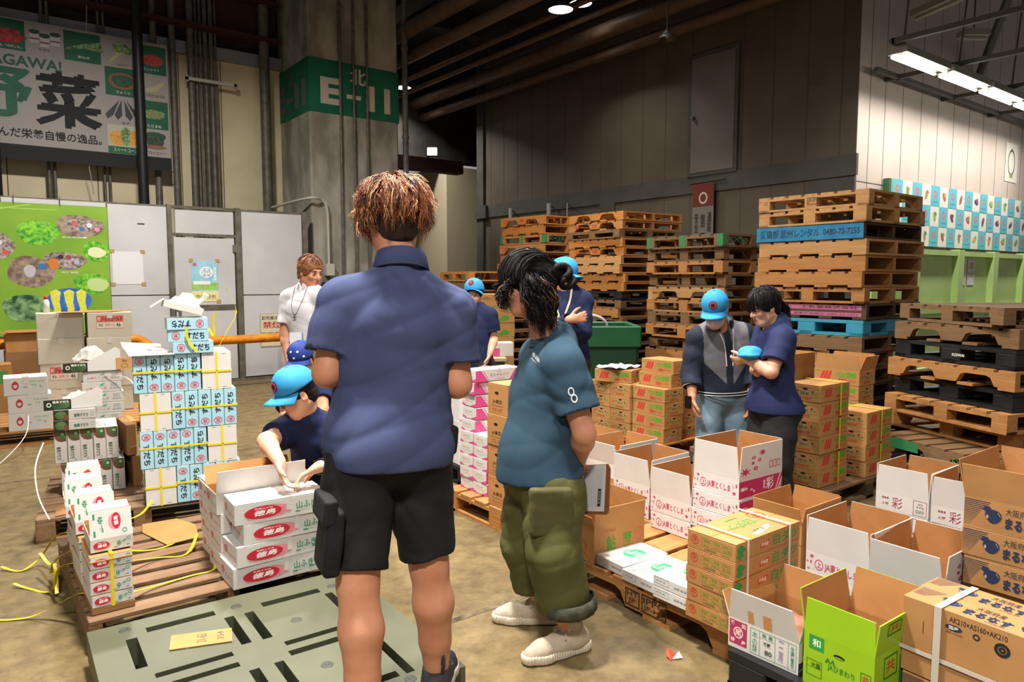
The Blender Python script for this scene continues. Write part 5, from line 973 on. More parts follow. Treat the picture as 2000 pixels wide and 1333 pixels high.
# open kraft carton behind the ponytail woman
for k in range(2): put(carton('carton', .34, .3, .25, KB, label='plain kraft carton, %s of the two under the opened one behind the ponytail woman' % ('upper', 'lower')[1-k]), 5.52, 3.40, .147+k*.252)
put(open_carton('opened_carton', .34, .3, .17, KB, KI, (.12, .12, .14, .12), (8, 8, 4, 12), .01, {'side': [('T', '3a2a1c', 'N.', .6, .2, .8, .5, 0, .04)]}, label='opened kraft carton behind the ponytail woman'), 5.52, 3.40, .652)
# --- shallot boxes
EP = M('ink_pinkbright', 'cf4a86', .5)
ef = [('R', EP, 0, 0, .12, 1), ('P', EP, [(.12, 1), (.12, 0), (.27, 0)]), ('P', EP, [(.88, 1), (1, 1), (1, 0), (.76, 0), (.74, .06)]), ('P', 'c98aa8', [(.15, 1), (.17, 1), (.31, .02), (.29, .02)]), ('T', 'b04a80', 'エシャレット', .30, .42, .72, .70, 0, .01), ('T', 'c98aa0', '特選', .46, .80, .56, .90), ('T', 'c98aa0', 'とぴあ浜松', .40, .18, .62, .28)]
es_ = [('P', EP, [(0, 0), (.3, 0), (.22, .16), (.1, .2), (0, .3)]), ('P', EP, [(1, 0), (.6, 0), (.7, .14), (.86, .22), (1, .34)]), ('T', 'b5a890', '浜松市 特産', .2, .6, .7, .72), ('T', 'b5a890', 'らっきょう', .25, .4, .8, .5)]
eb2 = Proto(carton('shallot_box', .38, .155, .0765, WB, {'front': ef, 'side': es_}, flaps=('x', WB))); tag(eb2.o, 'x', 'box')
for q in range(2):
    for k in range(5): eb2((2.64+.19+J(.004), 3.72+.0775+q*.157, ZP+k*.0782), R(J(.8)), 'pink and white shallot box, %s in the lower %s column' % (ORD[4-k], ('near', 'rear')[q]), 'pink and white shallot boxes')
for k in range(5): eb2((2.655+.19+J(.008), 3.955+J(.006), ZP+.392+k*.0835), R(J(1.2)), 'pink and white shallot box, %s of the upper five' % ORD[4-k], 'pink and white shallot boxes')
loop_strap('strap', (2.655+.20, 3.955, ZP+.392+4*.0835+.04), .079, .041, 'yz', .012, M('strap_pink', 'd9788a', .5), 'pink strap round the topmost shallot box')
# --- cartons with hand holes
hcs = [('E', '17110b', .36, .66, .56, .76), ('T', 'cf7a3a', 'いちご', .02, .84, .32, .94), ('T', '3a2c1c', 'JA鳥羽', .25, .34, .72, .50), ('R', '3a2c1c', .22, .28, .78, .29), ('T', 'b5602c', '中三 出荷', .25, .12, .75, .22), ('R', '3a2c1c', .2, .08, .8, .085)]
hb_ = Proto(carton('carton', .34, .20, .19, HB, {'side': hcs}, flaps=('x', HB))); tag(hb_.o, 'x', 'box')
for k in range(4): hb_((2.57+.17+J(.006), 3.51+J(.004), ZP+k*.1922), R(J(1)), 'brown carton with hand hole, %s of the four beside the shallot boxes' % ORD[3-k], 'brown cartons with hand holes')
# --- white foam boxes
FM = M('foam_white', 'd3d0cf', .8, 'cbc8c7', scale=6, bump=.1, bscale=150)
fb = Proto(carton('foam_box', .38, .24, .17, FM)); tag(fb.o, 'x', 'box')
for q, (x, y, n) in enumerate(((3.14, 4.60, 2), (3.1, 4.86, 2))):
    put(tag(plastic_pallet(PLK, (), .44, .27, .14), 'low black plastic dolly under the %s foam boxes' % ('near', 'rear')[q], 'dolly'), x, y, 0)
    for k in range(n+1): fb((x+J(.004), y+J(.004), .142+k*.1715), R(-6), 'white foam box, %s, %s stack behind man in shorts' % (ORD[n-k], ('near', 'rear')[q]), 'white foam boxes')
# --- work table with things, cartons behind
e = tag(empty('work_table', (4.33, 6.72, 0), R(-30)), 'low dark work table behind the woman in a cap', 'table')
m = MB(); m.bbox((-.55, -.3, .66), (.55, .3, .70), M('table_top', 'a99878', .6), .005); m.build('tabletop', e)
m = MB(); m.box((-.53, -.29, .56), (.53, -.27, .66), M('table_dark', '24221f', .6)); m.build('apron', e)
for x in (-.5, .5):
    for y in (-.25, .25): m = MB(); m.box((x-.025, y-.025, 0), (x+.025, y+.025, .66), M('table_dark', '')); m.build('leg', e)
put(carton('carton', .34, .26, .17, KB, {'side': [('T', 'b5502c', 'いちご', .2, .3, .7, .6)], 'front': [('T', 'b5502c', 'NO.', .25, .2, .7, .6)]}, flaps=('x', KB), label='small kraft carton standing on the work table'), 4.38, 6.62, .701, -30)
put(carton('carton', .3, .2, .15, WB, {'front': [('R', EP, 0, 0, .5, .6)]}, label='white and pink carton on the work table beside the bottle'), 4.74, 6.44, .701, -30)
m = MB(); m.lathe([(0, 0), (.032, 0), (.034, .02), (.034, .13), (.02, .17), (.013, .185), (.013, .2), (0, .2)], M('bottle_clear', 'b9bdb8', .1, alpha=.55, spec=.8)); b = m.build('bottle', loc=(4.50, 6.40, .701), label='clear plastic bottle with white cap on the work table', cat='bottle')
m = MB(); m.lathe([(.034, .06), (.0345, .06), (.0345, .12), (.034, .12)], M('bottle_label', '4a4a44', .5)); m.build('label_band', b); m = MB(); m.lathe([(0, .2), (.016, .2), (.016, .225), (0, .225)], WB); m.build('cap', b)
gpc = Proto(carton('leaf_carton', .42, .3, .17, PB_, {'side': [('T', '6a5a34', '野菜セット', .1, .55, .5, .8), ('P', '4f8a2c', [(.2, .1), (.5, .25), (.7, .55), (.9, .4), (.85, .15), (.5, .08)])], 'front': [('T', '6a5a34', '野菜セット', .1, .55, .45, .8), ('P', '4f8a2c', [(.3, .1), (.55, .25), (.7, .55), (.85, .4), (.8, .15), (.5, .08)])]})); tag(gpc.o, 'x', 'box')
for k in range(8): gpc((5.15+J(.01), 7.05+J(.01), .0+k*.172), R(-32+J(2)), 'brown carton with green leaf print, %s behind the work table' % ORD[7-k], 'cartons with green leaf print')
# --- green container
e = tag(empty('green_container', (5.88, 6.28, 0), R(-37)), 'big dark green plastic container behind the long haired man', 'container')
CG = M('container_green', '1d5a38', .5, '184d30', scale=3); CGD = M('container_dark', '123a26', .6)
m = MB(); W, D, Hh = 1.15, .9, 1.02
for a, b in (((-W/2, -D/2, .12), (W/2, -D/2+.03, Hh-.24)), ((-W/2, D/2-.03, .12), (W/2, D/2, Hh-.24)), ((-W/2, -D/2, .12), (-W/2+.03, D/2, Hh-.24)), ((W/2-.03, -D/2, .12), (W/2, D/2, Hh-.24)), ((-W/2, -D/2, .1), (W/2, D/2, .13))): m.box(a, b, CGD)
for k in range(9): x = -W/2+.06+k*.125; m.box((x, -D/2-.012, .14), (x+.07, -D/2, Hh-.45), CGD)
m.build('tub', e)
m = MB()
for a, b in (((-W/2-.02, -D/2-.03, Hh-.24), (W/2+.02, -D/2+.03, Hh)), ((-W/2-.02, D/2-.03, Hh-.24), (W/2+.02, D/2+.03, Hh)), ((-W/2-.03, -D/2, Hh-.24), (-W/2+.03, D/2, Hh)), ((W/2-.03, -D/2, Hh-.24), (W/2+.03, D/2, Hh))): m.bbox(a, b, CG, .012)
m.build('collar', e)
m = MB(); m.box((-W/2, -D/2, 0), (-W/2+.2, D/2, .1), PLK); m.box((W/2-.2, -D/2, 0), (W/2, D/2, .1), PLK); m.build('feet', e)
m = MB(); m.tube(spline([(-.12, -.3, Hh-.1), (-.1, -.36, Hh+.05), (.05, -.38, Hh+.12), (.2, -.36, Hh+.05), (.24, -.3, Hh-.1)], 6), .016, WB, 8); m.build('hose', loc=(5.88, 6.28, 0), rz=R(-37), label='white hose loop arching out of the green container', cat='hose')
# --- kraft carton by the white shirt man
put(carton('carton', .38, .32, .56, KB, {'front': [('T', '4f8a3a', 'Mr.1', .1, .45, .5, .7)]}, flaps=('x', KB), label='kraft carton standing by the yellow guard rail'), 4.05, 9.95, 0, -10)
m = MB(); m.box((4.02, 11.0, 0), (4.07, 11.05, .62), GALV); m.build('post', label='short grey post by the yellow guard rail', cat='post')
# scrap on the floor
m = MB(); m.slab([(0, 0, 0), (.05, .01, .0), (.035, .045, .025), (.005, .03, .012)], (0, 0, .002), ink('c2402c')); m.slab([(.01, .0, .004), (.05, -.02, .004), (.055, .005, .02)], (0, 0, .002), WB); m.build('paper_scrap', loc=(2.22, 1.84, .001), label='crumpled red and white paper scrap on the floor by the right pallet', cat='paper')
# ================================================================ stacks of empty pallets
rp = random.Random(23); PR_ = {}
def pal(kind, hh=.144):
    if (kind, hh) not in PR_:
        st, mi, mk = (*kind, None)[:3]; W2 = {0: WD[0], 1: WD[1], 2: WD[2], 3: WD[3], 4: WD[4]}.get(mi)
        if st == 'plastic': o = plastic_pallet(mi, mk or (), h=min(.15, hh+.001))
        else: o = pallet(st, W2, W2, 1.1, 1.1, hh, single=True, marks=mk or ())
        tag(o, 'x', 'pallet'); PR_[(kind, hh)] = Proto(o)
    return PR_[(kind, hh)]
def stack(nm, cx, cy, rz, levels, h=.146, jit=.03, grp=None, z=0):
    n = len(levels)
    for i, k in enumerate(reversed(levels)):       # levels listed from the top
        dx = dy = dr = 0
        if isinstance(k, dict): dx, dy, dr = k.get('d', (0, 0, 0)); k = k['k']
        lvl = n-1-i; kn = {'plastic': 'plastic pallet', 'block': 'wooden block pallet', 'stringer': 'wooden pallet', 'notch': 'arched wooden pallet'}[k[0]]
        cname = {id(PLB): 'blue ', id(PLK): 'black '}.get(id(k[1]), '') if k[0] == 'plastic' else {0: 'pale ', 1: 'brown ', 2: 'dull brown ', 3: 'dark ', 4: 'orange '}[k[1]]
        o = pal(k, .144 if h > .13 else h-.002)((cx+dx+rp.uniform(-jit, jit), cy+dy+rp.uniform(-jit, jit), z), R(rz+dr+rp.uniform(-1.5, 1.5)), '%s%s, %s %s' % (cname, kn, ORD[lvl] if lvl < 20 else ORD[20+(lvl == n-1)], nm), grp); z += h+.001 if h < .13 else .152 if k[0] == 'plastic' else h
RENT = (('side', (('R', PAINT['blue'], 0, .02, 1, .98), ('T', '1c3548', '愛鶏部 武州レンタル', .04, .22, .62, .78, 0, .02), ('T', '1c3548', '0480-72-7255', .65, .3, .97, .7, 0, .02))),)
PINK = (('side', (('R', 'b5668a', .30, .58, .96, .88), ('T', '4a2436', '上乳業株式会社', .42, .64, .93, .83, 0, .02), ('R', 'b5668a', .30, .18, .96, .42), ('T', '6a3450', '無断使用禁止 0485-22-1203', .36, .23, .93, .37))),)
KOI = (('side', (('T', 'c9c9c4', 'KOIWAI', .52, .38, .62, .54, 0, .04),)),)
GRNM = (('side', (('R', PAINT['green'], 0, .1, .06, 1), ('R', PAINT['green'], .47, .1, .53, 1), ('R', PAINT['green'], .94, .1, 1, 1))), ('front', (('T', '2f5a3c', 'EX28', .1, .4, .4, .75, 0, .03), ('R', PAINT['green'], 0, .1, .05, 1))))
GRN2 = (('side', (('R', PAINT['green'], 0, .4, .35, .95), ('T', '3f7a34', 'EX26', .62, .35, .75, .65), ('B', PAINT['green'], .88, .1, .99, .9, .02))), ('front', (('R', PAINT['green'], 0, 0, .06, 1), ('R', PAINT['green'], .8, .6, 1, 1))))
REDM = (('side', (('R', 'b04a3a', .12, .4, .2, .75), ('R', 'b04a3a', .46, .4, .54, .75))),)
STMP = (('side', (('B', '4a3420', .47, .3, .56, .75, .006), ('T', '4a3420', 'JP HT', .48, .38, .55, .66), ('T', '4a3420', '二三', .05, .5, .09, .7))),)
NUM = (('side', (('T', '5a4426', '4403', .06, .4, .18, .62),)),)
B, S_, N_ = 'block', 'stringer', 'notch'
stack('of the tallest pallet stack', 7.0, 3.78, 0, [(B, 0, STMP), (B, 0), {'k': (S_, 3, RENT)}, (S_, 0), (S_, 1), {'k': (S_, 1), 'd': (-.02, .03, 0)}, (B, 1), {'k': (S_, 3, PINK)}, ('plastic', PLB), {'k': (S_, 2), 'd': (-.06, 0, 0)}, (B, 2), (S_, 2), (B, 3), (S_, 3), (B, 2), (S_, 2)], .147, .02, 'pallets in the tallest stack')
stack('of the middle pallet stack', 7.12, 5.36, 0, [(B, 2, GRNM), (B, 2), (B, 1), (B, 2), (N_, 0, NUM), (B, 1), (B, 2), (B, 1), (B, 2), (S_, 1), (B, 2), (B, 2), (S_, 2), (B, 2)], .146, .03, 'pallets in the middle stack')
stack('of the far pallet stack', 7.42, 7.12, -3, [(N_, 4), (N_, 1, REDM), (B, 2), (S_, 4), (N_, 4, REDM), (S_, 0), (S_, 0), (S_, 4), (S_, 4), ('plastic', PLK), (B, 2), (S_, 1), (B, 2), (S_, 2), (B, 2), (S_, 2), (B, 2), (S_, 2), (B, 2), (S_, 2), (B, 2)], .115, .03, 'pallets in the far stack')
stack('of the farthest left pallet stack', 8.0, 9.55, 2, [(N_, 4, REDM), (S_, 4), (B, 1, GRNM), (N_, 1, REDM), (B, 4), (S_, 1), (B, 2), (S_, 1), (B, 2), (S_, 2), (B, 2), (S_, 2), (B, 2), (S_, 2), (B, 2), (S_, 2), (B, 2)], .152, .04, 'pallets in the farthest stack')
stack('of the low pallet stack', 6.66, 9.35, -10, [(B, 4), (S_, 2), (B, 2), (S_, 3), (B, 2), (S_, 2), (B, 2), (S_, 2), (B, 2), (S_, 2), (B, 2)], .152, .04, 'pallets in the low stack')
stack('of the dark right edge stack', 6.62, 2.16, -22, [{'k': (B, 2), 'd': (.02, 0, -6)}, (N_, 2), ('plastic', PLK, KOI), {'k': (N_, 1), 'd': (-.06, .03, 2)}, ('plastic', PLK), {'k': (B, 1), 'd': (-.1, .03, 2)}, {'k': (B, 1), 'd': (.03, .02, 2)}, {'k': (N_, 2, GRN2), 'd': (-.36, -.05, 3)}, ('plastic', PLK)], .149, .015, 'pallets in the dark stack at the right')
from mathutils.bvhtree import BVHTree
# ================================================================ figures: distance-field modelling
V3 = lambda *a: np.array(a if len(a) == 3 else a[0], float)
def unit(v): v = np.asarray(v, float); return v/max(np.linalg.norm(v), 1e-9)
class Field:
    """solid described by blended shapes; meshed as one closed surface"""
    def __init__(s): s.ops = []; s.late = []
    def cap(s, a, b, ra, rb=None, k=.02, op='u', flat=None, clip=()):
        s.ops.append(('cap', V3(a), V3(b), ra, ra if rb is None else rb, k, op, flat, clip)); return s
    def chain(s, pts, rs, k=.02, op='u', flat=None, clip=()):
        for i in range(len(pts)-1): s.cap(pts[i], pts[i+1], rs[i], rs[i+1], k if i == 0 else min(k, .02), op, flat, clip)
        return s
    def sleeve(s, pts, rs, end, d, k=.04, ri=.06, depth=.03):
        """cloth tube cut square at end (direction d) and hollowed at its opening"""
        d = unit(d); s.chain(pts, rs, k, clip=((end, d),)); s.late.append((end-d*.1, end+d*.1, ri, ((end-d*depth, -d), (end+d*.004, d)))); return s
    def ell(s, c, ax, r, k=.02, op='u'):
        """ellipsoid: centre, axes (3 unit vectors), radii"""
        s.ops.append(('ell', V3(c), np.array([unit(a) for a in ax]), V3(r), k, op)); return s
    def box(s, c, ax, half, rnd, k=.01, op='u'):
        s.ops.append(('box', V3(c), np.array([unit(a) for a in ax]), V3(half), rnd, k, op)); return s
    def plane(s, p, n, k=.004, region=None):
        """keep the side away from n; region=(centre, radius) limits where it cuts"""
        s.ops.append(('pl', V3(p), unit(n), k, region)); return s
    def noise(s, fn): s.ops.append(('fn', fn)); return s
    def bounds(s):
        lo, hi = np.full(3, 1e9), np.full(3, -1e9)
        for o in s.ops:
            if o[0] == 'cap' and o[6] == 'u':
                r = max(o[3], o[4])*(max(1, o[7][1]) if o[7] else 1)
                for p in (o[1], o[2]): lo = np.minimum(lo, p-r); hi = np.maximum(hi, p+r)
            elif o[0] == 'ell' and o[5] == 'u': r = o[3].max(); lo = np.minimum(lo, o[1]-r); hi = np.maximum(hi, o[1]+r)
            elif o[0] == 'box' and o[6] == 'u': r = np.linalg.norm(o[3])+o[4]; lo = np.minimum(lo, o[1]-r); hi = np.maximum(hi, o[1]+r)
        return lo, hi
    def mesh(s, h):
        lo, hi = s.bounds(); lo = lo-3*h-.015; n = np.ceil((hi+.015-lo)/h).astype(int)+3
        D = np.full(n, .12, np.float32); gx = [lo[i]+h*np.arange(n[i]) for i in range(3)]
        def sub(a, b, m):
            i0 = np.clip(np.floor((np.minimum(a, b)-m-lo)/h).astype(int), 0, n-1); i1 = np.clip(np.ceil((np.maximum(a, b)+m-lo)/h).astype(int)+1, 1, n)
            sl = tuple(slice(i0[k], i1[k]) for k in range(3)); return sl, np.stack(np.meshgrid(*[gx[k][sl[k]] for k in range(3)], indexing='ij'), -1)
        def mix(A, d, k, op):
            d = d.astype(np.float32)
            if op == 's':
                hh = np.maximum(k-np.abs(A+d), 0)/max(k, 1e-6); return np.maximum(A, -d)+hh*hh*k*.25
            hh = np.maximum(k-np.abs(A-d), 0)/max(k, 1e-6); return np.minimum(A, d)-hh*hh*k*.25
        for a, b, r, cl in s.late: s.cap(a, b, r, r, .003, 's', None, cl)
        for o in s.ops:
            if o[0] == 'cap':
                _, a, b, ra, rb, k, op, flat, clip = o; m = max(ra, rb)*(max(1, flat[1]) if flat else 1)+k+2.5*h
                sl, P = sub(a, b, m); q = P-a; ab = b-a
                if flat:
                    nv = unit(flat[0]); f = flat[1]; dn = q@nv; q = q+nv*(dn*(1/f-1))[..., None]; ab = ab+nv*((ab@nv)*(1/f-1))
                t = np.clip((q@ab)/max(ab@ab, 1e-9), 0, 1); d = np.linalg.norm(q-t[..., None]*ab, axis=-1)-(ra+(rb-ra)*t)
                if flat and flat[1] < 1: d = d*flat[1]**.5
                for cp, cn in clip: d = np.maximum(d, (P-cp)@cn)
                D[sl] = mix(D[sl], d, k, op)
            elif o[0] == 'ell':
                _, c, ax, r, k, op = o; sl, P = sub(c, c, r.max()+k+2.5*h); q = (P-c)@ax.T
                k0 = np.linalg.norm(q/r, axis=-1); k1 = np.linalg.norm(q/(r*r), axis=-1); d = k0*(k0-1)/np.maximum(k1, 1e-6); D[sl] = mix(D[sl], d, k, op)
            elif o[0] == 'box':
                _, c, ax, hf, rn, k, op = o; sl, P = sub(c, c, np.linalg.norm(hf)+rn+k+2.5*h); q = np.abs((P-c)@ax.T)-hf
                d = np.linalg.norm(np.maximum(q, 0), axis=-1)+np.minimum(q.max(-1), 0)-rn; D[sl] = mix(D[sl], d, k, op)
            elif o[0] == 'pl':
                _, p, nn, k, reg = o
                if reg: c, r = V3(reg[0]), reg[1]; sl, P = sub(c, c, r)
                else: sl = tuple(slice(0, n[k_]) for k_ in range(3)); P = np.stack(np.meshgrid(*gx, indexing='ij'), -1)
                d = ((P-p)@nn).astype(np.float32)
                if reg: d = np.where(np.linalg.norm(P-c, axis=-1) < r, d, -1).astype(np.float32)
                D[sl] = np.maximum(D[sl], d)
            else:
                # only near the surface
                I = np.argwhere(np.abs(D) < .03)
                if len(I): P = lo+I*h; D[I[:, 0], I[:, 1], I[:, 2]] += o[1](P).astype(np.float32)
        return surface_nets(D, lo, h)
def surface_nets(D, lo, h):
    S = D < 0; n = np.array(D.shape)
    c = np.zeros(n-1, np.int8)
    for i in (0, 1):
        for j in (0, 1):
            for k in (0, 1): c += S[i:n[0]-1+i, j:n[1]-1+j, k:n[2]-1+k]
    act = (c > 0) & (c < 8); I = np.argwhere(act); idx = np.full(n-1, -1, np.int64); idx[act] = np.arange(len(I))
    acc = np.zeros((len(I), 3)); cnt = np.zeros(len(I))
    cor = [(i, j, k) for i in (0, 1) for j in (0, 1) for k in (0, 1)]
    for a in cor:
        for ax in range(3):
            if a[ax]: continue
            b = list(a); b[ax] = 1
            da = D[I[:, 0]+a[0], I[:, 1]+a[1], I[:, 2]+a[2]]; db = D[I[:, 0]+b[0], I[:, 1]+b[1], I[:, 2]+b[2]]
            m = (da < 0) != (db < 0); t = np.where(m, da/np.where(m, da-db, 1), 0)
            p = np.tile(np.array(a, float), (len(I), 1)); p[:, ax] = t; acc += p*m[:, None]; cnt += m
    Vt = lo+(I+acc/np.maximum(cnt, 1)[:, None])*h; F = []
    for ax in range(3):
        u, v = (ax+1) % 3, (ax+2) % 3
        sl0 = [slice(1, -1)]*3; sl0[ax] = slice(0, -1); sl1 = list(sl0); sl1[ax] = slice(1, None)
        A, B = S[tuple(sl0)], S[tuple(sl1)]; E = np.argwhere(A != B)
        if not len(E): continue
        sg = A[E[:, 0], E[:, 1], E[:, 2]]; base = E+1; base[:, ax] -= 1
        def cell(du, dv):
            q = base.copy(); q[:, u] += du; q[:, v] += dv; return idx[q[:, 0], q[:, 1], q[:, 2]]
        Q = np.stack([cell(-1, -1), cell(0, -1), cell(0, 0), cell(-1, 0)], 1); Q[~sg] = Q[~sg][:, ::-1]; F.append(Q)
    return Vt, np.concatenate(F)
def mesh_obj(name, Vt, F, mats, parent=None, pick=None, smooth=2, origin=None):
    Vt = np.array(Vt)
    for _ in range(smooth):      # light smoothing along edges
        E = np.concatenate([F[:, [0, 1]], F[:, [1, 2]], F[:, [2, 3]], F[:, [3, 0]]]); acc = np.zeros_like(Vt); cnt = np.zeros(len(Vt))
        np.add.at(acc, E[:, 0], Vt[E[:, 1]]); np.add.at(acc, E[:, 1], Vt[E[:, 0]]); np.add.at(cnt, E[:, 0], 1); np.add.at(cnt, E[:, 1], 1)
        Vt = Vt*.5+acc/np.maximum(cnt, 1)[:, None]*.5
    o0 = np.zeros(3) if origin is None else np.asarray(origin)
    me = bpy.data.meshes.new(name); L = len(F); me.vertices.add(len(Vt)); me.vertices.foreach_set('co', (Vt-o0).ravel())
    me.loops.add(L*4); me.loops.foreach_set('vertex_index', F.ravel().astype(np.int32)); me.polygons.add(L)
    me.polygons.foreach_set('loop_start', np.arange(0, L*4, 4, dtype=np.int32)); me.polygons.foreach_set('use_smooth', np.ones(L, bool))
    for m in mats: me.materials.append(m)
    if pick is not None:
        C = Vt[F].mean(1); me.polygons.foreach_set('material_index', pick(C).astype(np.int32))
    me.update(calc_edges=True); me.validate()
    o = bpy.data.objects.new(name, me); COL.objects.link(o)
    if parent: o.parent = parent
    elif origin is not None: o.location = o0
    return o
def folds(seed, amp, freq, axis=(0, 0, 1), n=5, mask=None):
    """cloth folds: warped waves running across an axis"""
    r = np.random.RandomState(seed); K = []
    for i in range(n):
        d = unit(r.randn(3)+np.array(axis)*r.choice([-1.6, 1.6])); K.append((d*freq*r.uniform(.6, 1.5), r.uniform(0, 6.28), r.randn(3)*freq*.45, r.uniform(0, 6.28), r.uniform(.5, 1)))
    def f(P):
        s = 0
        for k, ph, w, ph2, a in K: s = s+a*(1-np.abs(np.sin(P@k+ph+1.6*np.sin(P@w+ph2))))**2
        s = amp*(s/n*2-.55)
        if mask is not None: s = s*mask(P)
        return s
    return f
# view helper: a point given by where the picture shows it and its depth from the camera
_F = np.array([math.cos(YAW)*math.cos(PITCH), math.sin(YAW)*math.cos(PITCH), -math.sin(PITCH)]); _R = np.array([math.sin(YAW), -math.cos(YAW), 0.]); _U = np.cross(_R, _F)
def at(u, v, d): return np.array([0, 0, CAM_H])+_F*d+_R*d*(u-1000)/1408-_U*d*(v-666.5)/1408
def atz(u, v, z): d = _F+_R*(u-1000)/1408-_U*(v-666.5)/1408; return np.array([0, 0, CAM_H])+d*((z-CAM_H)/d[2])
FH = unit([_F[0], _F[1], 0]); Z = np.array([0, 0, 1.])
def heading(a): a = math.radians(a); return _R*math.sin(a)+FH*math.cos(a)      # 0 = away from the camera, 90 = to the right of the picture, -90 = left, 180 = towards it
SKIN = M('skin', 'c98f72', .5, 'bf8468', scale=14, bump=.05, bscale=90, spec=.35); SKINT = M('skin_tan', 'c48a6c', .5, 'b87c5e', scale=12, bump=.05, bscale=90, spec=.35); SKINL = M('skin_light', 'd6a68c', .5, 'cd9a80', scale=14, spec=.35)
LIP = M('lips', 'b06a5e', .5); LIPW = M('lips_red', 'b5544e', .45); HAIRB = M('hair_black', '100d0f', .65, '181415', scale=60, spec=.18); EYEW = M('eye_white', 'd8d2cc', .3); EYED = M('eye_dark', '17100e', .3)
def frame(up, fw):
    up = unit(up); fw = unit(np.asarray(fw, float)-up*np.dot(fw, up)); return np.cross(fw, up), fw, up      # right, forward, up
class Body:
    """skeleton of world points; b scales girth, s scales size"""
    def __init__(q, J, face, s=1., b=1., head_up=None, arms=(1, 1), legs=(1, 1), chest=None):
        q.J = {k: V3(v) for k, v in J.items()}; q.s = s; q.b = b; J = q.J
        q.msh = (J['shL']+J['shR'])/2; q.mhip = (J['hipL']+J['hipR'])/2
        q.up = unit(q.msh-q.mhip); q.rt = unit(J['shR']-J['shL']); q.rt = unit(q.rt-q.up*np.dot(q.rt, q.up)); q.fw = np.cross(q.up, q.rt)
        hr = unit(J['hipR']-J['hipL']); q.hrt = hr; q.hfw = unit(np.cross(Z, hr))
        q.hc = J['head']; q.hr, q.hf, q.hu = frame(head_up if head_up is not None else q.hc-q.msh, face); q.arms = arms; q.legs = legs
    def torso(q, f, g=0., k=.05):
        s, b = q.s, q.b; T = (q.rt, q.fw, q.up); m = q.msh; L = np.linalg.norm(q.msh-q.mhip); sw = np.linalg.norm(q.J['shR']-q.J['shL'])/2
        f.ell(m-q.up*.13*s+q.fw*.005, T, (sw*.97*b+g, .112*s*b+g, .19*s+g), k)
        f.ell(m-q.up*.05*s-q.fw*.02*s, T, (sw*.85*b+g, .085*s*b+g, .09*s+g), k)
        f.ell(m-q.up*L*.62, T, (.147*s*b+g, .105*s*b+g, .16*s+g), k)
        f.ell(q.mhip+q.up*.05*s, (q.hrt, q.hfw, Z), (.168*s*b+g, .118*s*b+g, .13*s+g), k)
        for sd in (-1, 1): f.ell(q.mhip+q.hrt*sd*.075*s-q.hfw*.055*s-Z*.02*s, (q.hrt, q.hfw, Z), (.088*s*b+g, .085*s*b+g, .095*s+g), .04)
        for sh in ('shL', 'shR'):
            f.cap(m+q.up*.05*s-q.fw*.015*s, q.J[sh], .052*s*b+g, .056*s*b+g, .04); f.cap(m+q.up*.085*s-q.fw*.02*s, m+(q.J[sh]-m)*.75+q.up*.012*s, .054*s+g, .050*s+g, .04)
        return f
    def arm(q, f, sd, g=0., r=(.052, .044, .045, .029), to='wr'):
        J, s, b = q.J, q.s, q.b; a, e = J['sh'+sd], J['el'+sd]
        if to == 'wr':
            w = J['wr'+sd]; mid = e+(w-e)*.25
            f.chain([a, a+(e-a)*.4, e], [r[0]*s*b+g, (r[0]+.002)*s*b+g, r[1]*s*b+g], .03); f.chain([e, mid, w], [r[1]*s*b+g, r[2]*s*b+g, r[3]*s*b+g], .02)
        return f
    def leg(q, f, sd, g=0., r=(.088, .060, .062, .038)):
        J, s, b = q.J, q.s, q.b; h, k, a = J['hip'+sd], J['kn'+sd], J['an'+sd]
        f.chain([h, h+(k-h)*.35, k], [r[0]*s*b+g, (r[0]-.004)*s*b+g, r[1]*s*b+g], .04)
        back = unit(np.cross(np.cross(k-h, q.hfw), k-a)) if False else -q.hfw
        c = k+(a-k)*.32+back*.016*s
        f.chain([k, c, k+(a-k)*.68+back*.006*s, a], [r[1]*.92*s*b+g, r[2]*s*b+g, (r[3]+.010)*s*b+g, r[3]*s*b+g], .02)
        if 'toe'+sd in J: t = J['toe'+sd]; f.cap(a-Z*.03*s, t, .034*s, .026*s, .03)
        return f
    def head(q, f, ears=True, hs=1.0, open_=False):
        c, r, w, u, s = q.hc, q.hr, q.hf, q.hu, q.s*hs; A = (r, w, u)
        f.ell(c+u*.022*s-w*.012*s, A, (.074*s, .093*s, .088*s), .02)
        f.ell(c+w*.024*s-u*.042*s, A, (.059*s, .068*s, .080*s), .03)
        f.ell(c+w*.056*s-u*.100*s, A, (.032*s, .028*s, .024*s), .03)
        for sd in (-1, 1):
            f.cap(c+r*sd*.050*s-u*.06*s-w*.005*s, c+r*sd*.018*s+w*.055*s-u*.10*s, .02*s, .018*s, .03)
            f.ell(c+r*sd*.037*s+w*.068*s-u*.032*s, A, (.022*s, .018*s, .018*s), .02)
        f.cap(c+w*.080*s+u*.020*s-r*.03*s, c+w*.080*s+u*.020*s+r*.03*s, .012*s, None, .015)
        for sd in (-1, 1): f.ell(c+w*.098*s+r*sd*.032*s-u*.002*s, A, (.019*s, .014*s, .012*s), .012, 's')
        f.chain([c+w*.086*s+u*.006*s, c+w*.104*s-u*.024*s, c+w*.110*s-u*.036*s], [.0075*s, .010*s, .0115*s], .008)
        for sd in (-1, 1): f.ell(c+w*.098*s+r*sd*.012*s-u*.038*s, A, (.0085*s, .011*s, .008*s), .006)
        f.cap(c+w*.088*s-u*.064*s-r*.016*s, c+w*.088*s-u*.064*s+r*.016*s, .0075*s, None, .008); f.cap(c+w*.086*s-u*.074*s-r*.013*s, c+w*.086*s-u*.074*s+r*.013*s, .008*s, None, .008)
        f.cap(c+w*.100*s-u*.069*s-r*.02*s, c+w*.100*s-u*.069*s+r*.02*s, .0035*s, None, .004, 's')
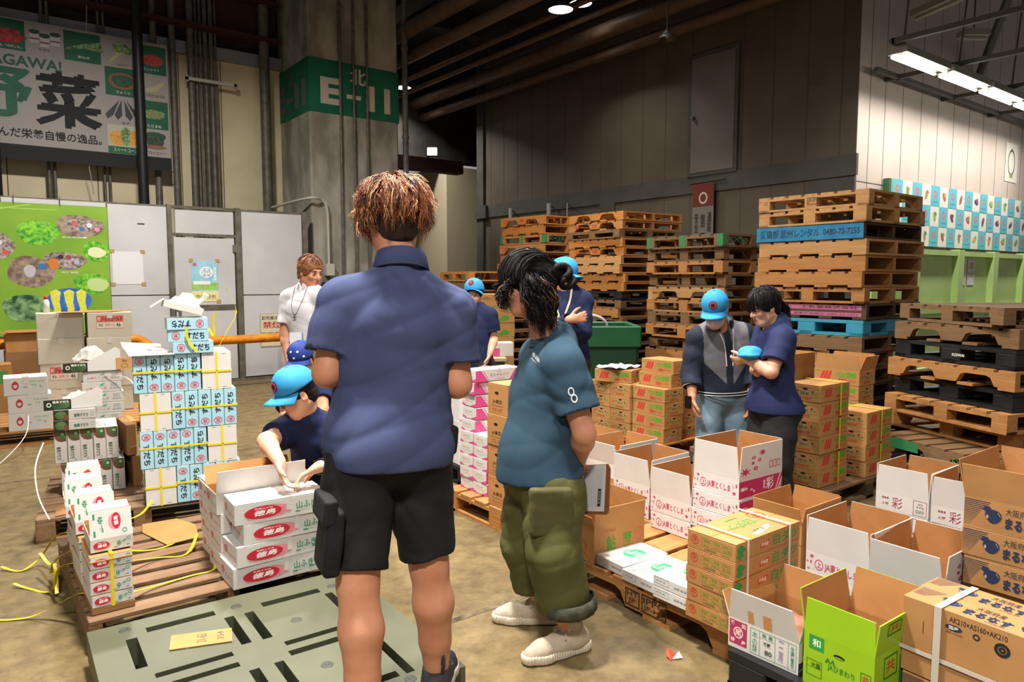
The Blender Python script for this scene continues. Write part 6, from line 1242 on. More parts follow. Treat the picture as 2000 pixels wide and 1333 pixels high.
        if ears:
            for sd in (-1, 1):
                f.ell(c+r*sd*.077*s-w*.006*s-u*.012*s, (unit(r*sd-w*.35), unit(w+r*sd*.35), u), (.010*s, .021*s, .032*s), .008)
                f.ell(c+r*sd*.086*s+w*.002*s-u*.008*s, (unit(r*sd-w*.35), unit(w+r*sd*.35), u), (.006*s, .010*s, .018*s), .006, 's')
        base = q.msh+q.up*.03*q.s-q.fw*.01
        f.chain([base, c-u*.055*s-w*.02*s], [.062*s*q.b**.5, .056*s*q.b**.5], .035)
        return f
    def hand(q, f, sd, d, n, curl=(.5, .5, .55, .6), thumb=.6, spread=.12, wr=None, hs=1.):
        """d: pointing direction, n: palm normal, sd: 'L' or 'R'"""
        s = q.s*hs*.95; w = q.J['wr'+sd] if wr is None else V3(wr); d = unit(d); n = unit(np.asarray(n, float)-d*np.dot(n, d)); x = np.cross(d, n)*(1 if sd == 'R' else -1)   # x: towards the thumb
        f.cap(w, w+d*.03*s, .026*s, .03*s, .02, 'u', (n, .72))
        for o in (-.024, 0, .022): f.cap(w+d*.03*s+x*o*.7*s, w+d*.088*s+x*o*s, .017*s, .0135*s, .012, 'u', (n, .85))
        Lf = [.9, 1.0, .95, .76]
        for i, o in enumerate((.031, .0105, -.0105, -.031)):
            p = w+d*.088*s+x*o*s; a = 0; dd = unit(d+x*(1.5-i)*spread*.35); c = curl[i]; rr = (.0098, .0092, .0082, .0072)
            for j, l in enumerate((.042, .027, .022)):
                a += c*(.75, 1., .8)[j]; v = dd*math.cos(a)+n*math.sin(a); p2 = p+v*l*Lf[i]*s; f.cap(p, p2, rr[j]*s, rr[j+1]*s, .004 if j else .008); p = p2
        p = w+d*.022*s+x*.026*s; td = unit(x*.75+d*.75+n*.25*thumb)
        for l, r1, r2 in ((.042, .0155, .012), (.032, .0118, .0105), (.026, .0105, .0085)):
            p2 = p+td*l*s; f.cap(p, p2, r1*s, r2*s, .008); p = p2; td = unit(td+n*.35*thumb-x*.25+d*.2)
        return f
    def face_parts(q, root, hs=1., look=0., brow='hair_black', lid=True, skip=()):
        c, r, w, u, s = q.hc, q.hr, q.hf, q.hu, q.s*hs; o0 = np.array(root.location)
        for sd in (-1, 1):
            if sd in skip: continue
            e = MB(); p = c+w*.0835*s+r*sd*.032*s-u*.002*s-o0
            def sph(p, rad, mat, sc=(1, 1, 1)):
                vs = []; fs = []; N = 10
                for i in range(N+1):
                    for k in range(12):
                        t, ph = PI*i/N, 2*PI*k/12; vs.append(p+r*rad*sc[0]*math.sin(t)*math.cos(ph)+u*rad*sc[2]*math.cos(t)+w*rad*sc[1]*math.sin(t)*math.sin(ph))
                for i in range(N):
                    for k in range(12): fs.append((i*12+k, i*12+(k+1) % 12, (i+1)*12+(k+1) % 12, (i+1)*12+k))
                e.add(vs, fs, mat, True)
            sph(p, .0125*s, EYEW, (1.05, .7, .58-.28*look)); sph(p+w*.0065*s-u*.0035*s*look, .0058*s, EYED, (1, .7, .9-.35*look))
            e.tube([p+w*.0078*s+r*x*.0125*s+u*(.0072-.0035*look-abs(x)*.003)*s for x in (-1, -.5, 0, .5, 1)], .0016*s, EYED, 6)
            e.build('eye', root)
            b = MB(); pb = c+w*.0925*s+r*sd*.033*s+u*.020*s-o0
            b.tube([pb+r*x*.019*s*1-w*abs(x+sd*.3)*.006*s+u*(.003-.005*x*x)*s for x in (-1, -.5, 0, .5, 1)], [.002*s, .0034*s, .0036*s, .0034*s, .002*s], M(brow, ''), 6); b.build('eyebrow', root)
    def cap_hat(q, root, mat, hs=1., brim=.075, tilt=0., yaw=0., badge=None, mesh=False):
        """baseball cap: crown, brim, button, badge"""
        c, s = q.hc, q.s*hs; r, w, u = q.hr, q.hf, q.hu
        w, u = unit(w*math.cos(tilt)-u*math.sin(tilt)), unit(u*math.cos(tilt)+w*math.sin(tilt))
        w, r = unit(w*math.cos(yaw)+r*math.sin(yaw)), unit(r*math.cos(yaw)-w*math.sin(yaw))
        c = c+u*.028*s-w*.012*s; A = (r, w, u)
        f = Field(); f.ell(c+u*.012*s, A, (.088*s, .108*s, .100*s), .01); f.ell(c+w*.035*s+u*.04*s, A, (.07*s, .06*s, .062*s), .04)
        f.plane(c+u*.004*s, -u-w*.06); f.ell(c-u*.03*s, A, (.080*s, .100*s, .098*s), .004, 's')
        V, F = f.mesh(.005); cr = mesh_obj('cap', V-np.array(root.location), F, [mat], root)
        g = MB(); n, K = 16, 5; o0 = np.array(root.location); vs = []
        for lay in (0, 1):
            for i in range(n+1):
                a = -1.25+2.5*i/n; rim = c+r*math.sin(a)*.083*s+w*math.cos(a)*.103*s+u*.004*s
                for k in range(K+1):
                    t = k/K; e = brim*s*(1-.55*(abs(a)/1.25)**2.2); p = rim-w*.012*s*(1-t)+w*e*t+r*math.sin(a)*.010*s*t-u*(.010*t+.030*t*(a/1.25)**2+.010*(a/1.25)**2)*s; vs.append(p-u*.005*s*lay-o0)
        N = (n+1)*(K+1); ix = lambda l, i, k: l*N+i*(K+1)+k; fs = []
        for i in range(n):
            for k in range(K): fs += [(ix(0, i, k), ix(0, i, k+1), ix(0, i+1, k+1), ix(0, i+1, k)), (ix(1, i, k), ix(1, i+1, k), ix(1, i+1, k+1), ix(1, i, k+1))]
            fs += [(ix(0, i, K), ix(1, i, K), ix(1, i+1, K), ix(0, i+1, K)), (ix(0, i, 0), ix(0, i+1, 0), ix(1, i+1, 0), ix(1, i, 0))]
        for k in range(K): fs += [(ix(0, 0, k), ix(1, 0, k), ix(1, 0, k+1), ix(0, 0, k+1)), (ix(0, n, k), ix(0, n, k+1), ix(1, n, k+1), ix(1, n, k))]
        g.add(vs, fs, mat, True); g.build('brim', cr)
        b = MB(); p = c+u*.112*s-np.array(root.location)
        b.tube([p, p+u*.006*s], .009*s, mat, 10); b.build('button', cr)
        if badge:
            bm_, rim, ang, up_ = badge; d = unit(w*math.cos(ang)+r*math.sin(ang)+u*up_); o0 = np.array(root.location); h = BVHTree.FromPolygons([tuple(v.co) for v in cr.data.vertices], [tuple(p_.vertices) for p_ in cr.data.polygons]).ray_cast(Vector(c+u*.012*s+d*.3-o0), Vector(-d))
            p = np.array(h[0]); d = unit(np.array(h[1])+d*.3); x = unit(np.cross(u, d)); y = np.cross(d, x); m = MB()
            def disc(rr, off, mt): m.add([p+d*off]+[p+d*(off-q_*q_*4.6)+x*q_*math.cos(t)+y*q_*math.sin(t) for q_ in (rr*.5, rr) for t in [2*PI*k/20 for k in range(20)]], [(0, 1+k, 1+(k+1) % 20) for k in range(20)]+[(1+k, 21+k, 21+(k+1) % 20, 1+(k+1) % 20) for k in range(20)], mt)
            disc(.027*s, .0022, bm_); disc(.023*s, .0032, rim); disc(.013*s, .0042, bm_)
            m.build('badge', cr)
        return cr
    def paint_face(q, hs=1., lip=True):
        """material index per surface patch: 1 on the lips"""
        c, r, w, u, s = q.hc, q.hr, q.hf, q.hu, q.s*hs
        def pick(C):
            d = C-(c+w*.094*s-u*.069*s); return ((np.abs(d@r)/(.021*s))**2+(np.abs(d@u)/(.011*s))**2+(np.abs(d@w)/(.018*s))**2 < 1).astype(int)
        return pick
def shoe(q, sd, root, mat, sole, heel=.0, top=.06, s=1., lace=None, a=None, t=None, ribs=False):
    """sneaker: upper, sole, laces"""
    a = q.J['an'+sd] if a is None else a; t = q.J['toe'+sd] if t is None else t; o0 = np.array(root.location); d = unit([t[0]-a[0], t[1]-a[1], 0]); x = np.cross(d, Z); z0 = t[2]-.03*s
    heelp = np.array([a[0], a[1], z0])-d*.05*s; L = np.linalg.norm((t-a)[:2])+.05*s
    f = Field(); h0 = .03*s
    f.chain([heelp+Z*h0*1.6, heelp+d*L*.45+Z*h0*1.45, heelp+d*L*.8+Z*h0*1.1, heelp+d*(L+.0)+Z*h0*.95], [.036*s, .042*s, .040*s, .030*s], .03)
    f.chain([heelp+d*.035*s+Z*.05*s, np.array([a[0], a[1], a[2]])+Z*(top-.05)*s], [.042*s, .047*s], .04)
    f.plane(heelp+Z*.016*s, -Z); f.plane(a+Z*(top-.05)*s+d*.0, unit(Z-d*.15)); f.cap(a-Z*.02*s, a+Z*.1*s, .036*s, .042*s, .004, 's')
    V, F = f.mesh(.005); up = mesh_obj('shoe', V-o0, F, [mat], root)
    g = Field(); g.chain([heelp+Z*.018*s, heelp+d*L*.45+Z*.018*s+x*.002, heelp+d*L*.78+Z*.018*s, heelp+d*(L+.004)+Z*.020*s], [.043*s, .044*s, .047*s, .036*s], .03)
    g.plane(heelp+Z*.034*s, Z); g.plane(heelp+Z*.0005, -Z)
    if ribs: g.noise(lambda P: .0028*(np.sin(((P-heelp)@d)*2*PI/.0125)*(np.abs((P-heelp)@x) > .02)+.0*P[:, 0])*(P[:, 2] > z0+.008))
    V, F = g.mesh(.004 if ribs else .005); mesh_obj('sole', V-o0, F, [sole], up, smooth=1 if ribs else 2)
    if lace:
        m = MB()
        for k in range(5):
            p = heelp+d*L*(.42+.075*k)+Z*(h0*1.45+.038*s-.0045*k*s)-o0; m.tube([p-x*.028*s-Z*.006, p+Z*.004*s+d*.012*(k % 2), p+x*.028*s-Z*.006], .0032*s, lace, 6)
        p = heelp+d*L*.4+Z*(h0*1.45+.042*s)-o0
        for q_ in (-1, 1): m.tube(spline([p, p+x*q_*.03*s+Z*.012*s, p+x*q_*.045*s-Z*.008*s+d*.01, p+x*q_*.02*s-d*.004, p], 4), .0026*s, lace, 6)
        m.build('laces', up)
    return up
def bvh_of(o):
    me = o.data; return BVHTree.FromPolygons([tuple(v.co) for v in me.vertices], [tuple(p.vertices) for p in me.polygons])
def decal(name, target, items, O, U, V, off=.0015, parent=None):
    """flat print laid onto a surface: O,U,V in world space, projected along the print's normal"""
    m = MB(); prints(m, O, U, V, items, 0); t = bvh_of(target); N = unit(np.cross(U, V)); wl = np.array(target.location) if not target.parent else np.array(target.parent.location)+np.array(target.location)
    if target.parent and target.parent.parent: wl = wl+np.array(target.parent.parent.location)
    out = []
    for i, v in enumerate(m.v):
        p = np.array(v)-wl; h = t.ray_cast(Vector(p+N*.12), Vector(-N), .3)
        out.append(tuple(np.array(h[0])+N*off) if h[0] is not None else tuple(p))
    m.v = out; o = m.build(name, parent or target); return o
def on_cloth(target, pts, d, off=.003):
    """points pushed along -d onto a garment (all in the person's own space)"""
    t = bvh_of(target); out = []
    for p in pts:
        h = t.ray_cast(Vector(V3(p)+d*.3), Vector(-d), .5); out.append(np.array(h[0])+d*off if h[0] is not None else V3(p))
    return out
def collar(root, c, up, fw, mat, r=.066, h=.045, ry=1.0, drop=.028, open_front=.0, name='collar'):
    """folded shirt collar round the neck"""
    rt, fw, up = frame(up, fw); o0 = np.array(root.location); m = MB(); n = 36; prof = [(r, -.02), (r*.98, h*.4), (r*.97, h), (r*1.03, h*1.06), (r*1.12, h*.75), (r*1.24, h*.75-drop-.012), (r*1.2, h*.75-drop-.016), (r*1.06, h*.35)]
    vs = []; ks = []
    a0, a1 = open_front, 2*PI-open_front
    for i in range(n+1):
        a = a0+(a1-a0)*i/n; d = fw*math.cos(a)*ry+rt*math.sin(a)
        for rr, z in prof: vs.append(c-o0+d*rr+up*(z-.012*math.cos(a)))
    k = len(prof); fs = [(i*k+j, (i+1)*k+j, (i+1)*k+j+1, i*k+j+1) for i in range(n) for j in range(k-1)]
    m.add(vs, fs, mat, True); return m.build(name, root)
def strands(root, guides, mats, r0=.0022, per=8, spread=.008, seed=1, wave=0., wfreq=40., name='hair', n3=3, weights=None):
    """hair locks: each guide is a polyline; several thin tapering strands follow it"""
    rr = np.random.RandomState(seed); m = MB(); o0 = np.array(root.location) if root else np.zeros(3)
    for g in guides:
        P = np.array([tuple(p) for p in spline([tuple(q) for q in g], 3)])-o0; L = len(P); lockmat = rr.choice(len(mats), p=weights)
        for k in range(per):
            off = rr.randn(3)*spread; ph = rr.uniform(0, 6.28, 3); t = np.linspace(0, 1, L)[:, None]; rad = r0*rr.uniform(.7, 1.2)
            Q = P+off*(.35+.65*t)*(1-.35*t)+wave*np.sin(t*wfreq*rr.uniform(.9, 1.1)+ph)*t
            mat = mats[lockmat if rr.rand() < .7 else rr.choice(len(mats), p=weights)]
            m.tube([tuple(q) for q in Q], [max(rad*(1-.85*x**1.5), .0003) for x in t[:, 0]], mat, n3, False)
    return m.build(name, root)

def top_wear(b, root, name, mat, hem, g=.020, frac=.70, rs=(.076, .080, .086), seed=1, amp=.010, fq=13, k=.045, extra=None, hemn=None, h=.0065, ri=.062, neck=.066, long=False, sides='LR', mats=None, pick=None):
    """shirt: torso and sleeves cut at their ends; hem = point of the lower edge"""
    o0 = np.array(root.location); f = Field(); b.torso(f, g, .06); J = b.J; late = []
    if extra: extra(f)
    for q in sides:
        a, e, w = J['sh'+q], J['el'+q], J['wr'+q]
        if long: d = unit(w-e); p = e+(w-e)*frac; f.sleeve([a, a+(e-a)*.5, e, e+(w-e)*.5, w+d*.02], [rs[0], rs[1], rs[2], rs[2]*.92, rs[2]*.8], p, d, k, ri)
        else: d = unit(e-a); p = a+(e-a)*frac; f.sleeve([a, a+(e-a)*.35, e+d*.02], rs, p, d, k, ri)
    if amp: f.noise(folds(seed, amp, fq, (0, 0, 1), 5))
    f.plane(hem, -Z if hemn is None else hemn)
    if neck: f.cap(b.msh+b.up*.02, b.hc-b.hu*.03, neck, neck*.96, .01, 's')
    V, F = f.mesh(h); return mesh_obj(name, V-o0, F, mats or [mat], root, pick=(lambda C: pick(C+o0)) if pick else None)
def leg_wear(b, root, name, mat, waist, ends, rs=(.118, .112, .100), seed=2, amp=.010, fq=12, g=.016, h=.0065, ri=.08, extra=None, k=.045):
    """trousers or shorts: ends = {side: point on the leg where the cloth stops}"""
    o0 = np.array(root.location); f = Field(); J = b.J; s = b.s*b.b; f.ell(b.mhip+Z*.03*s, (b.hrt, b.hfw, Z), (.168*s+g+.006, .120*s+g, .13*s), .04)
    for sd in (-1, 1): f.ell(b.mhip+b.hrt*sd*.078*s-b.hfw*.058*s-Z*.025*s, (b.hrt, b.hfw, Z), (.088*s+g, .084*s+g, .10*s), .05)
    for q in 'LR':
        hp, kn, an = J['hip'+q], J['kn'+q], J['an'+q]; e = V3(ends[q])
        if len(rs) == 3: d = unit(kn-hp); f.sleeve([hp, hp+(kn-hp)*.45, kn+d*.06], rs, hp+d*((e-hp)@d), d, k, ri)
        else: d = unit(an-kn); f.sleeve([hp, hp+(kn-hp)*.5, kn, kn+(an-kn)*.5, an+d*.03], rs, kn+d*((e-kn)@d), d, k, ri)
    if extra: extra(f)
    if amp: f.noise(folds(seed, amp, fq, (0, 0, 1), 5))
    f.plane(waist, Z); V, F = f.mesh(h); return mesh_obj(name, V-o0, F, [mat], root)
# ================================================================ the two men in front
PO = M('polo_navy', '414a6c', .85, '3a4262', scale=5, bump=.12, bscale=600, spec=.15); SHO = M('shorts_black', '161618', .75, '202023', scale=5, bump=.1, bscale=400, spec=.2)
HC = [M('hair_copper', '8e5230', .45, spec=.5), M('hair_brown', '4a2a1c', .45, spec=.5), M('hair_gold', 'd29c6a', .45, spec=.5), M('hair_darkbrown', '2c1d18', .5, spec=.4)]
def man_shorts():
    an_L, an_R = at(711, 1415, 2.15), at(853, 1312, 2.437)
    J = dict(head=at(768, 428, 2.37), shL=at(672, 598, 2.31), shR=at(878, 612, 2.39), elL=at(640, 728, 2.27), elR=at(893, 750, 2.37), wrL=at(702, 716, 2.50), wrR=at(828, 728, 2.58),
             hipL=at(706, 872, 2.29), hipR=at(808, 872, 2.37), knL=at(699, 1140, 2.19), knR=at(838, 1105, 2.36), anL=an_L, anR=an_R, toeL=an_L+heading(-12)*.17-Z*.045, toeR=an_R+heading(8)*.17-Z*.045)
    b = Body(J, heading(-28)-Z*.18, 1.01, 1.04, Z+heading(-20)*.18); o0 = np.array([(an_L[0]+an_R[0])/2, (an_L[1]+an_R[1])/2, .144])
    f = Field(); b.torso(f); [b.arm(f, q) for q in 'LR']; [b.leg(f, q, r=(.094, .061, .063, .039)) for q in 'LR']; b.head(f)
    b.hand(f, 'L', heading(25), heading(100)*.6+Z*.4, (.7, .7, .7, .7)); b.hand(f, 'R', heading(-30), heading(-100)*.6+Z*.4, (.7, .7, .7, .7))
    V, F = f.mesh(.0065); o = mesh_obj('person', V, F, [SKINT, LIP], pick=b.paint_face(), origin=o0); tag(o, 'man seen from behind in navy polo shirt and black shorts, standing on the green pallet', 'person')
    b.face_parts(o)
    # polo shirt
    sh = top_wear(b, o, 'polo_shirt', PO, at(750, 897, 2.33), rs=(.072, .080, .086), seed=3, amp=.016, fq=15, hemn=-Z+heading(-90)*.04, extra=lambda f: (f.ell(b.mhip+Z*.03, (b.hrt, b.hfw, Z), (.188, .155, .16), .06), f.ell(b.mhip-b.hfw*.06-Z*.03, (b.hrt, b.hfw, Z), (.16, .112, .12), .06)), frac=.72)
    collar(o, b.msh+b.up*.130-b.fw*.014, Z+heading(0)*.14, b.fw, PO, .075, .05, 1.02, .03, .25).parent = sh
    def ex(f):
        for q in 'LR': h, k = J['hip'+q], J['kn'+q]; f.cap(h+(k-h)*.3+b.hrt*(.012 if q == 'R' else -.03), h+(k-h)*.60+b.hrt*(.0 if q == 'R' else -.035), .08, .076, .05)
    st = leg_wear(b, o, 'shorts', SHO, at(750, 835, 2.33), {'L': at(700, 1112, 2.19), 'R': at(828, 1085, 2.36)}, (.108, .098, .084), 8, .012, 13, .012, ri=.074, extra=ex, k=.035)
    # cargo pocket with flap on the left leg
    pc = J['hipL']+(J['knL']-J['hipL'])*.62-b.hrt*.135-b.hfw*.03; A = (b.hfw, b.hrt, Z)
    f = Field(); f.box(pc-Z*.01+b.hrt*.035, A, (.065, .012, .085), .012); f.noise(folds(5, .006, 20)); V, F = f.mesh(.006); pk = mesh_obj('cargo_pocket', V-o0, F, [SHO], st)
    f = Field(); f.box(pc+Z*.085+b.hrt*.025, A, (.075, .014, .032), .006); V, F = f.mesh(.006); mesh_obj('pocket_flap', V-o0, F, [SHO], pk)
    # belt pouch on the right hip
    f = Field(); f.box(at(874, 858, 2.36), (b.hfw, b.hrt, Z), (.03, .012, .035), .012); V, F = f.mesh(.006); mesh_obj('belt_clip', V-o0, F, [SHO], st)
    SK = M('shoe_dark', '2a2b2e', .7, '34353a', scale=20); SO = M('shoe_sole', 'b5b2aa', .6)
    for q in 'LR':
        u = shoe(b, q, o, SK, SO, top=.075, lace=M('lace_grey', '8a8a88', .7)); m = MB(); a = J['an'+q]-o0-b.hfw*.052
        m.tube(spline([a+Z*.05, a+Z*.085-b.hfw*.008, a+Z*.06-b.hfw*.012, a+Z*.02], 4), .006, SK, 6); m.build('heel_tab', u)
    # hair: dark cropped nape under a loose copper crown
    c, r, w, u = b.hc, b.hr, b.hf, b.hu; A = (r, w, u)
    f = Field(); f.ell(c+u*.022-w*.016, A, (.083, .101, .098), .01); f.ell(c-u*.045-w*.045, A, (.062, .058, .055), .03); f.plane(c-u*.098, -u+w*.4); f.ell(c+w*.09-u*.05, A, (.075, .075, .085), .02, 's')
    f.noise(folds(4, .006, 60, (0, 0, 1))); V, F = f.mesh(.005); hb = mesh_obj('hair', V-o0, F, [HC[3]], o, smooth=1)
    rr = np.random.RandomState(5); G = []; cw = c+u*.03-w*.012
    for i in range(330):
        th = rr.uniform(.05, 1.75)**1.0; ph = rr.uniform(0, 2*PI); ln = rr.uniform(.08, .135) if th < 1.2 else rr.uniform(.04, .07); pts = []; R0 = np.array([.094, .108, .098]); tw = rr.uniform(-.5, .5); flare = rr.uniform(.0, .034)
        if th > 1.35 and abs(((ph+PI) % (2*PI))-PI) < .9 and math.sin(ph) > -2: ln *= .8
        dth = ln/.10/6
        for k in range(7):
            t = th+dth*k; p_ = ph+tw*.10*k; rad = R0*(1+.10*math.sin(min(t, 1.6)))+flare*k/6+.006*math.sin(k+i)
            if t > 1.85: rad = rad+.010*(t-1.85)
            pts.append(cw+r*rad[0]*math.sin(t)*math.sin(p_)+w*rad[1]*math.sin(t)*math.cos(p_)+u*rad[2]*math.cos(t))
        G.append(pts)
    strands(o, G, HC, .0024, 8, .0075, 3, .004, 9, 'hair_crown', 3, [.56, .2, .2, .04]).parent = hb
    return o
man_shorts()
TE = M('tee_teal', '31495a', .85, '2b4252', scale=5, bump=.12, bscale=500, spec=.15); OLV = M('pants_olive', '4a4a26', .8, '55542e', scale=5, bump=.15, bscale=400, spec=.2); OLV2 = M('pocket_olive', '4a4627', .8, '524e2e', scale=8)
KN = M('knit_cream', 'b3a592', .85, 'a99b88', scale=40, bump=.2, bscale=350); SOLC = M('sole_cream', 'c2b6a2', .7)
HK = [M('hair_black', ''), M('hair_blackb', '1d1715', .4, spec=.5), M('hair_streak', '6a4630', .45, spec=.5), M('hair_tip', '9a7450', .45, spec=.5)]
def man_long_hair():
    an_L, an_R = atz(1113, 1238, .08), atz(1058, 1181, .08)
    fc = heading(-98); bd = heading(-104)
    J = dict(head=at(1024, 554, 3.10), shL=at(1100, 712, 3.00), shR=at(1052, 700, 3.30), elL=at(1141, 848, 2.96), elR=at(1085, 825, 3.46), wrL=at(1128, 905, 3.12), wrR=at(1122, 905, 3.26),
             hipL=at(1074, 950, 3.03), hipR=at(1036, 942, 3.22), knL=at(1084, 1090, 2.96), knR=at(1030, 1060, 3.22), anL=an_L, anR=an_R, toeL=an_L+heading(-118)*.185-Z*.045, toeR=an_R+heading(-90)*.185-Z*.045)
    b = Body(J, fc-Z*.42, 1.02, 1.04, Z+heading(-90)*.30); o0 = np.array([1.98, 2.42, 0.])
    f = Field(); b.torso(f); [b.arm(f, q) for q in 'LR']; [b.leg(f, q) for q in 'LR']; b.head(f)
    b.hand(f, 'L', heading(95)*.3-Z*.4+heading(0)*.5, heading(-90), (.5, .6, .6, .7)); b.hand(f, 'R', heading(180)*.6-Z*.5, heading(-90), (.8, .8, .8, .8))
    V, F = f.mesh(.006); o = mesh_obj('person', V, F, [SKIN, LIP], pick=b.paint_face(), origin=o0); tag(o, 'long haired man in teal tee and rolled olive trousers holding a clipboard behind his back', 'person')
    b.face_parts(o, look=.6)
    # tee
    def ex(f):
        f.cap(b.mhip+Z*.02, b.msh-Z*.15, .146, .150, .08); f.ell(b.mhip-Z*.04, (b.hrt, b.hfw, Z), (.192, .170, .17), .08); f.ell(b.mhip+Z*.12+b.fw*.045, (b.rt, b.fw, b.up), (.15, .12, .15), .08)
    te = top_wear(b, o, 'tee_shirt', TE, at(1060, 930, 3.10), .024, .68, (.080, .090, .100), 21, .009, 11, extra=ex, hemn=-Z+heading(90)*.1, ri=.078, neck=.070)
    m = MB(); c = b.msh+b.up*.105+b.fw*.012; rt, fw, up = frame(b.up+b.fw*.25, b.fw)
    vs = [c-o0+(rt*math.sin(t)*.079+fw*math.cos(t)*.083)*(1+dr)+up*dz-up*.014*math.cos(t) for t in [2*PI*k/32 for k in range(32)] for dr, dz in ((.0, .012), (.06, .004), (.16, -.016))]
    m.add(vs, [(i*3+j, ((i+1) % 32)*3+j, ((i+1) % 32)*3+j+1, i*3+j+1) for i in range(32) for j in range(2)], TE, True); m.build('neck_band', te)
    ow = at(1018, 703, 2.95); ux = unit(_R*.8+FH*-.35-Z*.42); decal('chest_print', te, [('T', 'c9cdd0', 'NIE-GROEN', 0, .45, 1, 1, 0, .02), ('T', 'b4b9bc', 'Gartenwerk co.', .0, .0, .72, .22)], ow, ux*.062, unit(np.cross(np.cross(ux, -FH), ux))*.0+(Z*.028+_R*.004))
    ow = at(1108, 786, 2.90); decal('sleeve_print', te, [('O', 'cfd3d4', .1, .42, .68, 1, .10), ('O', 'cfd3d4', .32, 0, .92, .56, .10)], ow, _R*.045, Z*.062-_R*.004)
    # trousers
    def ex(f):
        for q in 'LR': h, k = J['hip'+q], J['kn'+q]; f.ell(h+(k-h)*.2-b.hfw*.03, (b.hrt, b.hfw, Z), (.10, .09, .14), .05)
        f.noise(folds(33, .007, 24, (0, 0, 1), 4))
    tr = leg_wear(b, o, 'trousers', OLV, at(1060, 912, 3.10), {'L': at(1113, 1188, 2.96), 'R': at(1046, 1138, 3.26)}, (.112, .116, .110, .104, .090), 31, .012, 9, .014, ri=.074, extra=ex)
    for q, (uu, vv, dd), rad in (('L', (1112, 1182, 2.96), .104), ('R', (1046, 1134, 3.26), .090)):
        p = at(uu, vv, dd)-o0; rt_, fw_, up_ = frame(Z-heading(90)*.12, bd); m = MB(); n = 30; prof = [(.92, -.02), (1.06, -.022), (1.10, .0), (1.08, .03), (1.0, .034)]
        vs = [p+(rt_*math.sin(2*PI*i/n)+fw_*math.cos(2*PI*i/n))*rad*rr_*(1+.03*math.sin(3*i))+up_*zz for i in range(n) for rr_, zz in prof]
        m.add(vs, [(i*5+j, ((i+1) % n)*5+j, ((i+1) % n)*5+j+1, i*5+j+1) for i in range(n) for j in range(4)], M('cuff_pattern', '2c2f26', .85, '4a4a3c', scale=25), True); m.build('rolled_cuff', tr)
    # big pocket on the near thigh
    pc = at(1076, 1000, 2.89); nx = unit(_R*.9+FH*.25); nn = unit(-FH+_R*.1); f = Field(); f.box(pc, (nx, nn, Z), (.072, .010, .085), .012); f.noise(folds(41, .005, 24)); V, F = f.mesh(.006); mesh_obj('thigh_pocket', V-o0, F, [OLV2], tr)
    for q in 'LR': shoe(b, q, o, KN, SOLC, top=.115 if q == 'L' else .10, s=1.08, lace=M('lace_cream', 'bcae9a', .8), ribs=True)
    # hair: swept back to a loop at the back, wavy ends hanging
    c, r, w, u = b.hc, b.hr, b.hf, b.hu; A = (r, w, u); bun = at(1106, 540, 3.13)
    f = Field(); f.ell(c+u*.025-w*.015, A, (.086, .108, .103), .01); f.ell(c-u*.05-w*.055, A, (.07, .06, .07), .03); f.cap(c-w*.06+u*.02, bun, .075, .022, .04); f.ell(c+w*.095-u*.055, A, (.062, .075, .085), .02, 's')
    f.noise(folds(6, .006, 55)); V, F = f.mesh(.005); hb = mesh_obj('hair', V-o0, F, [M('hair_scalp', '0c0a0b', .85, spec=.1)], o, smooth=1)
    m = MB()
    for ce, n1, n2, ra, rb in ((at(1097, 531, 3.10), _R, Z, .034, .016), (at(1109, 552, 3.10), unit(_R+Z*.3), Z, .028, .013), (at(1112, 540, 3.16), FH, Z, .03, .014)):
        m.tube([tuple(ce-o0+n1*math.cos(t)*ra+n2*math.sin(t)*ra*.75+FH*math.sin(2*t)*.01) for t in [2*PI*k/20 for k in range(21)]], rb, HK[0], 10)
    m.build('bun', hb)
    rr = np.random.RandomState(9); G = []
    for i in range(300):   # swept back over the skull into the loop
        a0 = rr.uniform(-1.35, 1.35); p0 = rr.uniform(-.15, 1.3); pts = []; lift = rr.uniform(-.003, .007)
        for k in range(7):
            t = k/6; p_ = p0+(2.75-p0)*t; a = a0*(1-.75*t**2); R_ = (.090+lift, .113+lift, .110+lift); pts.append(c+u*.026-w*.016+r*R_[0]*math.sin(a)+(w*R_[1]*math.cos(p_)+u*R_[2]*math.sin(p_))*math.cos(a))
        G.append(pts+[bun+rr.randn(3)*.008])
    strands(o, G, HK[:2], .0026, 6, .007, 4, .003, 7, 'hair_swept', 3, [.7, .3]).parent = hb
    G2 = []
    for i in range(128):   # hanging waves at side, back and front
        if i < 100: a = rr.uniform(1.3, 2.8)*(-1 if rr.rand() < .82 else 1); L = rr.uniform(.13, .26)
        else: a = rr.uniform(-1.0, 1.0); L = rr.uniform(.04, .095)
        side = math.sin(a); fr = math.cos(a); st = c+r*side*.086+w*(fr*.095-.012)+u*rr.uniform(-.01, .05)
        pts = [st]; ph = rr.uniform(0, 6.28); out = unit(r*side+w*fr*(1.0 if fr > 0 else .8))
        for k in range(1, 7):
            t = k/6; pts.append(st-Z*L*t+out*(.016*math.sin(t*PI)+.010*math.sin(ph+t*9)+.006)+w*(.008*math.cos(ph+t*8))-w*.03*t*(fr < .6))
        G2.append(pts)
    strands(o, G2, HK, .0026, 8, .009, 7, .010, 15, 'hair_waves', 3, [.7, .22, .05, .03]).parent = hb
    return o
man_long_hair()
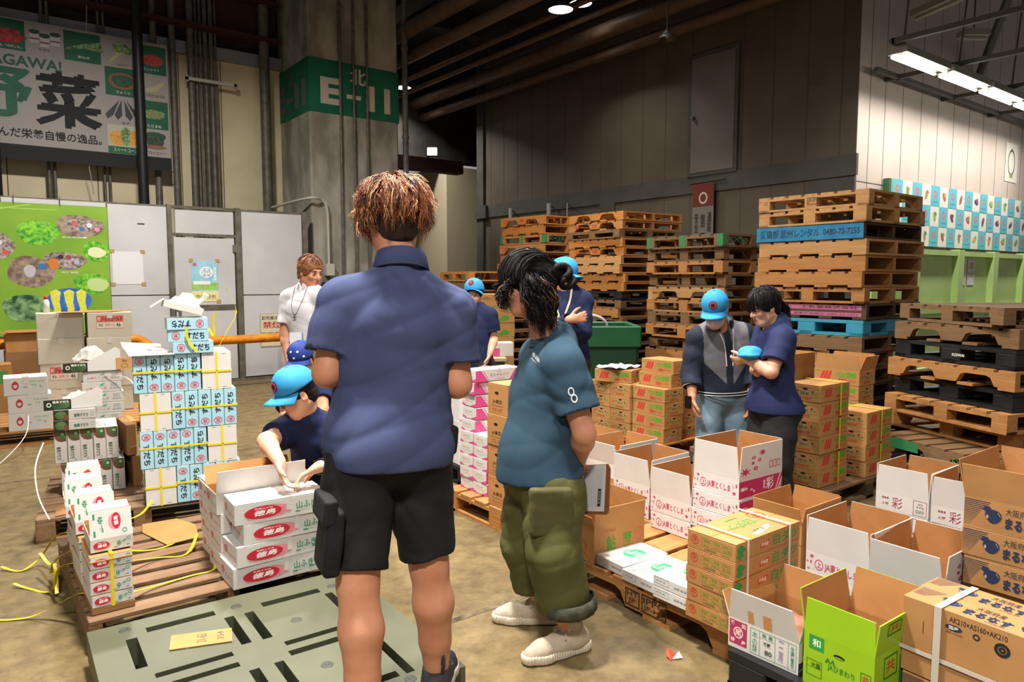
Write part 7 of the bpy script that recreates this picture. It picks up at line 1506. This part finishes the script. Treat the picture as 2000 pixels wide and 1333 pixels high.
# clipboard held behind the back
cb = MB(); a = at(1121, 1004, 3.20); U_ = at(1188, 1006, 3.02)-a; V_ = at(1127, 910, 3.20)-a; nn = unit(np.cross(U_, V_)); fr = lambda u, v: a+U_*u+V_*v
cb.slab([tuple(fr(*p)-nn*.005) for p in ((0, .0), (.94, 0), (1, .05), (.97, .9), (.9, 1), (0, 1))], tuple(nn*.005), M('clipboard_brown', '8a5a34', .5)); o = cb.build('clipboard', label='brown clipboard with a printed white form in the long haired man’s hands', cat='clipboard')
pm = MB(); pm.slab([tuple(fr(*p)+nn*.0005) for p in ((.02, .06), (.88, .06), (.86, .99), (.02, .99))], tuple(nn*.001), PAPER)
prints(pm, fr(.03, .08)+nn*.0016, U_*.83, V_*.9, [('R', 'a9acb4', .04, .95-.028*k, .94, .952-.028*k) for k in range(32)]+[('R', '9a9ea8', .04+.088*k, .06, .044+.088*k, .95) for k in range(11)]+[('R', '1d1d20', .80, .10, .90, .48), ('T', 'c9c9cc', '高知県産', .82, .14, .88, .44, -90, .0)]); pm.build('paper_form', o)
pe = MB(); p0 = at(1136, 905, 3.10); pe.tube([tuple(p0), tuple(p0+Z*.05+_R*.02)], .005, EYED, 8); pe.tube([tuple(p0+Z*.05+_R*.02), tuple(p0+Z*.07+_R*.028)], [.004, .001], CW, 8); pe.build('pen', label='black pen held by the clipboard', cat='pen')
# ================================================================ the other people
CAPB = M('cap_blue', '2f8fc4', .7, '2a86ba', scale=5, bump=.08, bscale=300); CAPN = M('cap_navy', '1f3a8a', .7, '1b327a', scale=6); BDR = M('badge_red', 'c22a44', .5); BDK = M('badge_black', '17161a', .6)
NV = M('uniform_navy', '1c2546', .8, '182040', scale=6, bump=.1, bscale=400, spec=.2); BKT = M('trousers_black', '1a1a1c', .8, '202023', scale=6); KHT = M('trousers_khaki', '8a7a5a', .8, '7f7052', scale=6); WSH = M('shirt_white', 'cfcdd0', .75, 'c6c4c8', scale=5, bump=.08, bscale=300); JN = M('jeans', '6b8292', .85, '5c7486', scale=7, bump=.15, bscale=300); GRJ = M('jacket_grey', '6a6a70', .8, '626268', scale=6); LAN = M('lanyard', 'b5a888', .7); PIPE = M('piping', 'c9c8c6', .6)
def person(J, face, label, s, bulk, hup, o0, skin, lip=LIP, h=.0075, hands={}, ears=True, look=.4, skip=(), brow='hair_black'):
    b = Body(J, face, s, bulk, hup); f = Field(); b.torso(f); [b.arm(f, q) for q in 'LR']; [b.leg(f, q) for q in 'LR']; b.head(f, ears)
    for q, a in hands.items(): b.hand(f, q, *a)
    V, F = f.mesh(h); o = mesh_obj('person', V, F, [skin, lip], pick=b.paint_face(), origin=V3(o0)); tag(o, label, 'person'); b.face_parts(o, look=look, skip=skip, brow=brow); return b, o
def short_hair(b, o, mat, hs=1., low=.09, puff=.0, n=90, mats=None, front=True):
    c, r, w, u = b.hc, b.hr, b.hf, b.hu; s = b.s*hs; A = (r, w, u); f = Field(); f.ell(c+u*(.024+puff*.3)*s-w*.014*s, A, ((.081+puff)*s, (.099+puff)*s, (.096+puff)*s), .01); f.ell(c-u*.045*s-w*.045*s, A, (.066*s, .058*s, .05*s), .03)
    f.plane(c-u*low*s, -u+w*.3); f.ell(c+w*.10*s-u*.045*s, A, (.075*s, .085*s, .083*s), .015, 's'); f.noise(folds(int(abs(c[0]*100)) % 50, .006, 60)); V, F = f.mesh(.005); hb = mesh_obj('hair', V-np.array(o.location), F, [mat], o, smooth=1)
    if n:
        rr = np.random.RandomState(n); G = []
        for i in range(n):
            a = rr.uniform(0, 6.28); t0 = rr.uniform(.0, 1.0 if n < 300 else 1.5); P = []
            for k in range(4):
                t = t0+.16*k; P.append(c+u*.026*s-w*.014*s+r*(.085+puff)*s*math.sin(t)*math.sin(a)+w*(.103+puff)*s*math.sin(t)*math.cos(a)+u*(.1+puff)*s*math.cos(t))
            if not (math.cos(a) > .5 and t0+.48 > 1.25): G.append(P)
        strands(o, G, mats or [mat], .0026, 5, .006, n, .003, 9, 'hair_top').parent = hb
    return hb
def glasses(b, o):
    c, r, w, u, s = b.hc, b.hr, b.hf, b.hu, b.s; o0 = np.array(o.location); m = MB()
    for sd in (-1, 1):
        p = c+w*.103*s+r*sd*.033*s-u*.004*s-o0; m.tube([p+r*.026*s*math.cos(t)+u*.019*s*math.sin(t) for t in [2*PI*k/16 for k in range(17)]], .0018, EYED, 6); m.tube([p+r*sd*.026*s, c+r*sd*.077*s-u*.0*s-o0], .0018, EYED, 6)
    p = c+w*.104*s-o0; m.tube([p-r*.007*s, p+r*.007*s], .0018, EYED, 6); m.build('glasses', o)
def feet(b, o, d=0, mat=None, sole=None):
    for q in 'LR': shoe(b, q, o, mat or M('shoe_black', '1b1b1d', .6), sole or M('sole_pale', '9a968c', .7), top=.07, lace=None)
def band(o, name, pts, wd, mat, target, d, th=.003):
    m = MB(); m.ribbon([tuple(p) for p in on_cloth(target, spline([tuple(V3(p)-np.array(o.location)) for p in pts], 5), d)], wd, mat, th, tuple(_R)); return m.build(name, o)
# --- man in the white shirt
d = 6.1
J = dict(head=at(606, 531, d-.06), shL=at(634, 585, d-.12), shR=at(566, 583, d+.06), elL=at(645, 645, d-.18), elR=at(557, 652, d+.02), wrL=at(628, 690, d-.3), wrR=at(568, 716, d-.12), hipL=at(624, 690, d-.05), hipR=at(585, 690, d+.05), knL=at(628, 790, d-.08), knR=at(588, 790, d+.02), anL=atz(630, 886, .085), anR=atz(590, 886, .085))
for q in 'LR': J['toe'+q] = J['an'+q]+heading(140)*.18-Z*.045
b, o = person(J, heading(125)-Z*.55, 'man in white short sleeved shirt with lanyard, looking down, by the white partition', 1.08, .98, Z+heading(118)*.2, at(608, 905, d)*[1, 1, 0], SKINT, hands={'R': (-Z+heading(90)*.2, heading(90), (.5, .6, .6, .7)), 'L': (heading(150)-Z*.2, heading(-90), (.8, .8, .8, .8))}, brow='hair_brown')
t = top_wear(b, o, 'white_shirt', WSH, at(600, 668, d), .016, .74, (.070, .074, .080), 51, .008, 13, h=.008); collar(o, b.msh+b.up*.10-b.fw*.0, b.up, b.fw, WSH, .066, .04, 1., .028, .3).parent = t
tr = leg_wear(b, o, 'trousers', KHT, at(600, 662, d), {q: J['an'+q]+Z*.02 for q in 'LR'}, (.105, .098, .085, .078, .070), 52, .008, 12, h=.009, ri=.06); feet(b, o)
m = MB(); p = at(604, 668, d)-V3(o.location); m.tube([p+(b.rt*math.cos(a)*.168+b.fw*math.sin(a)*.128) for a in [2*PI*k/24 for k in range(25)]], .017, BKT, 6); m.build('belt', tr)
short_hair(b, o, M('hair_reddish', '6a4024', .5, '8a5a34', scale=60), 1.0, .05, .006, 110, [M('hair_reddish', ''), HC[1], HC[0]])
band(o, 'lanyard', [b.msh+b.up*.11-b.rt*.07, b.msh-b.up*.02-b.rt*.055+b.fw*.115, b.msh-b.up*.13+b.fw*.150, b.msh-b.up*.02+b.rt*.06+b.fw*.115, b.msh+b.up*.11+b.rt*.07], .005, M('lanyard_grey', '6a6a70', .6), t, b.fw)
m = MB(); q0 = b.msh-b.up*.15+b.fw*.155-V3(o.location); m.tube([q0, q0+Z*.03], .006, GALV, 8); m.tube([q0-b.rt*.02, q0+b.rt*.02], .004, GALV, 6); m.build('pendant', o)
m = MB(); a = at(566, 728, d-.16); m.slab([tuple(a+v) for v in (V3(0, 0, 0), _R*.10, _R*.105+Z*.33, Z*.33+_R*.01)], tuple(FH*.006), PAPER); m.slab([tuple(a+v+_R*.1) for v in (V3(0, 0, 0), _R*.012, _R*.016+Z*.33, Z*.33+_R*.005)], tuple(FH*.007), M('folder_blue', '6f8fc4', .5)); m.build('folder', label='white folder with blue edge in the hand of the white shirt man', cat='folder')
# --- crouching person in the dark blue dotted cap
d = 5.42
J = dict(head=at(588, 703, d), shL=at(628, 752, d+.1), shR=at(560, 756, d+.05), elL=at(630, 800, d-.15), elR=at(560, 812, d-.2), wrL=at(610, 830, d-.35), wrR=at(585, 832, d-.4), hipL=at(622, 832, d+.22), hipR=at(590, 832, d+.22), knL=at(625, 815, d-.1), knR=at(580, 820, d-.1), anL=atz(625, 902, .085), anR=atz(588, 902, .085))
for q in 'LR': J['toe'+q] = J['an'+q]+heading(200)*.18-Z*.045
b, o = person(J, heading(190)-Z*.9, 'crouching person in a dark blue cap with white dots', .98, 1., Z+heading(190)*.7, at(600, 922, d)*[1, 1, 0], SKIN, h=.009, hands={'L': (heading(200)-Z, heading(180), (.8,)*4), 'R': (heading(200)-Z, heading(180), (.8,)*4)})
top_wear(b, o, 'navy_shirt', NV, b.mhip-Z*.05, .018, .7, (.07, .074, .08), 53, .008, 13, h=.009); leg_wear(b, o, 'trousers', NV, b.mhip+Z*.16, {q: J['an'+q]+Z*.03 for q in 'LR'}, (.10, .095, .085, .075, .07), 54, .008, 12, h=.01, ri=.06); short_hair(b, o, HAIRB, 1, .08, 0, 0); feet(b, o, 0)
ch = b.cap_hat(o, CAPN, 1.06, tilt=-.3); m = MB()
for a, e in ((0, .5), (.9, .45), (-.9, .45), (1.6, .8), (-1.6, .8), (.4, .95), (-.5, .95), (2.4, .6)):
    u_, w_, r_ = b.hu, b.hf, b.hr; dv = unit(w_*math.cos(a)*math.cos(e)+r_*math.sin(a)*math.cos(e)+u_*math.sin(e)); hp_ = bvh_of(ch).ray_cast(Vector(b.hc+u_*.04+dv*.3-V3(o.location)), Vector(-dv)); p = np.array(hp_[0]); x = unit(np.cross(dv, _R+FH*.3)); y = np.cross(dv, x)
    m.add([p+dv*.003]+[p+dv*.001+x*.009*math.cos(t_)+y*.009*math.sin(t_) for t_ in [2*PI*k/10 for k in range(10)]], [(0, 1+k, 1+(k+1) % 10) for k in range(10)], WB)
m.build('dots', ch)
# --- crouching man in the bright blue cap
d = 3.86
J = dict(head=at(578, 768, d-.10), shL=at(642, 838, d+.05), shR=at(562, 842, d-.02), elL=at(668, 905, d-.12), elR=at(520, 862, d-.2), wrL=at(624, 912, d-.36), wrR=at(546, 902, d-.40), hipL=at(672, 940, d+.35), hipR=at(622, 945, d+.32), knL=at(690, 960, d-.05), knR=at(650, 965, d+.1), anL=atz(692, 1062, .085), anR=atz(668, 1066, .085))
for q in 'LR': J['toe'+q] = J['an'+q]+heading(140)*.17-Z*.045
b, o = person(J, heading(-128)-Z*.75, 'crouching man in bright blue cap and glasses reaching into the white butterbur boxes', .99, .98, Z+heading(-128)*.55, at(640, 1120, d)*[1, 1, 0], SKINL, h=.006, hands={'L': (heading(-90)*.9-Z*.45+heading(180)*.3, -Z+heading(180)*.3, (.35, .45, .5, .6), .6, .12, None, 1.05), 'R': (heading(90)*.3-Z*.8+heading(180)*.4, heading(90), (.4, .5, .5, .6), .6, .12, None, 1.05)}, look=1.)
t = top_wear(b, o, 'navy_shirt', NV, b.mhip-Z*.04, .018, .62, (.070, .076, .084), 55, .009, 13, ri=.050, k=.04); collar(o, b.msh+b.up*.085-b.fw*.02, b.up, b.fw, NV, .072, .03, 1., .02, .5).parent = t
leg_wear(b, o, 'trousers', BKT, b.mhip+Z*.14, {q: J['an'+q]+Z*.03 for q in 'LR'}, (.10, .095, .085, .075, .07), 56, .008, 12, h=.009, ri=.06); feet(b, o); short_hair(b, o, HAIRB, 1., .07, 0, 0); glasses(b, o); ch = b.cap_hat(o, CAPB, 1.05, .075, -.10, badge=(BDK, BDR, -.15, .42))
m = MB(); u_, w_, r_ = b.hu, b.hf, b.hr; dv = unit(r_*1.0+w_*.0-u_*-.25); 
for sgn in (-1, 1):
    x = unit(np.cross(u_, dv)); p = b.hc+u_*.04+dv*.100-w_*.01-V3(o.location); m.add([p+dv*.006]+[p+x*.024*math.cos(t_)+np.cross(dv, x)*.024*math.sin(t_) for t_ in [2*PI*k/16 for k in range(16)]], [(0, 1+k, 1+(k+1) % 16) for k in range(16)], M('badge_green', '3f9a4a', .5)); break
m.build('side_badge', ch)
cw_ = b.msh-b.up*.10+b.fw*.135-b.rt*.02; decal('pocket_zip', t, [('R', 'b5b8be', 0, .4, 1, .75)], cw_-b.rt*.06, b.rt*.10-b.up*.012, b.up*.012)
m = MB(); p = J['wrL']-V3(o.location); dx = unit(J['wrL']-J['elL']); x = unit(np.cross(dx, Z)); y = np.cross(dx, x); m.tube([p-dx*.02+x*.034*math.cos(t_)+y*.034*math.sin(t_) for t_ in [2*PI*k/16 for k in range(17)]], .009, EYED, 8); m.build('wristwatch', o)
# --- woman in a blue cap behind the boxes
d = 6.25
J = dict(head=at(926, 575, d), shL=at(956, 618, d-.02), shR=at(900, 620, d+.02), elL=at(964, 662, d+.0), elR=at(893, 664, d), wrL=at(957, 690, d-.12), wrR=at(905, 700, d-.15), hipL=at(944, 716, d), hipR=at(908, 716, d), knL=at(940, 805, d-.03), knR=at(912, 805, d-.03), anL=atz(940, 876, .085), anR=atz(912, 876, .085))
for q in 'LR': J['toe'+q] = J['an'+q]+heading(190)*.17-Z*.045
b, o = person(J, heading(-172)-Z*.08, 'woman in bright blue cap and navy polo standing before the pallets, looking down', .94, .92, Z+heading(-165)*.1, at(926, 898, d)*[1, 1, 0], SKINL, LIPW, .008, {'L': (-Z+heading(-90)*.3, heading(-90), (.4, .5, .5, .5)), 'R': (-Z+heading(90)*.2, heading(90), (.4, .5, .5, .5))})
t = top_wear(b, o, 'navy_polo', NV, b.mhip-Z*.02, .018, .68, (.064, .070, .076), 57, .007, 13, h=.008, ri=.054); collar(o, b.msh+b.up*.09, b.up, b.fw, NV, .064, .04, 1., .028, .35).parent = t; leg_wear(b, o, 'trousers', BKT, b.mhip+Z*.1, {q: J['an'+q]+Z*.02 for q in 'LR'}, (.10, .092, .08, .07, .065), 58, .006, 12, h=.01, ri=.055); feet(b, o); hb = short_hair(b, o, HAIRB, 1., .10, .002, 0); b.cap_hat(o, CAPB, 1.05, .055, -.28, badge=(BDR, BDK, .1, .45))
m = MB(); m.tube([tuple(V3(p)-V3(o.location)) for p in spline([b.hc-b.hf*.085-b.hu*.02, b.hc-b.hf*.12-b.hu*.08, b.hc-b.hf*.10-b.hu*.16], 4)], [.02]*4+[.024]*4+[.006], HAIRB, 8); m.build('ponytail', hb)
# --- man in a blue cap with folded arms
d = 5.42
J = dict(head=at(1101, 541, d), shL=at(1138, 590, d-.02), shR=at(1072, 590, d+.05), elL=at(1138, 650, d-.08), elR=at(1072, 652, d-.05), wrL=at(1096, 640, d-.28), wrR=at(1112, 625, d-.26), hipL=at(1122, 715, d), hipR=at(1086, 715, d), knL=at(1122, 830, d), knR=at(1088, 830, d), anL=atz(1122, 926, .085), anR=atz(1088, 926, .085))
for q in 'LR': J['toe'+q] = J['an'+q]+heading(180)*.18-Z*.045
b, o = person(J, heading(135)-Z*.4, 'man in bright blue cap and navy jacket with folded arms behind the long haired man', 1., 1., Z+heading(110)*.15, at(1105, 960, d)*[1, 1, 0], SKIN, h=.008, hands={'L': (heading(-90)*.6+heading(0)*.6, heading(0), (.9,)*4), 'R': (heading(90)+Z*.2, heading(0), (.6,)*4)})
t = top_wear(b, o, 'navy_jacket', NV, b.mhip-Z*.04, .022, 1.0, (.070, .072, .066), 59, .008, 13, h=.008, ri=.045, long=True); collar(o, b.msh+b.up*.10, b.up, b.fw, NV, .066, .045, 1., .03, .3).parent = t; leg_wear(b, o, 'trousers', BKT, b.mhip+Z*.1, {q: J['an'+q]+Z*.02 for q in 'LR'}, (.105, .098, .085, .078, .070), 60, .006, 12, h=.01, ri=.06); feet(b, o); short_hair(b, o, HAIRB, 1., .07, 0, 0); b.cap_hat(o, CAPB, 1.06, .07, .0)
band(o, 'lanyard', [b.msh+b.up*.10-b.rt*.06, b.msh-b.up*.02-b.rt*.05+b.fw*.12, b.msh-b.up*.14+b.fw*.15, b.msh-b.up*.02+b.rt*.05+b.fw*.12, b.msh+b.up*.10+b.rt*.06], .014, LAN, t, b.fw)
# --- man in the grey and navy jacket
d = 5.32
J = dict(head=at(1397, 606, d-.14), shL=at(1452, 655, d+.02), shR=at(1364, 662, d-.02), elL=at(1470, 725, d+.0), elR=at(1350, 728, d-.02), wrL=at(1466, 778, d-.06), wrR=at(1352, 778, d-.12), hipL=at(1434, 780, d+.05), hipR=at(1390, 782, d+.03), knL=at(1440, 868, d), knR=at(1380, 872, d-.02), anL=atz(1448, 933, .085), anR=atz(1372, 933, .085))
for q in 'LR': J['toe'+q] = J['an'+q]+heading(-100)*.17-Z*.045
b, o = person(J, heading(-152)-Z*.75, 'man in blue cap, white mask and grey and navy jacket, looking down', 1., 1.0, Z+heading(-152)*.55, at(1412, 965, d)*[1, 1, 0], SKIN, h=.007, hands={'R': (-Z+heading(90)*.15, heading(90), (.35, .45, .5, .6)), 'L': (-Z+heading(-90)*.1, heading(-90), (.4, .5, .5, .6))}, look=1.)
ms, fu, rt_ = b.msh, b.fw, b.rt; bu = b.up
def pk(C):
    x = (C-ms)@rt_; z = (C-ms)@bu; y = (C-ms)@fu; g_ = (np.abs(x) > .022+.0*z) & (z > -.34+.9*np.abs(np.abs(x)-.03)*.9*0+np.abs(x)*.75-.0) & (np.abs(x) < .165) & (y > -.06) & (z > -.34+ (.165-np.abs(x))*0)
    lim = -.36+np.abs(x)*1.1; return ((np.abs(x) > .026) & (z > lim) & (np.abs(x) < .172) & (y > -.08)).astype(int)
t = top_wear(b, o, 'jacket', NV, at(1412, 772, d), .026, .55, (.078, .080, .074), 61, .009, 12, h=.006, ri=.05, long=True, mats=[M('jacket_navy', '1b2136', .8, '171c2e', scale=6), GRJ], pick=pk); collar(o, b.msh+b.up*.10+b.fw*.01, b.up+b.fw*.2, b.fw, M('jacket_navy', ''), .076, .05, 1.05, .045, .45).parent = t
V_ = V3(o.location)
for sx in (-1, 1): m = MB(); m.tube([tuple(p) for p in on_cloth(t, [V3(p)-V_ for p in spline([ms+bu*.06+rt_*sx*.055+fu*.10, ms-bu*.04+rt_*sx*.035+fu*.150, ms-bu*.20+rt_*sx*.024+fu*.165], 5)], fu)], .005, PIPE, 6); m.build('zip', t)
for q in 'LR':
    for k in (0, 1): e, w_ = J['el'+q], J['wr'+q]; dx = unit(w_-e); p = e+(w_-e)*(.47+.10*k)-V_; x = unit(np.cross(dx, _R)); y = np.cross(dx, x); m = MB(); m.tube([p+x*.066*math.cos(a)+y*.066*math.sin(a) for a in [2*PI*k_/18 for k_ in range(19)]], .004, PIPE, 6); m.build('cuff_stripe', t)
for k in (0, 1): p = at(1412, 768-5*k, d)-V_; m = MB(); m.tube([p+b.hrt*.182*math.cos(a)+b.hfw*.142*math.sin(a) for a in [2*PI*k_/24 for k_ in range(25)]], .0035, PIPE, 6); m.build('hem_stripe', t)
decal('chest_badge', t, [('E', BDK, 0, 0, 1, 1), ('E', BDR, .1, .1, .9, .9), ('E', BDK, .3, .3, .7, .75)], ms-bu*.17-rt_*.115+fu*.16, rt_*.075, bu*.075, .003); decal('name_tag', t, [('R', 'b5b5b8', 0, 0, 1, 1), ('T', '3a3a40', '田中 一', .15, .3, .85, .75)] if False else [('R', 'b5b5b8', 0, 0, 1, 1), ('R', '55555c', .15, .35, .8, .6)], ms-bu*.085-rt_*.12+fu*.16, rt_*.07, bu*.03, .003)
leg_wear(b, o, 'jeans', JN, at(1412, 758, d), {q: J['an'+q]+Z*.01 for q in 'LR'}, (.102, .096, .084, .078, .070), 62, .010, 14, h=.008, ri=.06); feet(b, o); short_hair(b, o, M('hair_grey', '4a4644', .5), 1., .07, 0, 0); b.cap_hat(o, CAPB, 1.07, .078, -.05, badge=(BDK, BDR, -.1, .42))
f = Field(); c, r, w, u = b.hc, b.hr, b.hf, b.hu; f.ell(c+w*.048-u*.062, (r, w, u), (.064, .062, .060), .02); f.ell(c+w*.10-u*.045, (r, w, u), (.02, .024, .03), .03); f.plane(c-u*.012+w*.05, u-w*.2); f.plane(c+w*.0, -w-u*.3); V, F = f.mesh(.005); mk = mesh_obj('face_mask', V-V_, F, [M('mask_white', 'cfcbd2', .7)], o)
for sd in (-1, 1): m = MB(); m.tube([tuple(V3(p)-V_) for p in spline([c+r*sd*.060+w*.02-u*.03, c+r*sd*.078-w*.0-u*.005, c+r*sd*.06+w*.015-u*.085], 4)], .002, WB, 5); m.build('ear_loop', mk)
m = MB(); p = at(1344, 786, d-.14); m.box(tuple(p-V3(.009, .022, .045)), tuple(p+V3(.009, .022, .045)), EYED); m.build('phone', label='small black device in the hanging hand of the man in the grey jacket', cat='phone')
# --- woman with the ponytail
d = 4.68
J = dict(head=at(1492, 598, d+.02), shL=at(1528, 664, d-.08), shR=at(1496, 652, d+.20), elL=at(1506, 727, d-.16), elR=at(1478, 722, d+.16), wrL=at(1456, 700, d+.02), wrR=at(1480, 728, d+.02), hipL=at(1526, 798, d-.02), hipR=at(1494, 792, d+.16), knL=at(1518, 905, d-.02), knR=at(1490, 900, d+.14), anL=atz(1524, 986, .085), anR=atz(1500, 973, .085))
for q in 'LR': J['toe'+q] = J['an'+q]+heading(-105)*.17-Z*.045
b, o = person(J, heading(-105)-Z*.5, 'dark haired woman with ponytail in navy polo, arms folded, smiling down', .96, .98, Z+heading(-105)*.35, at(1510, 1012, d)*[1, 1, 0], SKINL, LIPW, .0065, {'L': (heading(-90)*.3+heading(0)*.5-Z*.2, heading(0), (.5,)*4), 'R': (heading(90)+heading(180)*.3-Z*.15, heading(0)*.6, (.25, .25, .3, .35))}, look=1.)
t = top_wear(b, o, 'navy_polo', M('polo_blue', '222a54', .75, '1c244a', scale=5, bump=.1, bscale=300, spec=.25), at(1510, 806, d), .020, .72, (.070, .080, .088), 63, .009, 12, ri=.06, extra=lambda f: (f.ell(b.mhip-Z*.02, (b.hrt, b.hfw, Z), (.195, .165, .15), .06), f.ell(b.mhip-b.hfw*.05-Z*.03, (b.hrt, b.hfw, Z), (.16, .115, .12), .05))); collar(o, b.msh+b.up*.095, b.up+b.fw*.1, b.fw, M('polo_blue', ''), .066, .045, 1., .03, .35).parent = t
leg_wear(b, o, 'trousers', BKT, b.mhip+Z*.03, {q: J['an'+q]+Z*.02 for q in 'LR'}, (.102, .104, .093, .082, .075), 64, .009, 12, h=.008, ri=.06); feet(b, o); hb = short_hair(b, o, HAIRB, 1.02, .075, .006, 330, [HAIRB, HK[1]]); c, r, w, u = b.hc, b.hr, b.hf, b.hu
G = []; rr = np.random.RandomState(3); pt = c-w*.105-u*.005
for i in range(46): G.append([pt+rr.randn(3)*.006, pt-w*.03-u*.02+rr.randn(3)*.008, pt-w*.035-u*.09+rr.randn(3)*.014, pt-w*.01-u*.17+rr.randn(3)*.016])
G2 = []
for i in range(34): a = rr.uniform(-1.1, 1.1); G2.append([c+u*.12+w*.04+r*.03*math.sin(a), c+u*.075+w*.088*math.cos(a*.8)+r*.075*math.sin(a), c+u*.015+w*.10*math.cos(a*.8)+r*.086*math.sin(a), c-u*rr.uniform(-.02, .02)+w*.096*math.cos(a*.8)+r*.09*math.sin(a)]) if abs(a) > .25 or i % 2 else None
strands(o, G, [HAIRB, HK[1]], .003, 6, .006, 5, .003, 7, 'ponytail').parent = hb; strands(o, G2, [HAIRB, HK[1]], .003, 6, .006, 6, .003, 7, 'fringe').parent = hb
m = MB(); m.tube([tuple(pt-V3(o.location)+(r*math.cos(a)+u*math.sin(a))*.018) for a in [2*PI*k/12 for k in range(13)]], .005, M('hair_tie', 'b55a6a', .6), 6); m.build('hair_tie', hb)
# the blue cap she holds under her arm
f = Field(); cc = at(1466, 690, d-.02); f.ell(cc, (_R, FH, Z), (.075, .07, .045), .02); f.ell(cc-_R*.03-Z*.01+FH*-.05, (_R, FH, Z), (.07, .05, .018), .02); f.noise(folds(70, .010, 26)); V, F = f.mesh(.006); hc_ = mesh_obj('cap', V, F, [CAPB], origin=cc); tag(hc_, 'crumpled bright blue cap held in the folded arms of the ponytail woman', 'cap')
